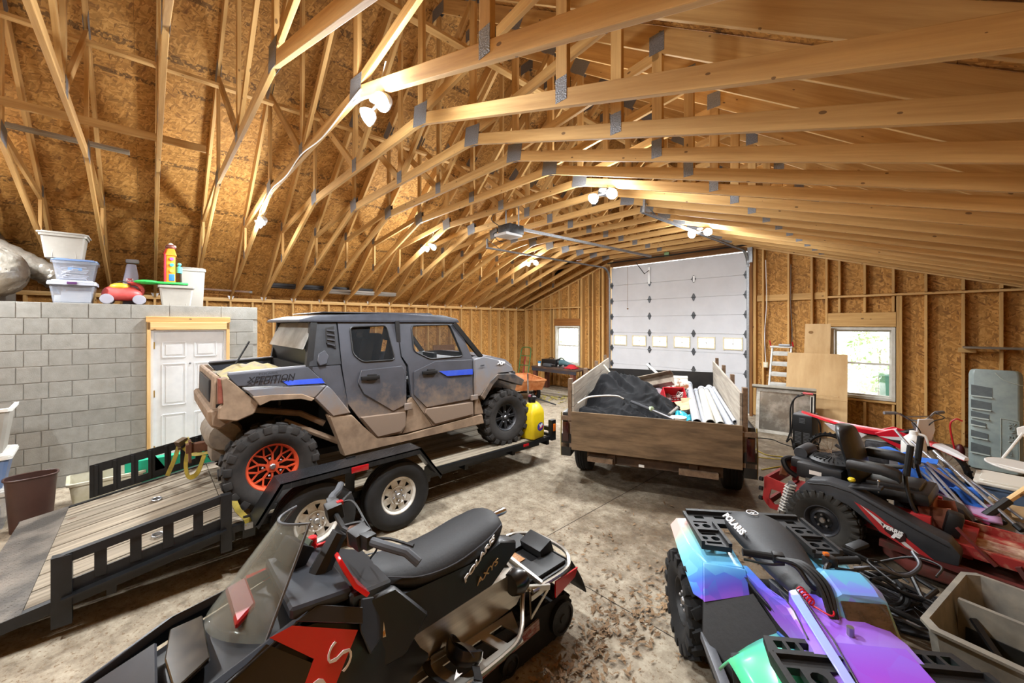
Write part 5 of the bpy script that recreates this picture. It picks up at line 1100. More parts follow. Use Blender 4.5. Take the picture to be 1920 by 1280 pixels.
# handlebar, pod and headlamp
b = B(); b.tube(curve([(.14, -.10, .86), (.07, -.03, .86), (.03, .03, .80), (-.03, .03, .80), (-.07, -.03, .86), (-.14, -.10, .86)], 4), .012, 8); b.tube([(0, .03, .80), (0, .10, .70)], .022, 8); hb = b.done('handlebar', BLACKP, A)
for s in (1, -1):
    b = B(); b.tube([(s*.15, -.105, .86), (s*.28, -.13, .86), (s*.285, -.131, .86)], [.018, .018, .021], 10); b.done('grip', RUB, hb)
    b = B(); b.box((s*.125, -.09, .865), (.055, .045, .05), rotm(0, 0, s*-12), .008); b.tube(curve([(s*.12, -.04, .86), (s*.2, -.04, .855), (s*.30, -.08, .85)], 4), .007, 6); b.done('control_block', BLACK, hb)
b = B(); b.box((-.11, -.095, .90), (.025, .02, .015), None, .003); b.done('amber_switch', AMB, hb)
b = B()
for k, dx in enumerate((-.02, 0, .02)): b.tube(curve([(.12+dx, -.07, .87), (.07+dx, .02, .90), (.03+dx, .12, .86), (.035+dx*.5, .2, .76)], 5), .011, 6)
b.done('cable_sleeve', AB, hb)
b = B(); b.loft([[V(p) for p in ((-w, y+k, z0), (-w*1.02, y, z1-.03), (-w*.7, y, z1), (w*.7, y, z1), (w*1.02, y, z1-.03), (w, y+k, z0))] for y, w, z0, z1, k in ((.08, .10, .74, .86, 0), (.18, .135, .72, .905, .02), (.28, .14, .695, .885, .06), (.33, .13, .70, .865, .10))]); pod = b.done('headlamp_pod', WRAPT, A, ang=30); pod.location = (-.11, -.13, .12); pod.scale = (.84, .84, .84)
b = B(); b.box((0, .385, .775), (.225, .02, .15), rotm(-32, 0, 0) if False else rotm(32, 0, 0), .012); b.done('headlamp', M('headlamp_lens', '#3a312b', .14, .5, col2='#5c4e44', scale=14, stretch=(1, 3, 1), coat=.6), pod)
b = B(); b.tube([(.02, .28, .75), (.02, .28, .79)], .014, 8); b.done('ignition_key', STEEL, A)
b = B(); b.tube(curve([(.10+.014*math.cos(k*1.3), .06+k*.004, .80+.014*math.sin(k*1.3)) for k in range(26)], 2), .004, 5); b.tube(curve([(.10, .16, .79), (.06, .22, .79), (.03, .19, .79), (.05, .16, .79)], 5), .004, 5); b.done('tether_cord', ARED, A)
# foot wells and nerf bars
for s in (1, -1):
    b = B(); b.box((s*.29, -.02, .215), (.26, .34, .02)); 
    for i in range(5): b.box((s*.29, -.14+.06*i, .23), (.22, .012, .014))
    b.done('foot_rest', AB, A, ang=0)
    b = B(); b.bar((s*.45, -.22, .32), (s*.455, .18, .28), .05, .045, bev=.006); b.done('nerf_bar', M('grey_bar', '#5b5d62', .5, .3, col2='#6c6e73', scale=14), A)
b = B(); b.box((0, 0, .36), (.2, 1.1, .22)); b.box((0, -.1, .42), (.3, .36, .3), None, .02); b.tube([(-.4, -.56, .28), (.4, -.56, .28)], .03, 8); b.tube([(-.4, .56, .28), (.4, .56, .28)], .03, 8); b.done('engine', DARK, A)
b = B(); b.tube([(-.2, .85, .34), (-.12, .88, .5), (.12, .88, .5), (.2, .85, .34)], .018, 8); b.tube([(-.12, .88, .5), (-.12, .7, .66)], .015, 6); b.tube([(.12, .88, .5), (.12, .7, .66)], .015, 6); b.done('front_bumper', BLACKP, A)
for s in (1, -1):
    wheel(A, (s*.405, -.56, .28), .28, .22, .14, 'disc', AB, s, 16, RUB, spin=.2, lug_h=.018); wheel(A, (s*.40, .56, .28), .28, .18, .14, 'disc', AB, s, 16, RUB, spin=.5, lug_h=.018)
# ================================================================ zero-turn mower (local y forward, x to its right, towards the camera)
Z = thing('riding_mower', 'red and charcoal zero-turn riding mower with black seat beside the quad bike', 'mower', (-.2, 5.05, 0), R(-96))
MR = M('mower_red', '#8f1b1e', .42, col2='#a3282a', scale=6, dust='#6b5138', dustz=(-.2, .5), dlo=.7, dhi=1.0); CH = M('charcoal_plastic', '#26282c', .5, col2='#303236', scale=8, bump=.05); CHD = M('charcoal_dark', '#16171a', .55)
VIN = M('mower_vinyl', '#101112', .4, col2='#18191b', scale=40, bump=.1); DEK = M('dirty_red_deck', '#8c2420', .55, col2='#b5977c', scale=9, lo=.45, hi=.7, bump=.2)
# side pods: tall at the rear, sloping to the floor pan
pod = [(-.66, .44), (-.68, .52), (-.60, .63), (-.46, .67), (-.30, .655), (.10, .50), (.30, .44), (.36, .36), (.35, .27), (.20, .255), (-.10, .34), (-.30, .52), (-.50, .56), (-.60, .48)]
for s in (1, -1):
    b = B(); b.prism([(s*.52, y, z) for y, z in pod], (-s*.17, 0, 0), .02, 2); p = b.done('side_pod', CH, Z)
    b = B(); b.prism([(s*.522, y, z) for y, z in [(-.26, .545), (-.13, .50), (.08, .36), (.22, .262), (.06, .285), (-.1, .36)]], (s*.004, 0, 0)); dc = b.done('decal', MR, p, ang=0)
    b = B(); b.prism([(s*.5265, y, z) for y, z in [(-.22, .535), (-.10, .46), (.06, .335), (.14, .272), (.06, .30), (-.07, .40)]], (s*.002, 0, 0)); b.done('decal_flash', M('decal_silver', '#b9b5b4', .4), p, ang=0)
    if s > 0:
        b = B(); b.prism([(.529, y, z) for y, z in [(-.085, .435), (.06, .405), (.065, .345), (.03, .318), (-.06, .375)]], (.002, 0, 0)); b.done('badge', M('badge_dark', '#2a1516', .4), p, ang=0)
        text('lettering', 'FERRIS', .042, DW, p, (.533, -.012, .402), basis((0, .15, -.03), (0, .03, 1)), .001, 0, 1.0, bold=.002); text('lettering', 'F', .06, DW, p, (.533, .0, .357), basis((0, .15, -.03), (0, .03, 1)), .001, .2, 1.5, bold=.004)
    b = B(); b.tube([(s*.525, y, z) for y, z in [(-.60, .60), (-.44, .635), (-.28, .62), (.12, .46), (.30, .40)]], .006, 5); b.done('pod_seam', CHD, p)
    b = B(); b.box((s*.43, -.22, .665), (.12, .26, .02), rotm(12, 0, 0), .006); b.done('control_panel', CHD, p)
b = B(); b.lathe([(.022, 0), (.03, .015), (.022, .03), (0, .032)], 12, (.43, -.3, .69)); b.box((.43, -.3, .70), (.05, .014, .012)); b.done('yellow_knob', M('yellow_plastic', '#c9b21e', .4), Z)
b = B(); b.tube([(.43, -.12, .65), (.43, -.12, .74)], .006, 6); b.ball((.43, -.12, .75), .012); b.done('choke_lever', CHROME, Z)
# seat with high back and arm rests
b = B(); b.box((0, -.06, .60), (.50, .46, .11), rotm(5, 0, 0), .045); b.box((0, -.08, .655), (.36, .36, .05), rotm(5, 0, 0), .022); b.done('seat', VIN, Z)
b = B(); b.loft([[V((w*math.cos(a), y0+.075*math.sin(a)*(1 if math.sin(a) > 0 else .8), z)) for a in [2*PI*i/16 for i in range(16)]] for z, w, y0 in ((.60, .22, -.32), (.70, .26, -.345), (.85, .265, -.38), (.98, .25, -.42), (1.07, .20, -.45), (1.10, .10, -.46))]); sb = b.done('backrest', VIN, Z, ang=60)
for s in (1, -1):
    b = B(); b.loft([[V((s*.295+x, y, z+zz)) for x, zz in ((-.05, -.04), (.05, -.04), (.06, 0), (.04, .04), (-.04, .04), (-.06, 0))] for y, z in ((-.36, .80), (-.33, .815), (-.12, .82), (-.02, .80), (.0, .78))]); ar = b.done('arm_rest', VIN, Z, ang=50)
    b = B(); b.bar((s*.27, -.36, .80), (s*.2, -.36, .62), .02, .03); b.done('arm_bracket', CHD, ar)
    # steering lever
    b = B(); b.tube(curve([(s*.30, .10, .50), (s*.30, .06, .60), (s*.27, .03, .72), (s*.25, .02, .82), (s*.22, .03, .85)], 4), .014, 8); lv = b.done('steering_lever', BLACKP, Z)
    b = B(); b.tube([(s*.245, .025, .80), (s*.235, .05, 1.06)], .024, 10); b.done('grip', RUB, lv)
    b = B(); b.box((s*.31, .12, .47), (.05, .12, .10), None, .004); b.done('lever_mount', MR, Z)
# engine with screened fan cover and muffler
b = B(); b.box((0, -.60, .62), (.50, .38, .16), None, .04); b.box((.0, -.76, .66), (.36, .2, .1), None, .03); en = b.done('engine_cover', M('engine_black', '#131417', .45, col2='#1b1c1f', scale=20), Z)
b = B(); b.lathe([(.20, 0), (.20, .03), (.15, .055), (.06, .065), (0, .066)], 32, (0, -.54, .70)); fc = b.done('fan_housing', BLACK, Z)
b = B()
for i in range(28):
    c, d = D(2*PI*i/28); b.bar((c*.055, -.54+d*.055, .772), (c*.17, -.54+d*.17, .752), .005, .008)
b.done('fan_grille', CHD, fc, ang=0)
b = B(); b.box((.252, -.62, .625), (.003, .10, .04)); b.done('sticker', M('sticker_white', '#d8cfc6', .5), en)
b = B(); b.lathe([(0, -.15), (.06, -.15), (.066, -.13), (.066, .13), (.06, .15), (0, .15)], 16, (-.08, -.80, .74), 'x'); b.done('air_filter', CH, Z)
b = B(); b.box((.05, -.55, .48), (.42, .3, .16)); b.box((.18, -.55, .50), (.12, .16, .14), None, .02); b.done('engine_block', M('engine_grey', '#77736c', .5, .4, col2='#55524c', scale=18), Z, ang=0)
b = B(); b.tube(curve([(.18, -.80, .52), (.20, -.88, .58), (.17, -.92, .66), (.10, -.86, .68), (.08, -.78, .62)], 5), .026, 8); b.done('oil_hose', BLACK, Z)
b = B(); b.prism([(.0, -.88, .66), (.12, -.96, .60), (.22, -.95, .50), (.20, -.90, .49), (.10, -.90, .57), (-.02, -.85, .62)], (.03, .03, .03), .004); b.done('heat_shield', M('rusty_shield', '#6e4026', .6, .3, col2='#8a5a38', scale=8), Z)
# rear frame plate, bumper studs, coil springs
for s in (1, -1):
    b = B(); plate_holes(b, [(-1.03, .28), (-1.0, .52), (-.76, .48), (-.72, .32), (-.78, .20), (-.96, .20)], [[(-.97, .30), (-.95, .40), (-.86, .40), (-.84, .27), (-.92, .25)]], lambda y, z: (s*.42, y, z), (-s*.02, 0, 0)); b.done('rear_plate', MR, Z, ang=20)
    b = B(); k = []
    for i in range(60):
        t = i/59; p = V((s*.45, -.76-.07*t, .52-.30*t)); k.append(p+V((.045*math.cos(i*1.05), .045*math.sin(i*1.05), 0)))
    b.tube(k, .009, 5); sp = b.done('coil_spring', M('spring_white', '#b9b6ae', .4, .3), Z); b = B(); b.tube([(s*.45, -.755, .54), (s*.45, -.84, .19)], .028, 8); b.done('damper', STEEL, sp)
for z in (.28, .38, .48): B().lathe([(0, -.04), (.022, -.03), (.022, 0), (0, 0)], 10, (.42, -1.03+.02*(z-.28), z), 'y').done('bumper_stud', RUB, Z)
b = B(); b.box((0, -1.0, .45), (.84, .03, .12)); b.box((0, -.98, .26), (.84, .03, .06)); b.box((0, -.25, .30), (.56, 1.3, .08)); b.done('frame', MR, Z, ang=0)
# floor pan, mowing deck and front
b = B(); b.box((0, .50, .30), (.62, .62, .02)); b.box((.30, .45, .335), (.025, .70, .07)); b.box((-.30, .45, .335), (.025, .70, .07)); b.box((0, .80, .35), (.62, .03, .14), rotm(-20, 0, 0)); b.done('floor_pan', DEK, Z, ang=0)
b = B(); b.box((.0, .62, .314), (.2, .5, .008)); b.done('foot_mat', M('worn_mat', '#b79d87', .8, col2='#7d4336', scale=12), Z, ang=0)
b = B(); b.box((.12, .20, .42), (.02, .2, .26), rotm(12, 0, 0)); b.box((-.12, .20, .42), (.02, .2, .26), rotm(12, 0, 0)); b.box((0, .16, .46), (.26, .02, .24)); b.done('seat_pan', M('pan_tan', '#8d5a40', .6, col2='#6c2b22', scale=5), Z, ang=0)
b = B(); b.box((.18, .29, .47), (.12, .10, .2), rotm(-10, 0, 8), .03); b.done('battery_box', BLACK, Z)
b = B(); b.prism([(-.52, -.02, .08), (-.50, .55, .08), (-.35, .80, .08), (.35, .80, .08), (.48, .55, .08), (.48, .05, .08), (.3, -.12, .08), (-.3, -.12, .08)], (0, 0, .10), .02); b.done('mower_deck', M('grimy_deck', '#3a2a20', .8, col2='#6a2a22', scale=5), Z)
b = B(); b.bar((.50, -.1, .26), (.46, 1.05, .22), .05, .05); b.bar((-.50, -.1, .26), (-.46, 1.05, .22), .05, .05); b.bar((.5, 1.05, .24), (-.5, 1.05, .24), .06, .07); b.bar((.34, .62, .34), (.36, .72, .16), .03, .03); b.tube([(.33, .32, .50), (.36, .52, .30)], .014, 6); b.done('front_frame', M('frame_dark_red', '#5e1719', .5, col2='#3a2a22', scale=8), Z, ang=0)
b = B(); b.box((.36, .86, .38), (.20, .30, .03), rotm(-24, 0, 0), .01); b.done('step_guard', M('guard_grey', '#8b857c', .7, col2='#5d5750', scale=6), Z)
TURF = M('turf_rubber', '#1f1e1b', .85, col2='#302e2a', scale=9, bump=.15)
for s in (1, -1):
    wheel(Z, (s*.425, -.50, .275), .275, .22, .14, 'disc', M('dark_rim', '#24252a', .5), s, 26, TURF, spin=.1, lug_h=.01)
    wheel(Z, (s*.44, 1.08, .14), .14, .12, .06, 'disc', MR, s, 0, TURF)
# ================================================================ pickup-bed trailer with plank sides, full of scrap (local y towards the overhead door)
P = thing('pickup_bed_trailer', 'trailer made from a black pickup bed with weathered plank sides and plywood tailgate', 'trailer', (-2.267, 4.257, 0), R(25.4))
PLY = M('weathered_plywood', '#54432f', .85, col2='#80694e', scale=1.6, stretch=(1.2, 1, 7), bump=.15, detail=9)
BRB = M('brown_board', '#5e4a38', .85, col2='#7d6650', scale=3, stretch=(6, .5, 6), bump=.15); PALE = M('pale_grey_plank', '#8b8276', .85, col2='#aaa193', scale=3, stretch=(7, .5, 7), bump=.2, rnd=.1)
B().box((0, -.01, .79), (1.85, .022, .47), None, .002).done('tailgate_board', PLY, P, ang=0)
for z in (.93, .60): B().box((0, .03, z), (2.12, .06, .05)).done('cross_bar', BRB, P, ang=0)
for s in (-1, 1):
    for i in range(4 if s > 0 else 3):
        z = 1.38-i*.147; put('side_plank', B().box((0, 0, 0), (.025, 3.0, .142), None, .003).mesh('plank', PALE, 0), P, loc=(s*.915, 1.52, z-.04), rot=(R(1.6), 0, 0))
    B().box((s*.915, 1.52, .86), (.022, 2.98, .20)).done('lower_side_board', M('dark_plank', '#5a4636', .85, col2='#78604b', scale=3, stretch=(6, .5, 6)), P, ang=0)
    for y in (.06, 1.0, 1.9, 2.85): B().box((s*.955, y, 1.0+.02*y), (.045, .09, .84+.03*y)).done('stake', BRB, P, ang=0)
    b = B(); b.box((s*1.0, 1.5, .80), (.12, 2.9, .40), None, .03); b.box((s*1.03, 2.5, .58), (.10, 1.0, .2), None, .02); b.box((s*1.0, .25, .60), (.13, .5, .28), None, .02); b.done('bed_side', GL if False else M('old_black_paint', '#17181a', .4, .1, col2='#24221f', scale=9), P)
    b = B(); b.box((s*1.0, -.008, .77), (.075, .02, .24), None, .005); b.done('tail_lamp', M('dark_red_lens', '#2b0708', .2, coat=.4), P)
    b = B(); b.lathe([(.43, -.02), (.44, .0), (.43, .03), (.40, .03), (.40, -.02)], 28, (s*1.06, .95, .37), 'x', a0=0, a1=PI) if False else b.box((s*1.05, .95, .80), (.03, .9, .04)); b.done('wheel_lip', BLACK, P)
    wheel(P, (s*.93, .95, .36), .36, .22, .2, 'disc', M('old_wheel', '#4a463f', .6, .4, col2='#6a645a', scale=10), s, 0, TRT, groove=True)
    b = B(); b.tube([(s*1.06, .02, 1.0), (s*1.07, .03, .7), (s*1.07, .05, .45)], .008, 6); b.done('side_rope', M('old_rope', '#8b7d4a', .9), P)
B().box((0, 2.95, .95), (1.8, .03, .62)).done('bulkhead', M('black_bulkhead', '#131314', .5, col2='#2a2623', scale=6), P, ang=0)
B().box((0, 1.5, .60), (1.9, 2.9, .05)).done('bed_floor', BLACK, P, ang=0)
b = B(); b.box((-.45, 1.6, .48), (.09, 3.1, .14)); b.box((.45, 1.6, .48), (.09, 3.1, .14)); b.box((0, .12, .47), (1.5, .08, .12)); b.bar((0, 3.1, .48), (0, 4.1, .5), .1, .1); b.done('trailer_frame', M('rusty_frame', '#3a2d24', .8, .2, col2='#54402f', scale=7), P, ang=0)
b = B(); b.box((-.58, .04, .455), (.3, .09, .05)); b.done('hitch_step', BRB, P, ang=0); b = B(); b.box((.5, .05, .44), (.4, .1, .06)); b.done('hitch_step', BRB, P, ang=0)
b = B(); b.tube([(-.93, .95, .36), (.93, .95, .36)], .045, 8); b.done('axle', BLACKP, P); B().box((-.10, .0, .455), (.06, .02, .025)).done('plate_lamp', WHITEP, P, ang=0)
def pw(x, y, z):  # local trailer point to world
    c, s = math.cos(R(25.4)), math.sin(R(25.4)); return (-2.267+x*c-y*s, 4.257+x*s+y*c, z)
RZP = R(25.4)
# crumpled black tarp
from mathutils import noise as _ns
def tarp(u, v):
    x = -.90+1.30*u; y = .05+1.62*v
    h = .30+.42*math.exp(-((x+.32)/.42)**2-((y-1.2)/.55)**2)+.22*math.exp(-((x+.72)/.2)**2-((y-1.1)/.4)**2)+.10*math.exp(-((x+.3)/.5)**2-((y-.35)/.25)**2)
    h *= min(1, (1-u)*6+.25)*min(1, (1-v)*7+.1)*min(1, .72+v*3)
    wx, wy = x+.12*_ns.noise(V((x*3, y*3, 5))), y+.12*_ns.noise(V((x*3, y*3, 15))); n = _ns.noise(V((x*2.4, y*2.4, 1)))*.09+(.5-abs(_ns.noise(V((wx*4.5+wy*3, wy*2.2-wx, 9)))))*.11+(.5-abs(_ns.noise(V((wx*9-wy*7, wy*4+wx*2, 3)))))*.045-.07
    return (x, y, .645+max(.01, h+n*min(1, h*3)))
t = B(); t.grid(tarp, 110, 130); tp_ = t.done('tarp', M('black_tarp', '#090a0d', .8, col2='#0e0f13', scale=60, bump=.15, spec=.25), None, ang=75, solid=.006); tp_.location = pw(0, 0, 0); tp_.rotation_euler = (0, 0, RZP)
tag(tp_, 'crumpled black tarp heaped in the plank-sided trailer', 'tarp')
def junk(name, label, cat, x, y, z, rz=0, group=None): return thing(name, label, cat, pw(x, y, z), RZP+rz, group)
PVC = M('white_pipe', '#b4b6bb', .35, col2='#a3a6ad', scale=4); PVD = M('spotted_pipe', '#c2bfb5', .4, col2='#8f5c3b', scale=24, lo=.62, hi=.72)
pipe_specs = [('thick white plastic pipe next to the cardboard scrap in the trailer', .50, .25, 2.70, .95, 1.06, .052, PVC, (0, 0)), ('grey white plastic pipe second from the scrap side', .585, .25, 2.5, .92, .99, .035, PVC, (.02, 0)), ('speckled cream pipe in the middle of the trailer pipes', .64, .25, 2.2, .96, 1.06, .05, PVD, (.03, 0)), ('speckled white pipe right of the middle pipe', .745, .25, 2.15, .95, 1.06, .045, PVD, (-.02, 0)), ('clear grey pipe lying against the right plank side', .855, .25, 2.5, .93, 1.05, .045, PVC, (-.05, 0)), ('thin white pipe along the foot of the right planks', .885, .22, 2.3, 1.01, 1.08, .02, PVC, (-.03, 0))]
for lb, x, y0, y1, z0, z1, r, m, (dx, _) in pipe_specs:
    t = junk('plastic_pipe', lb, 'pipe', x, y0, z0-.05, 0, 'plastic pipes laid along the trailer')
    b = B(); L_ = y1-y0; pr = [(0, 0, .05), (dx, L_, z1-z0+.05)]; b.tube(pr, r, 14, cap=False); b.tube(pr[::-1], r*.86, 14, cap=False); b.done('pipe_wall', m, t); B().tube([(dx*.93, L_*.93, (z1-z0)*.93+.05), (dx, L_, z1-z0+.05)], r*1.12, 14, cap=False).done('pipe_collar', PVC, t, solid=.004)
B_ = M('scrap_filler', '#5d564e', .9, col2='#8b857c', scale=6)
t = tag(B().grid(lambda u, v: (-.1+1.0*u, .2+2.6*v, .66+.16*(v)+.1*_ns.noise(V((u*6, v*9, 2)))), 24, 40).done('scrap_heap', B_, None), 'loose grey scrap layer under the pipes in the plank-sided trailer', 'scrap', kind='stuff'); t.location = pw(0, 0, 0); t.rotation_euler = (0, 0, RZP)
# red crate
t = junk('red_crate', 'red plastic crate lying on its side on the trailer load', 'crate', .25, 1.55, 1.0, R(18)); b = B(); CR = M('crate_red', '#c21a28', .4)
for s in (-1, 1): b.box((s*.15, 0, .0), (.012, .24, .22)); b.box((0, s*.12, .0), (.3, .012, .22))
b.done('crate_wall', CR, t, rot=(R(48), 0, 0)); b = B()
for i in range(7): b.box((-.13+.043*i, 0, -.11), (.012, .24, .01)); b.box((0, -.1+.033*i, -.11), (.30, .012, .01))
b.done('crate_bottom', CR, t, rot=(R(48), 0, 0)); b = B(); b.box((0, -.128, .02), (.3, .004, .04)); b.box((0, -.128, -.05), (.28, .004, .03)); b.done('crate_band', M('crate_pink', '#e38a94', .5), t, rot=(R(48), 0, 0))
def slab(name, label, cat, x, y, z, size, mat, rot, grp=None):
    t = junk(name, label, cat, x, y, z, 0, grp); return t
t = junk('eave_trough', 'open brown sheet-metal trough leaning at the back of the trailer load', 'trough', -.22, 1.95, .95, R(-30)); b = B()
b.prism([(-.1, 0, 0), (.1, 0, 0), (.1, 0, .13), (.088, 0, .13), (.088, 0, .012), (-.088, 0, .012), (-.088, 0, .13), (-.1, 0, .13)], (0, .75, 0)); o = b.done('trough_channel', M('brown_metal', '#5a4636', .5, .2, col2='#a09484', scale=4), t, rot=(R(28), R(55), R(-50)), loc=(-.2, -.1, .1)); B().box((0, .02, .06), (.19, .01, .12)).done('trough_end', M('tan_metal', '#b3a894', .5), o)
for lb, a, r, mt in (('bent white metal rod sticking up over the black tarp', [(-.85, .0, 1.13), (-.72, .10, 1.20), (-.45, .35, 1.19), (-.35, .45, 1.14)], .011, WHITEP), ('pale wooden strip leaning on the left planks of the trailer', [(-.86, 2.1, 1.40), (-.54, 1.62, 1.16)], .014, M('pale_strip', '#c9c2b2', .6)), ('white trim strip crossing the back of the trailer load', [(-.16, 2.3, 1.42), (.30, 1.75, 1.08)], .02, WHITEP), ('short grey rod lying by the blue bag in the trailer', [(.20, .5, .97), (.30, .75, 1.02)], .022, M('grey_rod', '#7d776e', .6))):
    t = junk('rod', lb, 'rod', a[0][0], a[0][1], a[-1][2]); q = [V(p)-V((a[0][0], a[0][1], a[-1][2])) for p in a]
    B().tube(curve(q, 5) if len(q) > 2 else q, r, 8).done('shaft', mt, t); B().ball(q[-1], r*1.25, 8, 6).done('tip', BLACK, t)
t = junk('canopy_pole', 'dark telescoping pole with pale green clamp lying on the black tarp', 'pole', -.25, .40, 1.12); B().tube([(0, 0, 0), (.24, -.20, -.04)], .02, 10).done('outer_tube', M('dark_tube', '#46484c', .4, .4), t); B().tube([(.24, -.2, -.04), (.50, -.36, -.10)], .013, 10).done('inner_tube', STEEL, t); B().lathe([(.02, -.02), (.03, 0), (.02, .03)], 10, (.25, -.2, -.035)).box((.25, -.2, -.03), (.05, .05, .04), rotm(0, 20, 30), .01).done('clamp', M('pale_green_clamp', '#b3c8a6', .5), t)
t = junk('cloth_bundle', 'striped pinkish cloth bundle behind the red crate', 'bundle', .02, 1.75, .97); b = B(); b.grid(lambda u, v: ((u-.5)*.42, (v-.5)*.36, .13*math.sin(PI*u)**.6*math.sin(PI*v)**.6+.05*_ns.noise(V((u*5, v*5, 3)))), 16, 14); b.done('folded_cloth', M('striped_cloth', '#8b7f86', .9, col2='#b9adb2', scale=9, stretch=(1, .2, 1)), t, ang=70, solid=.01); B().box((-.02, 0, .10), (.04, .36, .06), None, .01).done('cloth_strap', BLACK, t)
t = junk('food_sacks', 'flattened box printed with brown shapes at the back of the trailer load', 'box', .28, 2.2, 1.06, R(8)); B().box((0, 0, .06), (.40, .05, .26), rotm(-35, 0, 0), .01).done('box_body', M('printed_card', '#c9c3b6', .7, col2='#8a4f22', scale=7, lo=.5, hi=.58), t); B().box((0, .06, .17), (.40, .03, .04), rotm(-35, 0, 0)).done('box_flap', WHITEP, t)
t = junk('wire_tangle', 'tangle of white and black wire beside the first white pipe', 'wire', .36, 1.75, 1.0); b = B(); pts = [V((.09*math.sin(i*1.9)*math.cos(i*.37), .16*math.cos(i*1.3), .05+.05*math.sin(i*2.3))) for i in range(40)]; b.tube(curve(pts, 4), .006, 5); b.done('white_wire', WHITEP, t); b = B(); b.tube(curve([p+V((.02, .01, .015)) for p in pts[::2]], 4), .006, 5); b.done('black_wire', BLACK, t)
t = junk('plastic_bag', 'bright teal plastic bag by the tailgate board of the trailer', 'bag', .33, .62, .92); b = B(); b.grid(lambda u, v: ((u-.5)*.24, (v-.5)*.26, .08*math.sin(PI*u)*math.sin(PI*v)+.035*_ns.noise(V((u*7, v*7, 5)))), 14, 14); b.done('bag_film', M('teal_film', '#1d9bb0', .3, col2='#39b3c4', scale=12), t, ang=70, solid=.004); B().ball((-.03, .12, .04), .03).done('bag_knot', M('teal_film', '#1d9bb0'), t)
t = junk('cardboard_scrap', 'tan torn cardboard piece below the red crate', 'cardboard', .40, 1.22, .97); B().box((0, 0, .0), (.2, .24, .01), rotm(18, -10, 20)).done('card_sheet', M('cardboard', '#b39a74', .85, col2='#c9b48e', scale=8), t, ang=0); B().box((.03, .1, .05), (.16, .08, .01), rotm(50, 0, 20)).done('card_flap', M('cardboard', '#b39a74'), t, ang=0)
t = junk('white_jug', 'small white plastic tub against the inside of the trailer tailgate', 'tub', .30, .22, .88); B().lathe([(0, 0), (.07, 0), (.085, .12), (.08, .12), (.066, .01), (0, .01)], 18).done('tub_wall', WHITEP, t); B().lathe([(0, .12), (.09, .12), (.09, .135), (0, .14)], 18).done('tub_lid', WHITEP, t)
# yellow fuel jug standing on the trailer deck
YEL = M('jug_yellow', '#d8bd12', .42, col2='#c7aa10', scale=6)
J = thing('fuel_jug', 'square yellow plastic fuel jug standing at the front of the trailer deck', 'fuel jug', (-4.10, 4.17, .437), R(8))
b = B(); rings = []
for z, w_, y0, y1 in ((0, .125, -.14, .14), (.02, .135, -.15, .15), (.36, .135, -.15, .15), (.42, .12, -.13, .14), (.50, .075, -.07, .10), (.515, .05, -.05, .06)): rings.append([V((sx*w_*(1 if (i % 2 == 0) else .8), y, z)) for sx, y, i in ((-1, y0+.03, 0), (-1, y0, 1), (1, y0, 1), (1, y0+.03, 0), (1, y1-.03, 0), (1, y1, 1), (-1, y1, 1), (-1, y1-.03, 0))])
b.loft(rings); jb_ = b.done('jug_body', YEL, J, bevel=.012, ang=50)
b = B(); b.tube(curve([(0, .06, .51), (0, .13, .48), (0, .16, .40), (0, .155, .3)], 5), .018, 8); b.done('handle', YEL, J)
b = B(); b.lathe([(.055, .49), (.055, .55), (.062, .555), (.062, .60), (0, .60)], 16); b.tube([(0, 0, .59), (0, -.01, .63)], .012, 8); b.done('cap', BLACK, J); B().lathe([(0, .585), (.025, .60), (.02, .625), (0, .63)], 12, (-.02, -.03, 0)).done('vent_cap', M('maroon_cap', '#6e2433', .5), J)
o = B().lathe([(0, 0), (.062, 0), (.062, .002), (0, .002)], 24, axis='x').done('emblem', M('emblem_blue', '#2b2f86', .4), jb_, loc=(.134, .03, .17)); o.scale = (1, 1.25, 1)
B().prism([(.004, -.05, -.03), (.004, .045, -.012), (.004, .055, .02), (.004, .01, .012), (.004, -.03, -.005)], (.001, 0, 0)).done('emblem_swoosh', M('emblem_red', '#c3202b', .4), jb_, loc=(.134, .035, .165)); text('lettering', 'VP', .075, DW, jb_, (.140, .03, .18), basis((0, 1, .12), (0, -.1, 1)), .001, .25, .9, bold=.003)
# yellow ratchet straps
STR = M('yellow_webbing', '#8f7c18', .75, col2='#6e6018', scale=14); 
t = thing('ratchet_strap', 'yellow tie-down strap running from the orange wheel to the trailer edge', 'strap', (-3.95, .62, .46)); b = wb(t); leafstrip(b, [(-4.10, .52, .62), (-4.02, .55, .53), (-3.93, .60, .475), (-3.918, .61, .43)], .05, .002, (.8, .3, .5)); b.done('webbing', STR, t); B().box((.03, -.01, -.04), (.02, .06, .05)).done('hook', STEEL, t, ang=0)
t = thing('ratchet_strap', 'tangled olive yellow strap hanging behind the vehicle from the far rack', 'strap', (-5.55, .45, .7)); b = wb(t)
leafstrip(b, curve([(-5.75, .30, .82), (-5.5, .34, .80), (-5.2, .52, .88), (-4.9, .55, .85), (-4.6, .62, .80)], 6), .05, .002, (0, -.5, .8)); leafstrip(b, curve([(-5.7, .28, .74), (-5.45, .36, .70), (-5.1, .50, .78), (-4.8, .58, .76)], 6), .05, .002, (0, -.5, .8)); leafstrip(b, curve([(-5.42, .30, .78), (-5.38, .28, .62), (-5.28, .30, .52), (-5.16, .36, .58), (-5.2, .42, .74)], 6), .045, .002, (.6, -.6, .1)); leafstrip(b, curve([(-5.74, .25, .80), (-5.70, .20, .62), (-5.68, .14, .46)], 6), .045, .002, (.8, -.6, .1)); b.done('webbing', STR, t); b = wb(t); b.box((-5.70, .26, .80), (.08, .10, .06), rotm(20, 0, 30), .01); b.tube([(-5.76, .24, .74), (-5.64, .24, .74)], .014, 8); b.done('ratchet', M('rusty_ratchet', '#5b4a38', .5, .5), t)
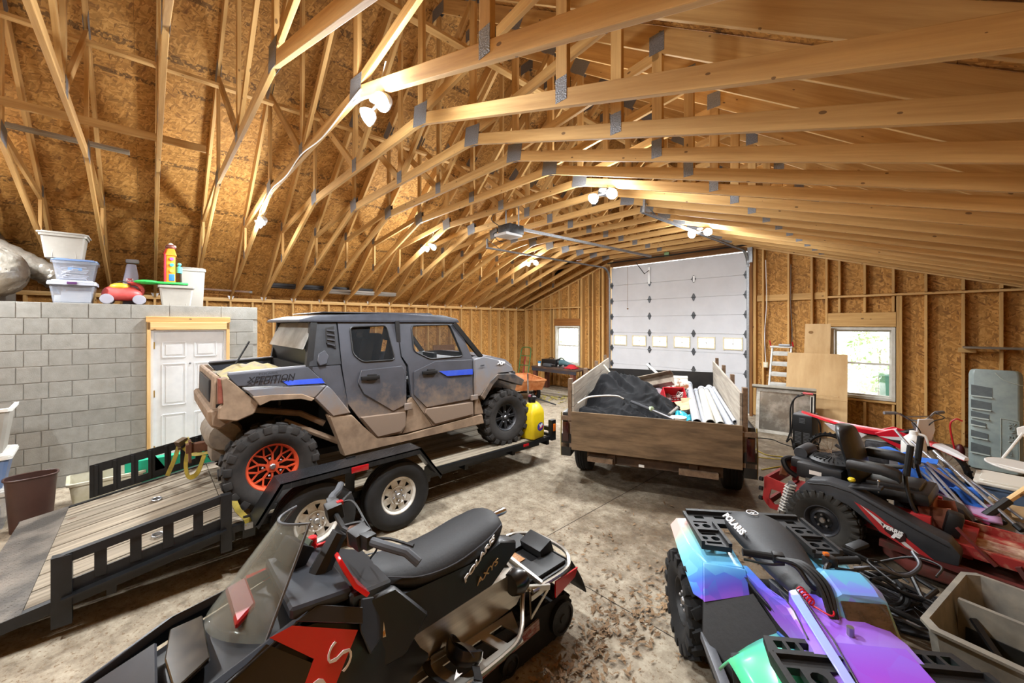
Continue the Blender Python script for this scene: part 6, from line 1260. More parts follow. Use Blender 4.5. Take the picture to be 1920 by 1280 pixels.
t = thing('cargo_strap_roll', 'loose yellow and grey straps piled in the bed of the off-road vehicle', 'strap', (-4.95, .75, 1.43)); b = wb(t)
b.grid(lambda u, v: (-5.35+.95*u, .50+.6*v, 1.60+.10*math.sin(PI*u)*math.sin(PI*v)+.04*_ns.noise(V((u*6, v*6, 8)))), 20, 14)
b.done('webbing', M('dirty_yellow', '#a8964f', .8, col2='#7c7468', scale=9), t); b = wb(t); b.tube([(-4.9, .60, 1.60), (-4.98, .78, 1.92)], .010, 6); b.done('rod_handle', BLACK, t); b = wb(t); b.box((-4.9, .75, 1.52), (.8, .55, .16), None, .04); b.done('padding', M('grey_pad', '#6f6a62', .9), t)
# ================================================================ things stored on the block room
def tub(t, w_, d, h, mat, rim=True, taper=.82, th=.006, name='tub_wall', z0=0, rimmat=None):
    """open-topped storage tub, x depth w_, y length d"""
    def sect(k, z): return [V((sx*w_/2*k, sy*d/2*k, z)) for sx, sy in ((-1, -.9), (-.9, -1), (.9, -1), (1, -.9), (1, .9), (.9, 1), (-.9, 1), (-1, .9))]
    b = B(); k0 = taper; b.loft([sect(1, z0+h), sect(k0, z0), sect(k0*.97, z0+th), sect(.975, z0+h)], cap=False); v = sect(k0, z0); b.face([b._v(p) for p in v]); o = b.done(name, mat, t, ang=40)
    if rim: b = B(); b.loft([sect(1.0, z0+h-.03), sect(1.06, z0+h-.03), sect(1.07, z0+h), sect(.97, z0+h+.004)], cap=False); b.done('rim', rimmat or mat, t, ang=40)
    return sect
def lid(t, w_, d, z, mat, name='lid', h=.03):
    b = B(); pts = [(sx*w_/2, sy*d/2) for sx, sy in ((-1, -.9), (-.9, -1), (.9, -1), (1, -.9), (1, .9), (.9, 1), (-.9, 1), (-1, .9))]
    b.prism([(x*1.05, y*1.05, z) for x, y in pts], (0, 0, h*.6), .004); b.prism([(x*.9, y*.9, z+h*.6) for x, y in pts], (0, 0, h*.4), .003); return b.done(name, mat, t, ang=40)
TUBW = M('grey_white_tub', '#918d85', .5, col2='#9d9991', scale=4); CLR = M('clear_tub', (.42, .46, .54, 1), .15, alpha=.22, coat=.1); CLB = M('clear_blue_lid', (.16, .24, .42, 1), .2, alpha=.75); PUR = M('purple_latch', '#4a2456', .4)
PAP = M('paper_stack', '#a8a8aa', .8, col2='#9a9ca2', scale=8)
XT = -7.95; TOPZ = BH
t = thing('storage_tub', 'clear storage box with purple latch at the bottom of the stack on the block wall', 'storage box', (XT, -.755, TOPZ)); tub(t, .36, .42, .27, CLR, rimmat=M('frost_rim', '#a9adb8', .4)); B().box((.192, 0, .265), (.02, .09, .035), None, .004).done('latch', PUR, t); B().box((0, .03, .09), (.26, .27, .15), None, .01).done('paper_stack', PAP, t); B().box((-.02, -.13, .06), (.2, .08, .09), None, .01).done('paper_stack', M('paper_white', '#b4b4b2', .8), t); lid(t, .35, .42, .272, M('frost_rim', '#a9adb8'))
t = thing('storage_tub', 'clear box with blue lid in the middle of the stack on the block wall', 'storage box', (XT, -.735, TOPZ+.305)); tub(t, .33, .40, .25, CLR); lid(t, .33, .40, .252, CLB)
for i in range(7): B().box((.02, -.02+.01*(i % 3), .02+.026*i), (.22, .24-.015*i, .018), rotm(0, 3*(i % 3)-3, 6*i), .008).done('folded_cloth', M('pale_cloth', '#a2a2a8', .9, col2='#8d8d98', scale=20), t)
B().box((.12, .0, .15), (.02, .13, .04), rotm(0, 0, 4), .01).done('blue_label', M('bright_blue', '#1f86cf', .5), t)
t = thing('storage_tub', 'grey white lidded tub on top of the stack on the block wall', 'storage box', (XT, -.835, TOPZ+.588)); tub(t, .36, .40, .31, TUBW); lid(t, .38, .44, .31, TUBW)
b = B(); b.tube(curve([(.165, -.10, .29), (.155, -.09, .14), (.148, -.1, .01)], 4), .006, 6); b.tube(curve([(.165, .05, .29), (.155, .10, .14), (.148, .11, .01)], 4), .006, 6); b.done('moulded_rib', TUBW, t)
t = thing('storage_tub', 'grey white tub without lid holding the toy tower on the block wall', 'storage box', (XT-.02, .30, TOPZ)); tub(t, .36, .40, .30, TUBW); B().box((0, 0, .22), (.3, .34, .02)).done('tub_contents', M('tub_dark', '#6b655c', .9), t)
b = B(); b.tube(curve([(.165, -.06, .28), (.152, -.07, .14), (.146, -.08, .01)], 4), .006, 6); b.tube(curve([(.165, .09, .28), (.152, .10, .14), (.146, .11, .01)], 4), .006, 6); b.done('moulded_rib', TUBW, t)
t = thing('storage_tub', 'second grey white tub behind the toy tower on the block wall', 'storage box', (XT-.50, .52, TOPZ)); tub(t, .34, .32, .62, M('dim_tub', '#8c8880', .5)); lid(t, .34, .32, .62, M('tub_lid_grey', '#7b776f', .5))
# ride-on toy car
t = thing('toy_car', 'faded red and yellow push toy car on top of the block wall', 'toy', (XT-.03, -.28, TOPZ)); TR_ = M('faded_red', '#b83a36', .5, col2='#c75550', scale=5)
b = B(); rings = []
for y, w_, z0, z1 in ((-.22, .10, .10, .17), (-.20, .15, .06, .24), (-.08, .17, .05, .29), (.06, .17, .05, .29), (.16, .15, .07, .24), (.20, .12, .1, .2)): rings.append([V(p) for p in ((w_*.6, y, z0), (w_, y, z0+.05), (w_*1.02, y, (z0+z1)/2), (w_*.75, y, z1-.02), (w_*.3, y, z1), (-w_*.3, y, z1), (-w_*.75, y, z1-.02), (-w_*1.02, y, (z0+z1)/2), (-w_, y, z0+.05), (-w_*.6, y, z0))])
b.loft(rings); b.done('car_body', TR_, t, ang=60, sub=1); b = B(); b.ball((.06, -.03, .255), (.10, .11, .055), 16, 10); b.done('hood_face', M('toy_yellow', '#d9a92c', .45), t); b = B(); b.ball((.13, -.06, .275), .012); b.ball((.13, .01, .272), .012); b.done('eye', BLACK, t)
b = B(); b.tube(curve([(0, .17, .12), (0, .20, .22), (.0, .15, .30), (0, .04, .31)], 6), .028, 8); b.done('seat_handle', TR_, t); b = B(); b.tube(curve([(.08, -.10, .28), (.10, -.02, .33), (.08, .08, .30)], 6), .008, 6); b.done('black_grip', BLACK, t)
for x in (-.14, .14):
    for y in (-.16, .17): b = B(); b.lathe([(0, -.03), (.065, -.03), (.072, 0), (.065, .03), (.03, .035), (0, .03)], 18, (x*1.12, y, .072), 'x'); b.done('toy_wheel', M('toy_grey', '#8d8c96', .5), t)
t = thing('toy_slide_back', 'tall grey lavender plastic backrest behind the red toy car', 'toy', (XT-.28, -.21, TOPZ)); b = B(); b.prism([(0, -.085, .0), (0, .08, 0), (0, .085, .45), (0, .06, .62), (0, -.045, .62), (0, -.085, .35)], (.05, 0, 0), .02, 2); b.done('panel', M('lavender_grey', '#8f90a6', .5, col2='#9d9db0', scale=5), t); B().box((.03, .02, .66), (.10, .15, .06), None, .02).done('head_cap', M('dusty_grey', '#6e6a6c', .6), t); B().box((.053, -.01, .38), (.003, .08, .045)).done('red_label', M('label_red', '#b5242c', .5, col2='#d8d0d0', scale=40, lo=.5, hi=.55), t)
# activity toy tower standing in the tub
t = thing('toy_tower', 'bright orange and red toy tower standing on the open tub', 'toy', (XT, .235, TOPZ+.305)); t.scale = (1.2, 1.2, 1.12); OR = M('toy_orange', '#e08a1e', .4); b = B(); b.box((0, .0, .03), (.2, .34, .03), None, .01); b.done('green_base', M('toy_green', '#2fb04a', .45), t); b = B(); b.ball((.05, -.22, .03), (.1, .12, .03)); b.done('green_leaf', M('toy_green', '#2fb04a'), t)
b = B(); b.box((0, 0, .22), (.11, .09, .36), None, .012); b.prism([(-.055, -.06, .40), (-.055, .06, .40), (-.055, .035, .50), (-.055, -.035, .50)], (.11, 0, 0), .01); b.done('tower_body', OR, t); b = B(); b.box((.0, -.055, .23), (.12, .02, .38), None, .008); b.tube([(0, -.06, .42), (0, -.03, .51)], .014, 8); b.done('red_side', M('toy_red', '#c42a3a', .4), t)
b = B(); b.ball((0, 0, .525), (.05, .055, .04)); b.done('roof_cap', M('toy_brown', '#6b3a34', .5), t); b = B(); b.ball((0, 0, .555), .028); b.ball((.01, .035, .535), .02); b.done('white_ball', WHITEP, t)
for z, c in ((.36, '#d05a9a'), (.28, '#3aa0c8'), (.2, '#d8d04a')): b = B(); b.lathe([(0, 0), (.022, 0), (.022, .012), (0, .014)], 14, (.055, .01, z), 'x'); b.done('round_button', M('toy_'+c[1:], c, .4), t)
b = B(); b.box((.057, .01, .11), (.006, .055, .09), None, .002); b.done('blue_door', M('toy_blue', '#2a6ab8', .4), t); b = B(); b.lathe([(.03, 0), (.03, .08), (0, .1)], 14, (0, .085, .18)); b.ball((0, .085, .30), .022); b.done('side_figure', M('toy_aqua', '#4ab3b8', .4), t)
# foil-wrapped ducts and draped plastic at the left end
FOIL = M('foil_wrap', '#b5b0a6', .3, .5, col2='#8e877b', scale=5, bump=1, bscale=16); 
t = thing('insulated_duct', 'fat foil-wrapped air duct lying at the left end of the block wall', 'duct', (-8.25, -1.9, TOPZ+.08)); b = B(); rings = []
cr_ = lambda i, a: _ns.noise(V((i*.11, math.cos(a)*2, math.sin(a)*2)))+.6*(.5-abs(_ns.noise(V((i*.3, math.cos(a)*7, math.sin(a)*7)))))
for i in range(90):
    y = -1.0+1.72*i/89; rr_ = .34 if i < 74 else (.34*math.sqrt(max(.02, 1-((i-73)/16.2)**2)))
    rings.append([V((rr_*(1.15)*math.cos(a)+.05*cr_(i, a), y, .31+rr_*.95*math.sin(a)+.05*cr_(i+50, a))) for a in [2*PI*k/72 for k in range(72)]])
b.loft(rings); b.done('foil_jacket', FOIL, t, ang=30); b = B(); b.lathe([(.30, 0), (.33, .0), (.33, .03), (.30, .03)], 20, (0, -.2, .31), 'y', True); b.done('duct_band', GALV, t)
t = thing('flexible_duct', 'thinner silver flexible duct sloping above the fat foil duct', 'duct', (-8.7, -1.9, 3.1)); b = wb(t); pts = curve([(-8.7, -2.9, 3.62), (-8.75, -1.9, 3.30), (-8.8, -1.3, 2.98), (-8.9, -1.0, 2.75)], 12); b.tube(pts, [.15+.008*math.sin(i*2.2) for i in range(len(pts))], 16); b.done('duct_skin', FOIL, t); b = wb(t); b.tube([(-8.75, -1.92, 3.9), (-8.75, -1.90, 3.12)], .006, 6); b.done('hanger_wire', GALV, t)
t = thing('plastic_sheet', 'dusty grey plastic sheet hanging from the roof at the left edge', 'sheet', (-9.2, -1.5, 2.4)); b = wb(t); b.grid(lambda u, v: (-10.1+1.5*u, -1.62+.05*math.sin(u*16), 2.42+(roofz(-10.1+1.5*u)-.3-2.42)*v), 24, 6); b.done('sheet_film', M('dusty_film', '#77726a', .5, col2='#8f897f', scale=3), t, ang=80, solid=.004); b = wb(t); b.bar((-10.1, -1.62, roofz(-10.1)-.28), (-8.6, -1.62, roofz(-8.6)-.28), .03, .04); b.done('batten', GREYWOOD, t, ang=0)
t = thing('weathered_plank', 'long weathered grey plank lying across the truss webs at upper left', 'plank', (-8.9, -1.9, 4.2)); lumber('plank_board', (-.1, -1.0, .05), (-.1, 1.35, .0), .14, .03, t, mat=GREYWOOD); B().box((-.1, 1.0, .03), (.03, .006, .03)).done('nail', STEEL, t, ang=0)
t.location = (-7.35, -1.55, 4.43)
# dark siding lengths and pipe stored along the eave
DKS = M('dark_trim_length', '#2e2f33', .5, col2='#3b3c41', scale=6, stretch=(3, .3, 3))
for i, (x, z, y0, y1, lb) in enumerate(((-10.28, 3.02, 1.75, 4.3, 'dark grey trim length stored along the left eave, upper one'), (-10.16, 2.95, 1.9, 4.55, 'dark grey trim length stored along the left eave, lower one'), (-10.06, 2.88, 3.2, 5.0, 'pale trim length at the far end of the dark eave trim'))):
    t = thing('trim_length', lb, 'trim', (x, (y0+y1)/2, z), 0, 'trim lengths on the left eave'); L_ = y1-y0; mt = DKS if i < 2 else M('pale_trim', '#a7a29a', .5)
    b = B()
    for k in range(3): b.box((.03*k-.03, 0, .03*k), (.02, L_, .05))
    b.box((0, 0, .0), (.12, L_, .012)); b.done('trim_profile', mt, t, ang=0); B().box((0, -L_/2+.01, .03), (.1, .015, .1)).done('end_cap', WHITEP if i == 0 else mt, t, ang=0)
t = thing('conduit_pipe', 'thin reddish pipe lying on the left wall plate beside the toys', 'pipe', (-10.2, .9, 2.78)); B().tube([(0, -.6, .06), (0, .75, .03)], .022, 8).done('pipe_wall', M('dull_red_pipe', '#8d6a5a', .6, col2='#a08a7a', scale=4), t); B().lathe([(.03, -.05), (.03, .0)], 10, (0, .75, .03), 'y').done('coupling', GALV, t)
# ================================================================ left edge: bin, tubs
t = thing('waste_bin', 'dark brown oval plastic waste bin behind the trailer ramp end', 'bin', (-6.36, -.90, 0), R(8)); BRN = M('brown_plastic', '#3b2620', .45, col2='#442c25', scale=6)
def ov(k, z): return [V((.125*k*math.copysign(abs(math.cos(a))**.7, math.cos(a)), .18*k*math.copysign(abs(math.sin(a))**.7, math.sin(a)), z)) for a in [2*PI*i/28 for i in range(28)]]
b = B(); b.loft([ov(1, .54), ov(.95, .42), ov(.8, 0), ov(.78, .01), ov(.97, .54)], cap=False); b.face([b._v(p) for p in ov(.8, 0.001)]); b.done('bin_wall', BRN, t, ang=60); b = B(); b.tube(ov(1.02, .54), .009, 6, True); b.done('bin_rim', BRN, t)
t = thing('shallow_tub', 'shallow translucent white tub on the floor by the block wall', 'tub', (-6.85, -.38, 0), R(5)); CT = M('cream_tub', '#c9c3b0', .4, col2='#b5ad90', scale=5); tub(t, .42, .62, .30, CT, taper=.88)
t = thing('teal_board', 'bright teal foam board seen through the far side rack', 'board', (-6.75, .25, 0)); B().box((0, 0, .23), (.10, .95, .40), rotm(0, 6, 0), .02).done('foam_board', M('teal_foam', '#129a76', .5, col2='#1fae88', scale=5), t); B().box((0, .35, .43), (.11, .1, .05), None, .01).done('handle_cutout', M('teal_dark', '#0c6b54', .5), t)
for i, (z, c, lb) in enumerate(((.0, CLR, 'clear bin at the floor of the stack at the left edge'), (.42, CLB, 'bluish clear bin in the middle of the stack at the left edge'), (.78, TUBW, 'tall white tub on top of the stack at the left edge'))):
    t = thing('edge_bin', lb, 'storage box', (-6.70, -1.35, z), R(4), 'stacked bins at the left edge'); h = (.38, .33, .46)[i]; tub(t, .5, .55, h, c, taper=.8, rimmat=WHITEP); B().box((0, 0, .1), (.34, .36, .12), None, .02).done('bin_contents', M('bin_stuff', '#b9b3a8', .9, col2='#8b857c', scale=12), t)
    if i < 2: lid(t, .5, .55, h, WHITEP)
# ================================================================ far left: cart, hand truck, bench
RST = M('rust_orange', '#a8602e', .75, col2='#c98a5a', scale=6, bump=.1, lo=.4, hi=.65)
t = thing('dump_cart', 'rusty orange steel garden cart beyond the off-road vehicle', 'cart', (-8.0, 7.75, 0), R(64)); b = B(); o_ = [(-.42, -.75), (.42, -.75), (.42, .75), (-.42, .75)]; i_ = [(-.36, -.62), (.36, -.62), (.36, .62), (-.36, .62)]
b.loft([[V((x, y, .62)) for x, y in o_], [V((x, y, .34)) for x, y in i_], [V((x*.97, y*.97, .355)) for x, y in i_], [V((x*.97, y*.98, .62)) for x, y in o_]], cap=False); b.face([b._v((x, y, .345)) for x, y in i_]); b.done('cart_tray', RST, t, ang=20); b = B()
for p, q in zip(o_, o_[1:]+o_[:1]): b.bar((*p, .62), (*q, .62), .04, .035)
b.done('tray_rim', RST, t, ang=0); b = B(); b.bar((0, -.5, .30), (0, .6, .30), .06, .06); b.tube([(-.45, -.1, .2), (.45, -.1, .2)], .018, 8); b.bar((0, -.1, .3), (0, -.1, .2), .1, .06); b.done('cart_frame', BLACKP, t, ang=0)
b = B(); b.bar((0, -.60, .30), (.1, -.95, .18), .035, .035); b.tube([(.1, -.95, .18), (.5, -1.25, .05)], .018, 8); b.done('draw_bar', BLACKP, t); b = B(); b.tube([(-.1, -.80, .30), (-.12, -.82, .82)], .02, 8); b.done('dump_lever', M('grey_lever', '#8c8882', .6, col2='#4a423a', scale=5), t)
for s in (-1, 1): wheel(t, (s*.40, -.1, .2), .2, .1, .09, 'disc', RST, s, 0, RUB)
t = thing('hand_truck', 'green hand truck leaning on the studs of the left back corner', 'hand truck', (-9.75, 9.55, 0), R(12)); HG = M('faded_green', '#2f6b3a', .6, .2, col2='#51783f', scale=7); b = B()
for s in (-1, 1): b.tube([(s*.2, -.15, .12), (s*.2, .1, 1.18)], .018, 8)
b.tube(curve([(-.2, .1, 1.18), (-.14, .13, 1.30), (.14, .13, 1.30), (.2, .1, 1.18)], 5), .018, 8)
for z, y in ((.35, -.10), (.7, -.02), (1.02, .06)): b.bar((-.2, y, z), (.2, y, z), .03, .03)
b.done('truck_frame', HG, t); B().box((0, -.28, .04), (.44, .26, .01)).done('toe_plate', HG, t, ang=0); B().bar((0, -.1, .35), (0, .06, 1.02), .05, .02).done('centre_strap', M('faded_red_strap', '#8c2f28', .6), t, ang=0)
for s in (-1, 1): wheel(t, (s*.25, -.06, .13), .13, .07, .06, 'disc', HG, s, 0, RUB)
WBm = M('old_bench_wood', '#3d2c22', .8, col2='#5a4232', scale=4); t = thing('workbench', 'low dark workbench covered with tools under the left window', 'workbench', (-8.15, 9.55, 0), R(0)); b = B().box((0, 0, .73), (1.85, .7, .05)).done('bench_top', WBm, t, ang=0); B().box((0, -.33, .66), (1.8, .03, .1)).done('apron', M('blue_apron', '#26303f', .7, col2='#3d2c22', scale=3), t, ang=0)
for x in (-.8, .75):
    for y in (-.28, .28): B().box((x, y, .355), (.12, .12, .71)).done('leg', M('red_brown_leg', '#6b3a28', .8, col2='#5a3022', scale=5), t, ang=0)
def ontop(name, lb, cat, x, y): return thing(name, lb, cat, (-8.15+x, 9.55+y, .755))
t = ontop('tool_case', 'black plastic tool case at the back of the workbench', 'case', -.45, .1); B().box((0, 0, .11), (.62, .3, .22), None, .02).done('case_shell', BLACK, t); B().tube(curve([(-.1, 0, .22), (-.08, 0, .26), (.08, 0, .26), (.1, 0, .22)], 4), .012, 6).done('case_handle', BLACK, t)
t = ontop('leaf_blower', 'teal and black leaf blower on the workbench below the window', 'blower', .05, .12); b = B(); b.tube([(-.2, 0, .12), (0, 0, .14), (.42, -.04, .07)], [.10, .09, .05], 14); b.done('blower_tube', M('teal_grey', '#4c6a70', .5), t); B().ball((-.2, 0, .13), (.13, .12, .12)).done('motor_housing', BLACK, t); B().tube(curve([(-.2, 0, .24), (-.08, 0, .28), (.04, 0, .21)], 5), .016, 6).done('handle', BLACK, t)
t = ontop('power_tool', 'grey corded power tool lying at the front of the workbench', 'tool', -.35, -.2); B().box((0, 0, .06), (.34, .12, .10), None, .03).done('tool_body', M('tool_grey', '#44484c', .5), t); B().tube([(.15, 0, .08), (.32, 0, .08)], .014, 8).done('tool_bit', STEEL, t)
t = ontop('spray_can', 'blue capped can at the left end of the workbench', 'can', -.72, -.18); B().lathe([(0, 0), (.05, 0), (.05, .10), (.03, .12), (0, .12)], 14).done('can_wall', WHITEP, t); B().lathe([(.045, .10), (.055, .10), (.055, .15), (0, .16)], 14).done('can_cap', M('cap_blue', '#2a76a8', .4), t)
t = ontop('red_rag', 'red shop rag heaped at the right end of the workbench', 'rag', .55, -.1); b = B(); b.grid(lambda u, v: ((u-.5)*.4, (v-.5)*.3, .012+.12*math.sin(PI*u)*math.sin(PI*v)+.04*_ns.noise(V((u*6, v*6, 3)))), 12, 12); b.done('rag_cloth', M('rag_red', '#b01c26', .85), t, ang=70, solid=.006); B().ball((.1, 0, .08), .05).done('rag_fold', M('rag_red', '#b01c26'), t)
for i, (x, y, lb) in enumerate(((.12, -.22, 'small silver fitting in the middle of the workbench'), (.3, -.2, 'second small silver fitting on the workbench, nearer the rag'))):
    t = ontop('pipe_fitting', lb, 'fitting', x, y); B().lathe([(.02, 0), (.03, .02), (.03, .08), (.02, .1)], 10).done('fitting_wall', STEEL, t); B().lathe([(.034, .04), (.034, .055), (.0, .055)], 6).done('hex_nut', STEEL, t)
# boards and a stack of lumber on the floor beneath the bench
for i, (x0, y0, x1, y1, z, lb) in enumerate(((-8.6, 8.7, -7.2, 9.0, .06, 'grey board on the floor in front of the workbench, uppermost'), (-8.9, 8.6, -7.4, 8.75, .025, 'grey board on the floor in front of the workbench, lowest'))):
    t = thing('loose_board', lb, 'board', ((x0+x1)/2, (y0+y1)/2, z-.025), 0, 'loose boards before the workbench'); lumber('board_length', (x0-(x0+x1)/2, y0-(y0+y1)/2, .02), (x1-(x0+x1)/2, y1-(y0+y1)/2, .02), .14, .035, t, mat=GREYWOOD); B().box((0, 0, .04), (.02, .02, .004)).done('nail_head', STEEL, t, ang=0)
t = tag(B().done('yellow_leaves', M('yellow_leaf', '#a8a04a', .8, col2='#8b7a3a', scale=20), None), 'scatter of yellow green leaves on the floor before the workbench', 'leaves', kind='stuff') if False else None
t = thing('brown_panel', 'upright brown board leaning on the left wall behind the off-road vehicle', 'board', (-10.2, 6.6, 0)); B().box((.02, 0, .75), (.03, .75, 1.48), rotm(0, -6, 0)).done('panel_sheet', M('brown_hardboard', '#6e4a2c', .7, col2='#7d5633', scale=3), t, ang=0); B().box((.03, .55, 1.38), (.04, .4, .12)).done('cleat', LUM, t, ang=0)
cb = B().tube(curve([(-3.2, 1.27, 4.02), (-3.5, 1.26, 3.99), (-4.2, 1.27, 3.97), (-4.9, 1.26, 4.02), (-5.6, 1.27, 3.98), (-6.3, 1.265, 4.01), (-6.75, 1.27, 3.96), (-7.05, 1.25, 3.86), (-7.2, 1.27, 3.82)], 8), .007, 6).done('lamp_cable', WHITEP, None)
tag(cb, 'white cable running along the truss between the two nearest work lights', 'cable')
# ================================================================ right back corner
def lean(t, name, w_, h, th, mat, tilt, z0=0, bev=0): return B().box((0, 0, h/2), (w_, th, h), None, bev).done(name, mat, t, ang=0, rot=(R(tilt), 0, 0), loc=(0, 0, z0))
PLYP = M('clean_plywood', '#b3905f', .7, col2='#c9a878', scale=1.5, stretch=(2.5, 2.5, .7), bump=.05, detail=8)
t = thing('plywood_sheet', 'large pale plywood sheet leaning in front of the window', 'plywood', (-1.62, 9.25, 0), R(6)); lean(t, 'sheet', .95, 1.62, .014, PLYP, -20); B().box((.0, -.1, .72), (.94, .003, .004), rotm(-20, 0, 0)).done('saw_line', M('saw_line', '#9a7748', .8), t, ang=0)
t = thing('plywood_sheet', 'narrow taller plywood piece behind the large sheet', 'plywood', (-1.70, 9.72, 0), R(0)); lean(t, 'sheet', .42, 2.14, .014, PLYP, -9); B().ball((-.02, -.19, 1.95), (.04, .004, .03), 8, 5).done('knot', M('knot', '#7d5a30', .8), t, ang=0)
t = thing('scrap_strip', 'short plywood strip sticking out over the leaning mirror', 'wood strip', (-1.55, 8.98, .80), R(-6)); B().box((.12, 0, .02), (.42, .10, .012), rotm(0, 0, 8)).done('strip', PLYP, t, ang=0); B().box((-.05, 0, .005), (.12, .09, .012)).done('strip_end', LUMP, t, ang=0)
t = thing('framed_mirror', 'old framed window sash with dirty glass leaning by the black welder', 'window sash', (-2.02, 8.86, 0), R(9)); SASH = M('peeling_white', '#c9c5bb', .7, col2='#a09a8e', scale=8, bump=.2); b = B(); w_, h = .92, .86
for s in (-1, 1): b.box((s*(w_/2-.03), 0, h/2), (.06, .035, h))
b.box((0, 0, .03), (w_-.12, .035, .06)); b.box((0, 0, h-.03), (w_-.12, .035, .06)); o = b.done('sash_frame', SASH, t, ang=0, rot=(R(-15), 0, 0)); B().box((0, .0, h/2), (w_-.12, .01, h-.12)).done('dirty_pane', M('dirty_mirror', '#8b857a', .12, .5, col2='#b9b4aa', scale=4, lo=.45, hi=.62), o, ang=0); B().box((-.02, -.03, h+.03), (w_+.1, .14, .05), rotm(-4, 0, 0), .008).done('top_board', M('grey_top', '#8d877b', .8, col2='#a39c8e', scale=5), o)
t = thing('welder', 'black wheeled welding machine in front of the old window sash', 'welder', (-1.52, 8.02, 0), R(-4)); b = B(); b.box((0, 0, .36), (.27, .36, .50), None, .015); b.done('case', BLACK, t); b = B()
for i in range(9): b.box((-.055, -.183, .16+.022*i), (.09, .004, .008)); b.box((.06, -.183, .16+.022*i), (.09, .004, .008))
for i in range(4): b.box((0, -.183, .50+.022*i), (.08, .004, .008))
b.done('vent_slots', M('vent_grey', '#5d5f62', .6), t, ang=0)['kind'] = 'stuff'; b = B(); b.box((0, 0, .62), (.25, .34, .02), None, .004); b.done('top_panel', M('top_grey', '#77797c', .5), t)
b = B(); b.tube(curve([(.11, .05, .6), (.11, .08, .92), (.11, .02, .95), (-.06, .02, .95)], 4), .012, 8); b.tube([(.07, .05, .6), (.07, .07, .9)], .012, 8); b.done('push_handle', BLACK, t); B().tube([(.10, .02, .955), (-.04, .02, .955)], .018, 8).done('handle_grip', RED, t)
b = B(); b.tube(curve([(-.02, .02, .93), (-.14, -.02, .86), (-.2, -.04, .68), (-.2, -.06, .3), (-.24, -.1, .12), (-.16, -.16, .2), (-.13, -.14, .05)], 6), .012, 6); b.tube(curve([(.12, .0, .6), (.2, -.03, .5), (.21, -.05, .25), (.16, -.08, .1), (.13, .0, .2)], 6), .012, 6); b.tube(curve([(-.1, .02, .92), (-.17, 0, .8), (-.18, 0, .5), (-.2, -.02, .2)], 6), .010, 6); b.done('welding_cable', BLACK, t)
for s in (-1, 1): b = B(); b.lathe([(0, -.02), (.09, -.02), (.095, 0), (.09, .02), (.06, .022), (.02, .02), (0, .03)], 20, (s*.14+.03, -.10, .095), 'x'); b.done('caster_wheel', RUB, t)
LAD = M('white_ladder', '#d6d6d2', .45, col2='#bdbcb6', scale=9)
t = thing('folding_ladder', 'white aluminium ladder standing behind the plywood sheets', 'ladder', (-2.28, 9.75, 0), R(0)); rail = B(); 
for s in (-1, 1): B().bar((s*.20, -.25, 0), (s*.17, .12, 1.62), .03, .07, up=(0, 1, 0)).done('ladder_rail', LAD, t, ang=0)
for i in range(7): z = .2+.215*i; B().box((0, -.25+.37*z/1.62, z), (.36-.01*i, .09, .075), rotm(12, 0, 0), .004).done('ladder_step', LAD, t)
B().box((0, .12, 1.63), (.40, .14, .035), None, .006).done('ladder_cap', LAD, t); B().tube([(-.2, .12, 1.64), (-.22, .1, 1.76)], .014, 8).done('rail_hook', RED, t); B().tube([(.2, .12, 1.64), (.19, .1, 1.74)], .014, 8).done('rail_hook', RED, t)
B().box((.06, .10, 1.67), (.2, .14, .04), None, .004).done('tool_tray', GALV, t)
# small dirt bike, front wheel turned
DB = thing('dirt_bike', 'small red and white dirt bike behind the mower', 'motorcycle', (-.55, 7.2, 0), R(-90)); BR = M('bike_red', '#c8162c', .3, coat=.3); BW = M('bike_white', '#d8d8da', .4)
def knob(loc, Rr, W, steer=0):
    w_ = B(); w_.lathe([(Rr-.045, -W*.3), (Rr-.02, -W*.5), (Rr-.006, -W*.35), (Rr, 0), (Rr-.006, W*.35), (Rr-.02, W*.5), (Rr-.045, W*.3)], 36, axis='x', closed=True)
    for i in range(30):
        q = Matrix.Rotation(2*PI*i/30, 3, 'X')
        for x in (-.6, 0, .6): w_.box(q @ V((x*W*.5, 0, Rr-.003)), (W*.22, .02, .02), q)
    o = w_.done('tire', RUB, DB, loc=loc, rot=(0, 0, steer)); r = B(); r.lathe([(Rr-.05, -.018), (Rr-.042, -.018), (Rr-.042, .018), (Rr-.05, .018)], 36, axis='x', closed=True)
    for i in range(18): a = 2*PI*i/18; c, d = D(a); c2, d2 = D(a+.5*(1 if i % 2 else -1)); r.tube([(.02*(1 if i % 2 else -1), c2*.025, d2*.025), (0, c*(Rr-.05), d*(Rr-.05))], .003, 4)
    r.lathe([(0, -.03), (.03, -.03), (.03, .03), (0, .03)], 12, axis='x'); r.done('spoke_rim', M('tan_rim', '#a58a70', .5, .4), o)
knob((0, -.53, .27), .27, .10); FW = V((0.02, .56, .30)); knob(FW, .30, .08, R(-40))
b = B(); b.loft([[V(p) for p in ((-w_, y, z-.05), (-w_, y, z), (0, y, z+.025), (w_, y, z), (w_, y, z-.05))] for y, w_, z in ((-.42, .10, .70), (-.2, .11, .69), (.05, .09, .68), (.16, .07, .72))]); b.done('bike_seat', BR, DB)
b = B(); b.loft([[V(p) for p in ((-w_, y, z-.015), (-w_*.7, y, z+.01), (w_*.7, y, z+.01), (w_, y, z-.015))] for y, w_, z in ((-.86, .03, .80), (-.6, .08, .74), (-.38, .10, .70))]); b.done('rear_fender', BR, DB)
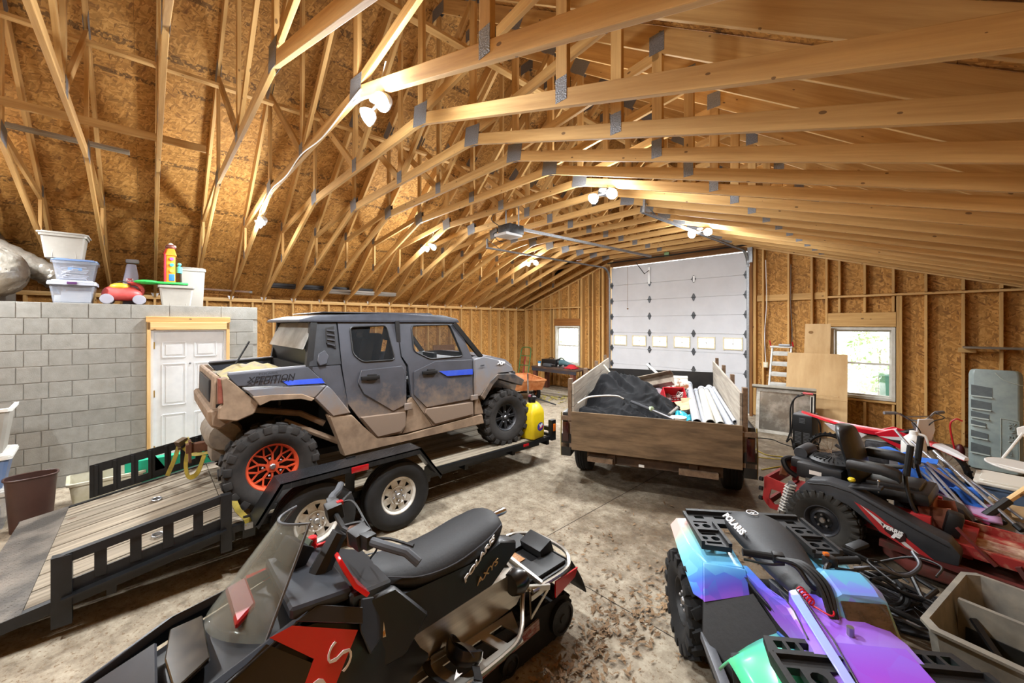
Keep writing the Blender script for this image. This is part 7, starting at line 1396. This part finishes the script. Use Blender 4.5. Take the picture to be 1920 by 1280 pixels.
for s in (-1, 1):
    b = B(); b.prism([(s*.11, y, z) for y, z in [(-.58, .70), (-.36, .68), (-.12, .62), (-.2, .54), (-.36, .53), (-.5, .62)]], (-s*.015, 0, 0), .006); b.done('side_plate', BW, DB)
    b = B(); b.prism([(s*.12, y, z) for y, z in [(-.05, .66), (.12, .74), (.30, .70), (.42, .60), (.36, .48), (.20, .50), (.05, .58)]], (-s*.02, .0, 0), .006); sh = b.done('radiator_shroud', BR, DB); b = B(); b.prism([(s*.123, y, z) for y, z in [(.0, .63), (.2, .66), (.34, .58), (.2, .60)]], (s*.003, 0, 0)); b.done('shroud_graphic', BW, sh, ang=0); b = B(); b.prism([(s*.124, y, z) for y, z in [(.08, .61), (.24, .62), (.35, .54), (.22, .56)]], (s*.003, 0, 0)); b.done('shroud_graphic', BLACK, sh, ang=0)
    b = B(); sd_ = V((s*.09, 0, 0)); q = Matrix.Rotation(R(-40), 3, 'Z'); top = V((0, .36, .86)); b.tube([top+q @ sd_*.8, FW+q @ sd_], [.022, .018], 8); b.done('fork_leg', STEEL, DB)
b = B(); b.box((0, .0, .40), (.16, .3, .28), None, .04); b.tube([(0, -.5, .27), (0, -.1, .36)], .03, 6); b.tube(curve([(.1, .15, .5), (.12, .2, .3), (.1, -.1, .22), (.13, -.45, .42)], 5), .022, 8); b.done('bike_engine', M('engine_alloy', '#55565a', .5, .5, col2='#3a3a3e', scale=20), DB); b = B(); b.tube([(0, .34, .76), (0, .05, .62), (0, -.4, .62)], .025, 8); b.tube([(0, .32, .70), (0, .22, .25), (0, -.15, .22)], .025, 8); b.done('bike_frame', BLACKP, DB)
q = Matrix.Rotation(R(-40), 3, 'Z'); c = V((0, .36, .88)); pt = lambda x, y, z: c+q @ V((x, y, z))
b = B(); b.tube(curve([pt(-.40, -.06, .09), pt(-.25, -.03, .09), pt(-.1, 0, .01), pt(.1, 0, .01), pt(.25, -.03, .09), pt(.40, -.06, .09)], 5), .012, 8); b.tube([pt(-.17, -.01, .05), pt(.17, -.01, .05)], .009, 8); hb = b.done('handlebar', STEEL, DB)
for s in (-1, 1): B().tube([pt(s*.27, -.035, .09), pt(s*.40, -.06, .09)], .02, 10).done('grip', M('grey_grip', '#6b6d72', .6), hb)
b = B(); b.tube(curve([pt(-.25, -.02, .09), pt(-.2, .12, .06), pt(-.06, .12, .02), pt(-.02, .05, -.1)], 5), .006, 6); b.tube(curve([pt(.22, -.02, .09), pt(.2, .12, .0), pt(.08, .1, -.15), pt(.05, .05, -.35)], 5), .006, 6); b.done('brake_cable', BLACK, hb)
b = B(); b.prism([pt(x, .07, z) for x, z in ((-.10, .04), (.10, .04), (.12, -.10), (.07, -.24), (-.07, -.24), (-.12, -.10))], q @ V((0, .02, 0)), .006); b.done('number_plate', BW, DB)
b = B(); b.loft([[c+q @ V(p) for p in ((-w_, y, z-.02), (-w_*.6, y, z+.01), (w_*.6, y, z+.01), (w_, y, z-.02))] for y, w_, z in ((-.05, .07, -.24), (.2, .085, -.24), (.38, .07, -.28), (.5, .03, -.32))]); b.done('front_fender', BR, DB); b = B(); b.loft([[c+q @ V(p) for p in ((-w_, y, z-.015), (-w_*.6, y, z+.016), (w_*.6, y, z+.016), (w_, y, z-.015))] for y, w_, z in ((.22, .088, -.24), (.38, .075, -.277), (.51, .034, -.317))]); b.done('fender_tip', BW, DB)
b = B(); b.box((-.13, 0, .04), (.03, .05, .06)) if False else b.tube([(0.02, -.1, .24), (-.18, -.18, .01)], .012, 6); b.done('kick_stand', STEEL, DB)
# big grey cargo carrier lid standing on end
C_ = thing('cargo_carrier', 'large grey plastic roof cargo carrier standing on end in the right corner', 'cargo box', (.53, 8.98, 0), R(-3)); CG = M('carrier_grey', '#7d8d8e', .4, col2='#9aa9a6', scale=3); b = B()
b.loft([[V(p) for p in ((-.25*k, .16, z), (-.25*k, -.10, z), (-.21*k, -.15, z), (.02, -.18, z), (.21*k, -.15, z), (.25*k, -.10, z), (.25*k, .16, z))] for z, k in ((0, .94), (.04, 1), (1.36, 1), (1.42, .95), (1.44, .8))]); sh = b.done('carrier_shell', CG, C_, bevel=.012, rot=(R(-6), 0, 0))
for i, (z, hh, wd) in enumerate(((1.13, .15, .20), (.93, .12, .19), (.78, .08, .17), (.66, .06, .14), (.50, .09, .16), (.30, .13, .18))):
    b = B(); b.prism([(-.225, -.150, z-hh/2), (-.225+wd, -.177, z-hh/2-.01), (-.225+wd, -.179, z+hh/2-.03), (-.225, -.152, z+hh/2)], (0, .012, 0)); b.done('recess', M('carrier_dark', '#3f474a', .5, col2='#555e60', scale=5), sh, ang=0); B().bar((-.235, -.166, z-hh/2-.012), (-.225+wd, -.194, z-hh/2-.022), .016, .02, up=(0, -1, 0)).done('ridge', M('carrier_pale', '#a9b5b0', .4), sh, ang=0)
b = B(); 
for p, q_ in (((.05, .76), (.21, .74)), ((.05, .22), (.21, .20)), ((.05, .76), (.05, .22)), ((.21, .74), (.21, .20))): b.bar((p[0], -.182+.14*(p[0]-.02)*.9, p[1]), (q_[0], -.182+.14*(q_[0]-.02)*.9, q_[1]), .006, .006, up=(0, -1, 0))
b.done('label_frame', M('carrier_pale', '#a9b5b0'), sh, ang=0); text('lettering', 'ROVER', .085, M('carrier_letter', '#8d9b9b', .35), sh, (.145, -.170, .58), basis((0, -.0, -1), (1, .16, 0)), .006, 0, 1.05, bold=.002); text('lettering', '190', .07, M('carrier_letter', '#8d9b9b'), sh, (.12, -.174, .30), basis((0, 0, -1), (1, .16, 0)), .005, .1, 1.0)
b = B(); b.tube(curve([(.0, -.184, 1.40), (.08, -.172, 1.30), (.2, -.155, 1.25), (.25, -.12, 1.24)], 5), .006, 6); b.done('moulded_curve', M('carrier_pale', '#a9b5b0'), sh)
# lidded blue tote, folding chair on it
t = thing('blue_tote', 'grey blue plastic tote with a white lid at the right edge', 'tote', (.56, 6.75, 0), R(-5)); tub(t, .56, .46, .40, M('blue_tub', '#4d617d', .5, col2='#5c718c', scale=5), taper=.86); lid(t, .58, .5, .40, M('cream_lid', '#d8d4c8', .5), h=.05)
t = thing('folding_chair', 'white plastic folding chair lying folded on the blue tote', 'chair', (.58, 7.25, .46), R(-12)); CWH = M('chair_white', '#dcdad4', .45); b = B(); b.prism([(.24*math.cos(a), .20*math.sin(a), .02) for a in [2*PI*i/20 for i in range(20)]], (0, 0, .025), .008); b.done('seat', CWH, t, rot=(R(4), R(4), 0)); b = B(); b.prism([(-.02, .22, .34), (.30, .22, .34), (.34, .23, .43), (.26, .24, .50), (.08, .24, .50), (-.03, .23, .43)], (0, .02, 0), .008); b.done('backrest', CWH, t)
b = B(); b.tube([(-.12, .16, .06), (.02, .23, .38)], .014, 8); b.done('chair_leg', CWH, t); b = B(); b.tube([(.3, -.25, -.08), (.34, .22, .40)], .014, 8); b.done('chair_leg', CWH, t); b = B(); b.tube([(-.2, -.1, .04), (.25, -.18, .03)], .012, 8); b.done('cross_tube', CWH, t)
t = thing('wooden_handle', 'pale wooden tool handle leaning across the right edge with black socket', 'tool', (.44, 5.95, 0)); lumber('handle_shaft', (-.02, -.18, .50), (.30, .02, .86), .045, .03, t, mat=LUMP); B().tube([(-.02, -.18, .50), (-.16, -.28, .34)], .035, 8).done('socket', BLACK, t); B().box((-.2, -.3, .17), (.16, .1, .34), rotm(0, 20, 30), .02).done('blade', BLACK, t)
CBD = M('cardboard', '#b39a74')
t = thing('cardboard_box', 'torn open cardboard box below the blue tote at the right edge', 'box', (.50, 6.05, 0), R(14)); b = B()
for s in (-1, 1): b.box((s*.12, 0, .17), (.008, .24, .34)); b.box((0, s*.12, .17), (.24, .008, .34))
b.box((0, 0, .01), (.24, .24, .008)); b.done('carton', CBD, t, ang=0)
for x, y, rx, ry in ((-.17, 0, 0, -50), (.16, 0, 0, 40), (0, -.17, 45, 0)): B().box((x, y, .38), (.12 if x else .22, .22 if x else .12, .006), rotm(rx, ry, 0)).done('carton_flap', CBD, t, ang=0)
B().box((-.126, -.02, .18), (.003, .07, .10)).done('white_label', WHITEP, t, ang=0)
# collapsed blue canopy chair with steel legs, over pink fabric
t = thing('camp_chair', 'collapsed blue camp chair with long silver legs behind the mower', 'camp chair', (-.05, 6.0, .0)); BLF = M('royal_blue_cloth', '#1a58b4', .75, col2='#2a6ac4', scale=14); b = wb(t)
b.grid(lambda u, v: (-.36+.58*u+.10*v, 6.30-.42*v-.1*u, .60-.15*u-.10*v+.09*_ns.noise(V((u*6, v*9, 2)))+.06*math.sin(u*11+v*8)), 26, 20); b.done('blue_fabric', BLF, t, ang=75, solid=.008); b = wb(t); leafstrip(b, curve([(-.55, 6.35, .62), (-.42, 6.15, .70), (-.25, 6.05, .66), (-.02, 6.0, .68)], 6), .08, .003, (0, -.4, .8)); b.done('blue_strap', BLF, t)
ALP = M('silver_tube', '#b4b7bd', .3, .8); FT = BLACK
legs = [((-.36, 6.45, .80), (.24, 5.50, .30)), ((-.22, 6.35, .72), (.37, 5.66, .33)), ((-.05, 6.15, .70), (.46, 5.58, .33)), ((-.30, 6.2, .58), (.30, 5.45, .27)), ((-.12, 6.05, .52), (.20, 5.42, .30)), ((-.02, 6.25, .62), (.50, 5.75, .36)), ((-.1, 5.9, .62), (.28, 5.85, .38))]
for i, (a_, c_) in enumerate(legs):
    b = wb(t); b.tube([V(a_)+V((0, 0, .06)), c_], .0135, 8); lg = b.done('chair_leg', ALP, t)
    if i in (0, 1, 2): b = wb(t); d_ = (V(c_)-V(a_)).normalized(); b.tube([V(c_)-d_*.03, V(c_)+d_*.03], .024, 8); b.done('rubber_foot', FT, lg)
t = thing('pink_mat', 'folded pink and lilac fabric mat under the camp chair legs', 'mat', (-.05, 5.72, 0)); b = wb(t); b.grid(lambda u, v: (-.38+.75*u, 5.62+.42*v-.1*u, .43-.10*u+.02*v+.02*math.sin(u*7)), 12, 8); b.done('mat_top', M('lilac_cloth', '#b08ab0', .85, col2='#a67fa8', scale=6), t, ang=70, solid=.02); b = wb(t); b.box((-.02, 5.60, .37), (.66, .05, .05), rotm(0, 8, -8), .015); b.done('mat_edge', M('pink_cloth', '#c0508c', .85), t); b = wb(t); b.box((-.03, 5.85, .18), (.6, .4, .34), None, .02); b.done('mat_block', M('grey_foam', '#6f6d70', .9), t)
t = thing('grey_panel', 'flat grey board lying between the mower and the camp chair', 'board', (.2, 5.62, 0)); b = wb(t); b.prism([(-.15, 5.68, .30), (.62, 5.58, .24), (.62, 5.86, .26), (-.15, 5.95, .32)], (0, 0, .02)); b.done('board_sheet', M('grey_board', '#77777a', .7, col2='#8a8a8c', scale=4), t, ang=0); b = wb(t); b.box((.25, 5.74, .13), (.7, .2, .25)); b.done('board_support', M('grey_foam', '#6f6d70'), t, ang=0)
t = thing('white_bottle', 'white plastic jug standing behind the mower arm rest', 'jug', (-.22, 6.72, .0)); b = B(); b.lathe([(0, .48), (.09, .48), (.11, .52), (.11, .68), (.09, .74), (.04, .79), (.035, .83), (0, .83)], 18); b.done('jug_wall', WHITEP, t); b = B(); b.tube(curve([(.04, 0, .80), (.10, 0, .78), (.12, 0, .68)], 5), .014, 8); b.done('jug_handle', WHITEP, t); b = B(); b.box((0, .0, .24), (.4, .3, .48), None, .02); b.done('jug_stand', M('grey_foam', '#6f6d70'), t)
t = thing('shop_tool', 'yellow and black corded tool lying on the floor beside the welder', 'tool', (-1.05, 7.55, 0), R(-25)); b = B(); b.box((0, 0, .08), (.34, .14, .12), None, .04); b.tube([(.1, 0, .1), (.26, .03, .06)], [.05, .04], 10); b.done('tool_body', BLACK, t); b = B(); b.box((.02, -.06, .10), (.16, .05, .06), None, .015); b.box((-.12, -.05, .11), (.05, .05, .05), None, .01); b.done('yellow_panel', M('tool_yellow', '#c9b820', .45), t)
# cords on the floor
YC = M('yellow_cord', '#b8a02a', .6)
def cord(label, pts, r=.008, name='extension_cord', mat=YC):
    t = tag(B().tube(curve(pts, 8), r, 6).done(name, mat, None), label, 'cord'); return t
cord('yellow extension cord running from the trailer wheel towards the welder', [(-1.75, 6.5, .009), (-1.55, 6.9, .009), (-1.3, 6.75, .009), (-1.25, 7.2, .009), (-1.6, 7.4, .009), (-1.9, 7.3, .009), (-2.2, 7.6, .009)])
cord('second yellow cord looping beside the dirt bike rear wheel', [(-2.1, 7.0, .012), (-1.7, 7.15, .02), (-1.35, 7.5, .012), (-1.1, 7.3, .012), (-.95, 7.0, .03), (-1.1, 6.9, .012), (-1.3, 6.6, .012)])
cord('black extension cord in front of the leaning window sash', [(-2.4, 8.2, .009), (-2.1, 8.35, .009), (-1.9, 8.2, .009), (-1.7, 8.1, .009)], mat=BLACK)
# black bicycle lying on its side behind the quad bike
BK = thing('bicycle', 'black bicycle lying on the floor between the quad bike and the mower', 'bicycle', (-.05, 3.9, 0)); 
def hoop(c, r, nrm, name):
    d, s_, u = frame(nrm); b = wb(BK); n = 40; c = V(c); b.tube([c+(s_*math.cos(2*PI*i/n)+u*math.sin(2*PI*i/n))*r for i in range(n)], .017, 8, True); o = b.done(name, RUB, BK); b = wb(BK); b.tube([c+(s_*math.cos(2*PI*i/n)+u*math.sin(2*PI*i/n))*(r-.03) for i in range(n)], .012, 6, True)
    for i in range(16): a = 2*PI*i/16; b.tube([c, c+(s_*math.cos(a)+u*math.sin(a))*(r-.03)], .002, 4)
    b.tube([c-d*.04, c+d*.04], .02, 8); b.done('spoke_rim', BLACKP, o)
hoop((-.17, 4.0, .12), .27, (.12, .1, 1), 'wheel'); hoop((-.42, 3.95, .20), .27, (.25, -.1, 1), 'wheel'); b = wb(BK); J1, J2, J3, J4 = (-.15, 4.15, .25), (-.08, 3.92, .20), (-.34, 3.85, .25), (-.02, 4.1, .22)
for p, q_ in ((J1, J2), (J2, J3), (J1, J3), ((-.42, 3.95, .22), J3), ((-.42, 3.95, .22), J1), (J2, (-.17, 4.0, .16)), (J4, J2), (J4, J1)): b.tube([p, q_], .016, 8)
b.done('bike_frame', BLACKP, BK); b = wb(BK); b.tube(curve([(-.42, 3.70, .36), (-.30, 3.74, .40), (-.17, 3.85, .36), (-.10, 4.0, .40), (-.14, 4.15, .42)], 6), .014, 8); b.done('handlebar', M('bike_grey', '#4a4b50', .4, .5), BK); b = wb(BK); b.tube(curve([(-.2, 3.6, .40), (-.35, 3.75, .42), (-.3, 3.95, .36), (-.15, 3.9, .30)], 6), .007, 6); b.tube(curve([(-.02, 3.9, .40), (.0, 4.05, .42), (-.15, 4.2, .36), (-.35, 4.15, .25)], 6), .007, 6); b.tube(curve([(-.5, 3.95, .2), (-.38, 3.8, .32), (-.25, 3.75, .32), (-.18, 3.9, .2)], 6), .008, 6); b.done('brake_cable', BLACK, BK)
b = wb(BK); b.box((-.45, 4.15, .34), (.08, .16, .035), rotm(10, 0, -30), .02); b.done('bike_saddle', BLACK, BK); b = wb(BK); b.lathe([(0, 0), (.08, 0), (.085, .01), (.05, .012), (0, .012)], 18, (.0, 3.82, .22)); b.tube([(-.1, 3.86, .25), (.1, 3.78, .25)], .01, 6); b.done('crank', BLACKP, BK)
t = thing('black_mat', 'black rubber mat on the floor under the bicycle', 'mat', (-.05, 4.0, 0), R(20)); B().box((.1, .1, .012), (.62, .55, .02), None, .008).done('mat_body', M('mat_black', '#26262a', .7, col2='#303036', scale=12), t); B().box((.1, .37, .026), (.6, .02, .01)).done('mat_ridge', M('mat_black', '#26262a'), t, ang=0)
for i, (x, y, rz, L_, lb) in enumerate(((-.40, 3.75, 24, .6, 'thin black tube on the floor next to the quad bike pod'), (-.22, 3.95, 62, .5, 'dark bar lying nearest the grey cargo tub'), (-.2, 3.8, -12, .45, 'pale metal bar crossing the dark bars by the tub'))):
    t = thing('metal_bar', lb, 'bar', (x, y, .02+.03*i), R(rz), 'loose bars by the bicycle'); B().tube([(-L_/2, 0, 0), (L_/2, 0, 0)], .014, 8).done('bar_shaft', BLACKP if i < 2 else STEEL, t); B().lathe([(.018, -.02), (.018, .02)], 8, (L_/2, 0, 0), 'x').done('bar_end', RUB, t)
# grey plastic cargo tub with a divider at the bottom right
t = thing('cargo_tub', 'grey plastic cargo sled tub with divider at the lower right corner', 'tub', (.40, 3.62, 0), R(-12)); TG = M('tub_grey', '#6b675f', .6, col2='#857f72', scale=7, bump=.1)
def ts(k, z, w_=.38, d=.46): return [V((sx*w_*k, sy*d*k, z)) for sx, sy in ((-1, -.86), (-.86, -1), (.86, -1), (1, -.86), (1, .86), (.86, 1), (-.86, 1), (-1, .86))]
b = B(); b.loft([ts(1.06, .385), ts(1.06, .40), ts(.98, .405), ts(.86, .05), ts(.86, .02), ts(.9, .01), ts(1.0, .38)], cap=False); b.face([b._v(p) for p in ts(.862, .05)]); b.done('tub_shell', TG, t, ang=35); b = B(); b.box((0, .06, .22), (.69, .03, .32)); b.done('divider', TG, t, ang=0); b = B(); b.box((0, .035, .19), (.62, .008, .08)); b.bar((-.28, .03, .30), (-.02, -.22, .08), .03, .02); b.done('divider_seal', BLACK, t, ang=0); b = B(); b.box((.03, -.14, .07), (.56, .46, .03), None, .01); b.done('sawdust_liner', M('pale_yellow_liner', '#b9ae6a', .8, col2='#a3945a', scale=9), t)
# ================================================================ opener, outlets, small wall things
t = thing('door_opener', 'black and white garage door opener motor hanging from the trusses', 'door opener', (-5.0, 4.55, 3.62)); B().box((0, .02, .10), (.30, .34, .16), None, .02).done('motor_case', M('opener_black', '#1d1f22', .35, .2, col2='#3a3d41', scale=14), t); B().box((-.02, -.02, .005), (.32, .38, .05), None, .015).done('light_cover', M('opener_white', '#c9ccd0', .4), t)
b = B(); b.bar((0, .18, .16), (0, 4.85, .22), .035, .05); b.done('opener_rail', GALV, t, ang=0); b = B(); b.bar((-.16, .05, .15), (-.16, .05, .50), .03, .004); b.bar((.16, .05, .15), (.16, .05, .5), .03, .004); b.done('hanger_strap', GALV, t, ang=0); b = B(); b.tube(curve([(-.1, -.12, .15), (-.2, -.25, .28), (-.2, -.1, .46), (-.05, .0, .5)], 6), .007, 6); b.tube(curve([(-.14, -.1, .1), (-.26, -.15, .05), (-.28, 0, -.05), (-.2, .1, -.02)], 6), .007, 6); b.done('power_cord', BLACK, t)
for x, y, z, lb in ((-2.66, YG-.01, 1.2, 'beige outlet box on the studs right of the overhead door'), (-9.05, YG-.01, .78, 'small white outlet on the stud left of the workbench')):
    t = thing('outlet_box', lb, 'outlet', (x, y, z)); B().box((0, -.01, 0), (.09, .04, .12), None, .006).done('box', M('beige_box', '#d8cfb0', .5), t); b = B(); b.box((0, -.032, .025), (.035, .004, .03)); b.box((0, -.032, -.025), (.035, .004, .03)); b.done('socket', WHITEP, t, ang=0)
t = thing('green_tag', 'small pale green sensor box above the overhead door', 'box', (-4.95, YG-.02, 3.98)); B().box((0, -.02, 0), (.13, .04, .12), None, .008).done('case', M('pale_green', '#7d9a6a', .5), t); B().tube([(0, -.02, .06), (-.03, -.02, .2)], .008, 6).done('cable', WHITEP, t)
t = thing('shelf_board', 'short pale shelf board on the right studs above the cargo carrier', 'shelf', (.6, YG-.03, 1.72)); B().box((0, -.07, 0), (.7, .22, .03)).done('shelf_plank', GREYWOOD, t, ang=0); B().box((-.3, 0, -.05), (.2, .03, .08)).done('cleat', LUM, t, ang=0)
t = thing('wall_cable', 'white and grey cables stapled down the studs right of the overhead door', 'cable', (-2.6, YG-.01, 2)); b = wb(t); b.tube(curve([(-2.66, YG-.02, 3.55), (-2.64, YG-.03, 2.6), (-2.68, YG-.02, 1.9), (-2.66, YG-.02, 1.26)], 6), .008, 6); b.done('white_cable', WHITEP, t); b = wb(t); b.tube(curve([(-2.19, YG-.0, 3.4), (-2.20, YG+.02, 2.6), (-2.17, YG+.0, 1.9), (-2.19, YG, 1.3)], 6), .008, 6); b.done('grey_cable', M('grey_cable', '#6b6155', .7), t)
t = thing('red_hose_reel', 'red tool handle standing left of the grey cargo carrier', 'tool', (.2, 9.3, 0)); B().tube(curve([(-.05, 0, .12), (-.10, 0, .5), (-.04, 0, .62), (.03, 0, .60)], 6), .012, 8).done('handle', RED, t); B().ball((0, 0, .12), (.06, .06, .12)).done('red_bottle', M('dark_red_plastic', '#4a1214', .4), t)
# ================================================================ floor litter and outdoors
LF = M('dry_leaf', '#6b5238', .85, col2='#94795a', scale=3, rnd=0)
def leaves(label, n, zone, size=(.018, .05), mat=LF, name='leaf_litter'):
    b = B(); k = 0
    while k < n:
        x, y = zone()
        s_ = random.uniform(*size); a = random.uniform(0, 2*PI); q = Matrix.Rotation(a, 3, 'Z') @ rotm(random.uniform(-25, 25), random.uniform(-25, 25), 0); c = V((x, y, .008+s_*.25))
        pts = [(-1, 0, 0), (-.5, .35, .12), (-.1, .28, .1), (.2, .5, .18), (.55, .22, .05), (1, 0, .25), (.5, -.28, .1), (.15, -.5, .15), (-.2, -.25, .08), (-.6, -.3, .16)]
        b.face([b._v(c+q @ (V(p)*s_)) for p in pts]); k += 1
    o = b.done(name, mat, None, ang=0); tag(o, label, 'leaves', kind='stuff'); return o
def cl(cx, cy, sx, sy): return lambda: (random.gauss(cx, sx), random.gauss(cy, sy))
zs = [cl(-1.45, 2.75, .14, .30), cl(-1.52, 2.2, .12, .28), cl(-1.35, 3.4, .16, .4), cl(-1.5, 1.75, .1, .2)]
leaves('brown oak leaves drifted in a line on the floor between snowmobile and quad bike', 620, lambda: random.choice(zs)(), (.012, .034))
zs2 = [cl(-2.3, 3.2, .5, .6), cl(-2.6, 1.2, .35, .3), cl(-2.9, .25, .25, .25), cl(-1.2, 5, .6, .7), cl(-2.0, 2.6, .35, .4)]
leaves('sparse dry leaf bits scattered over the concrete floor', 420, lambda: random.choice(zs2)(), (.01, .03), name='leaf_scatter')
leaves('yellow green leaves scattered on the floor before the workbench', 160, cl(-7.3, 8.5, .6, .35), (.03, .07), M('yellow_leaf', '#a39a4c', .8, col2='#8b7a3a', scale=9), 'yellow_leaf_scatter')
for p, q_ in (((-3.6, 2.55), (.9, 2.62)), ((-2.55, -3.5), (-2.75, 10))):
    o = B().bar((*p, .0012), (*q_, .0012), .006, .0016).done('floor_joint', M('joint_dark', '#3a3128', .9), None, ang=0); struct(o)
# shrubs seen through the windows
GRN = M('shrub_green', '#6f8a4e', .8, col2='#9db07a', scale=9)
def shrub(x, y, h, lb, seed):
    random.seed(seed); t = thing('shrub', lb, 'shrub', (x, y, -.2)); b = B()
    for i in range(700):
        a = random.uniform(0, 2*PI); z = random.random(); r = h*.42*math.sin(PI*min(.95, z*.85+.12))*random.uniform(.5, 1); c = V((r*math.cos(a), r*math.sin(a), h*(.12+.9*z))); s_ = random.uniform(.05, .12); q = Euler((random.uniform(0, 6), random.uniform(0, 6), 0)).to_matrix()
        b.face([b._v(c+q @ V(p)*s_) for p in ((-1, 0, 0), (0, .5, 0), (1, 0, 0), (0, -.5, 0))])
    o = b.done('foliage', GRN, t, ang=0); o['kind'] = 'stuff'; b = B(); b.tube([(0, 0, 0), (.03, 0, h*.7)], [.05, .02], 6); b.done('stem', M('bark', '#5b4a38', .9), t)
shrub(-12.2, 15.0, 3.0, 'green shrub outside the left window, nearer one', 3); shrub(-13.8, 16.6, 3.8, 'tall green shrub outside the left window, behind', 4); shrub(-1.2, 15.5, 2.6, 'green shrub outside the right window', 5)
t = thing('garbage_cart', 'green wheeled bin outside the right window', 'bin', (-.75, 13.4, -.2)); B().box((0, 0, .55), (.5, .5, 1.0), None, .04, 1.1).done('bin_body', M('bin_green', '#3f6b58', .5), t); B().box((0, -.02, 1.1), (.58, .6, .08), None, .02).done('bin_lid', M('bin_green', '#3f6b58'), t)
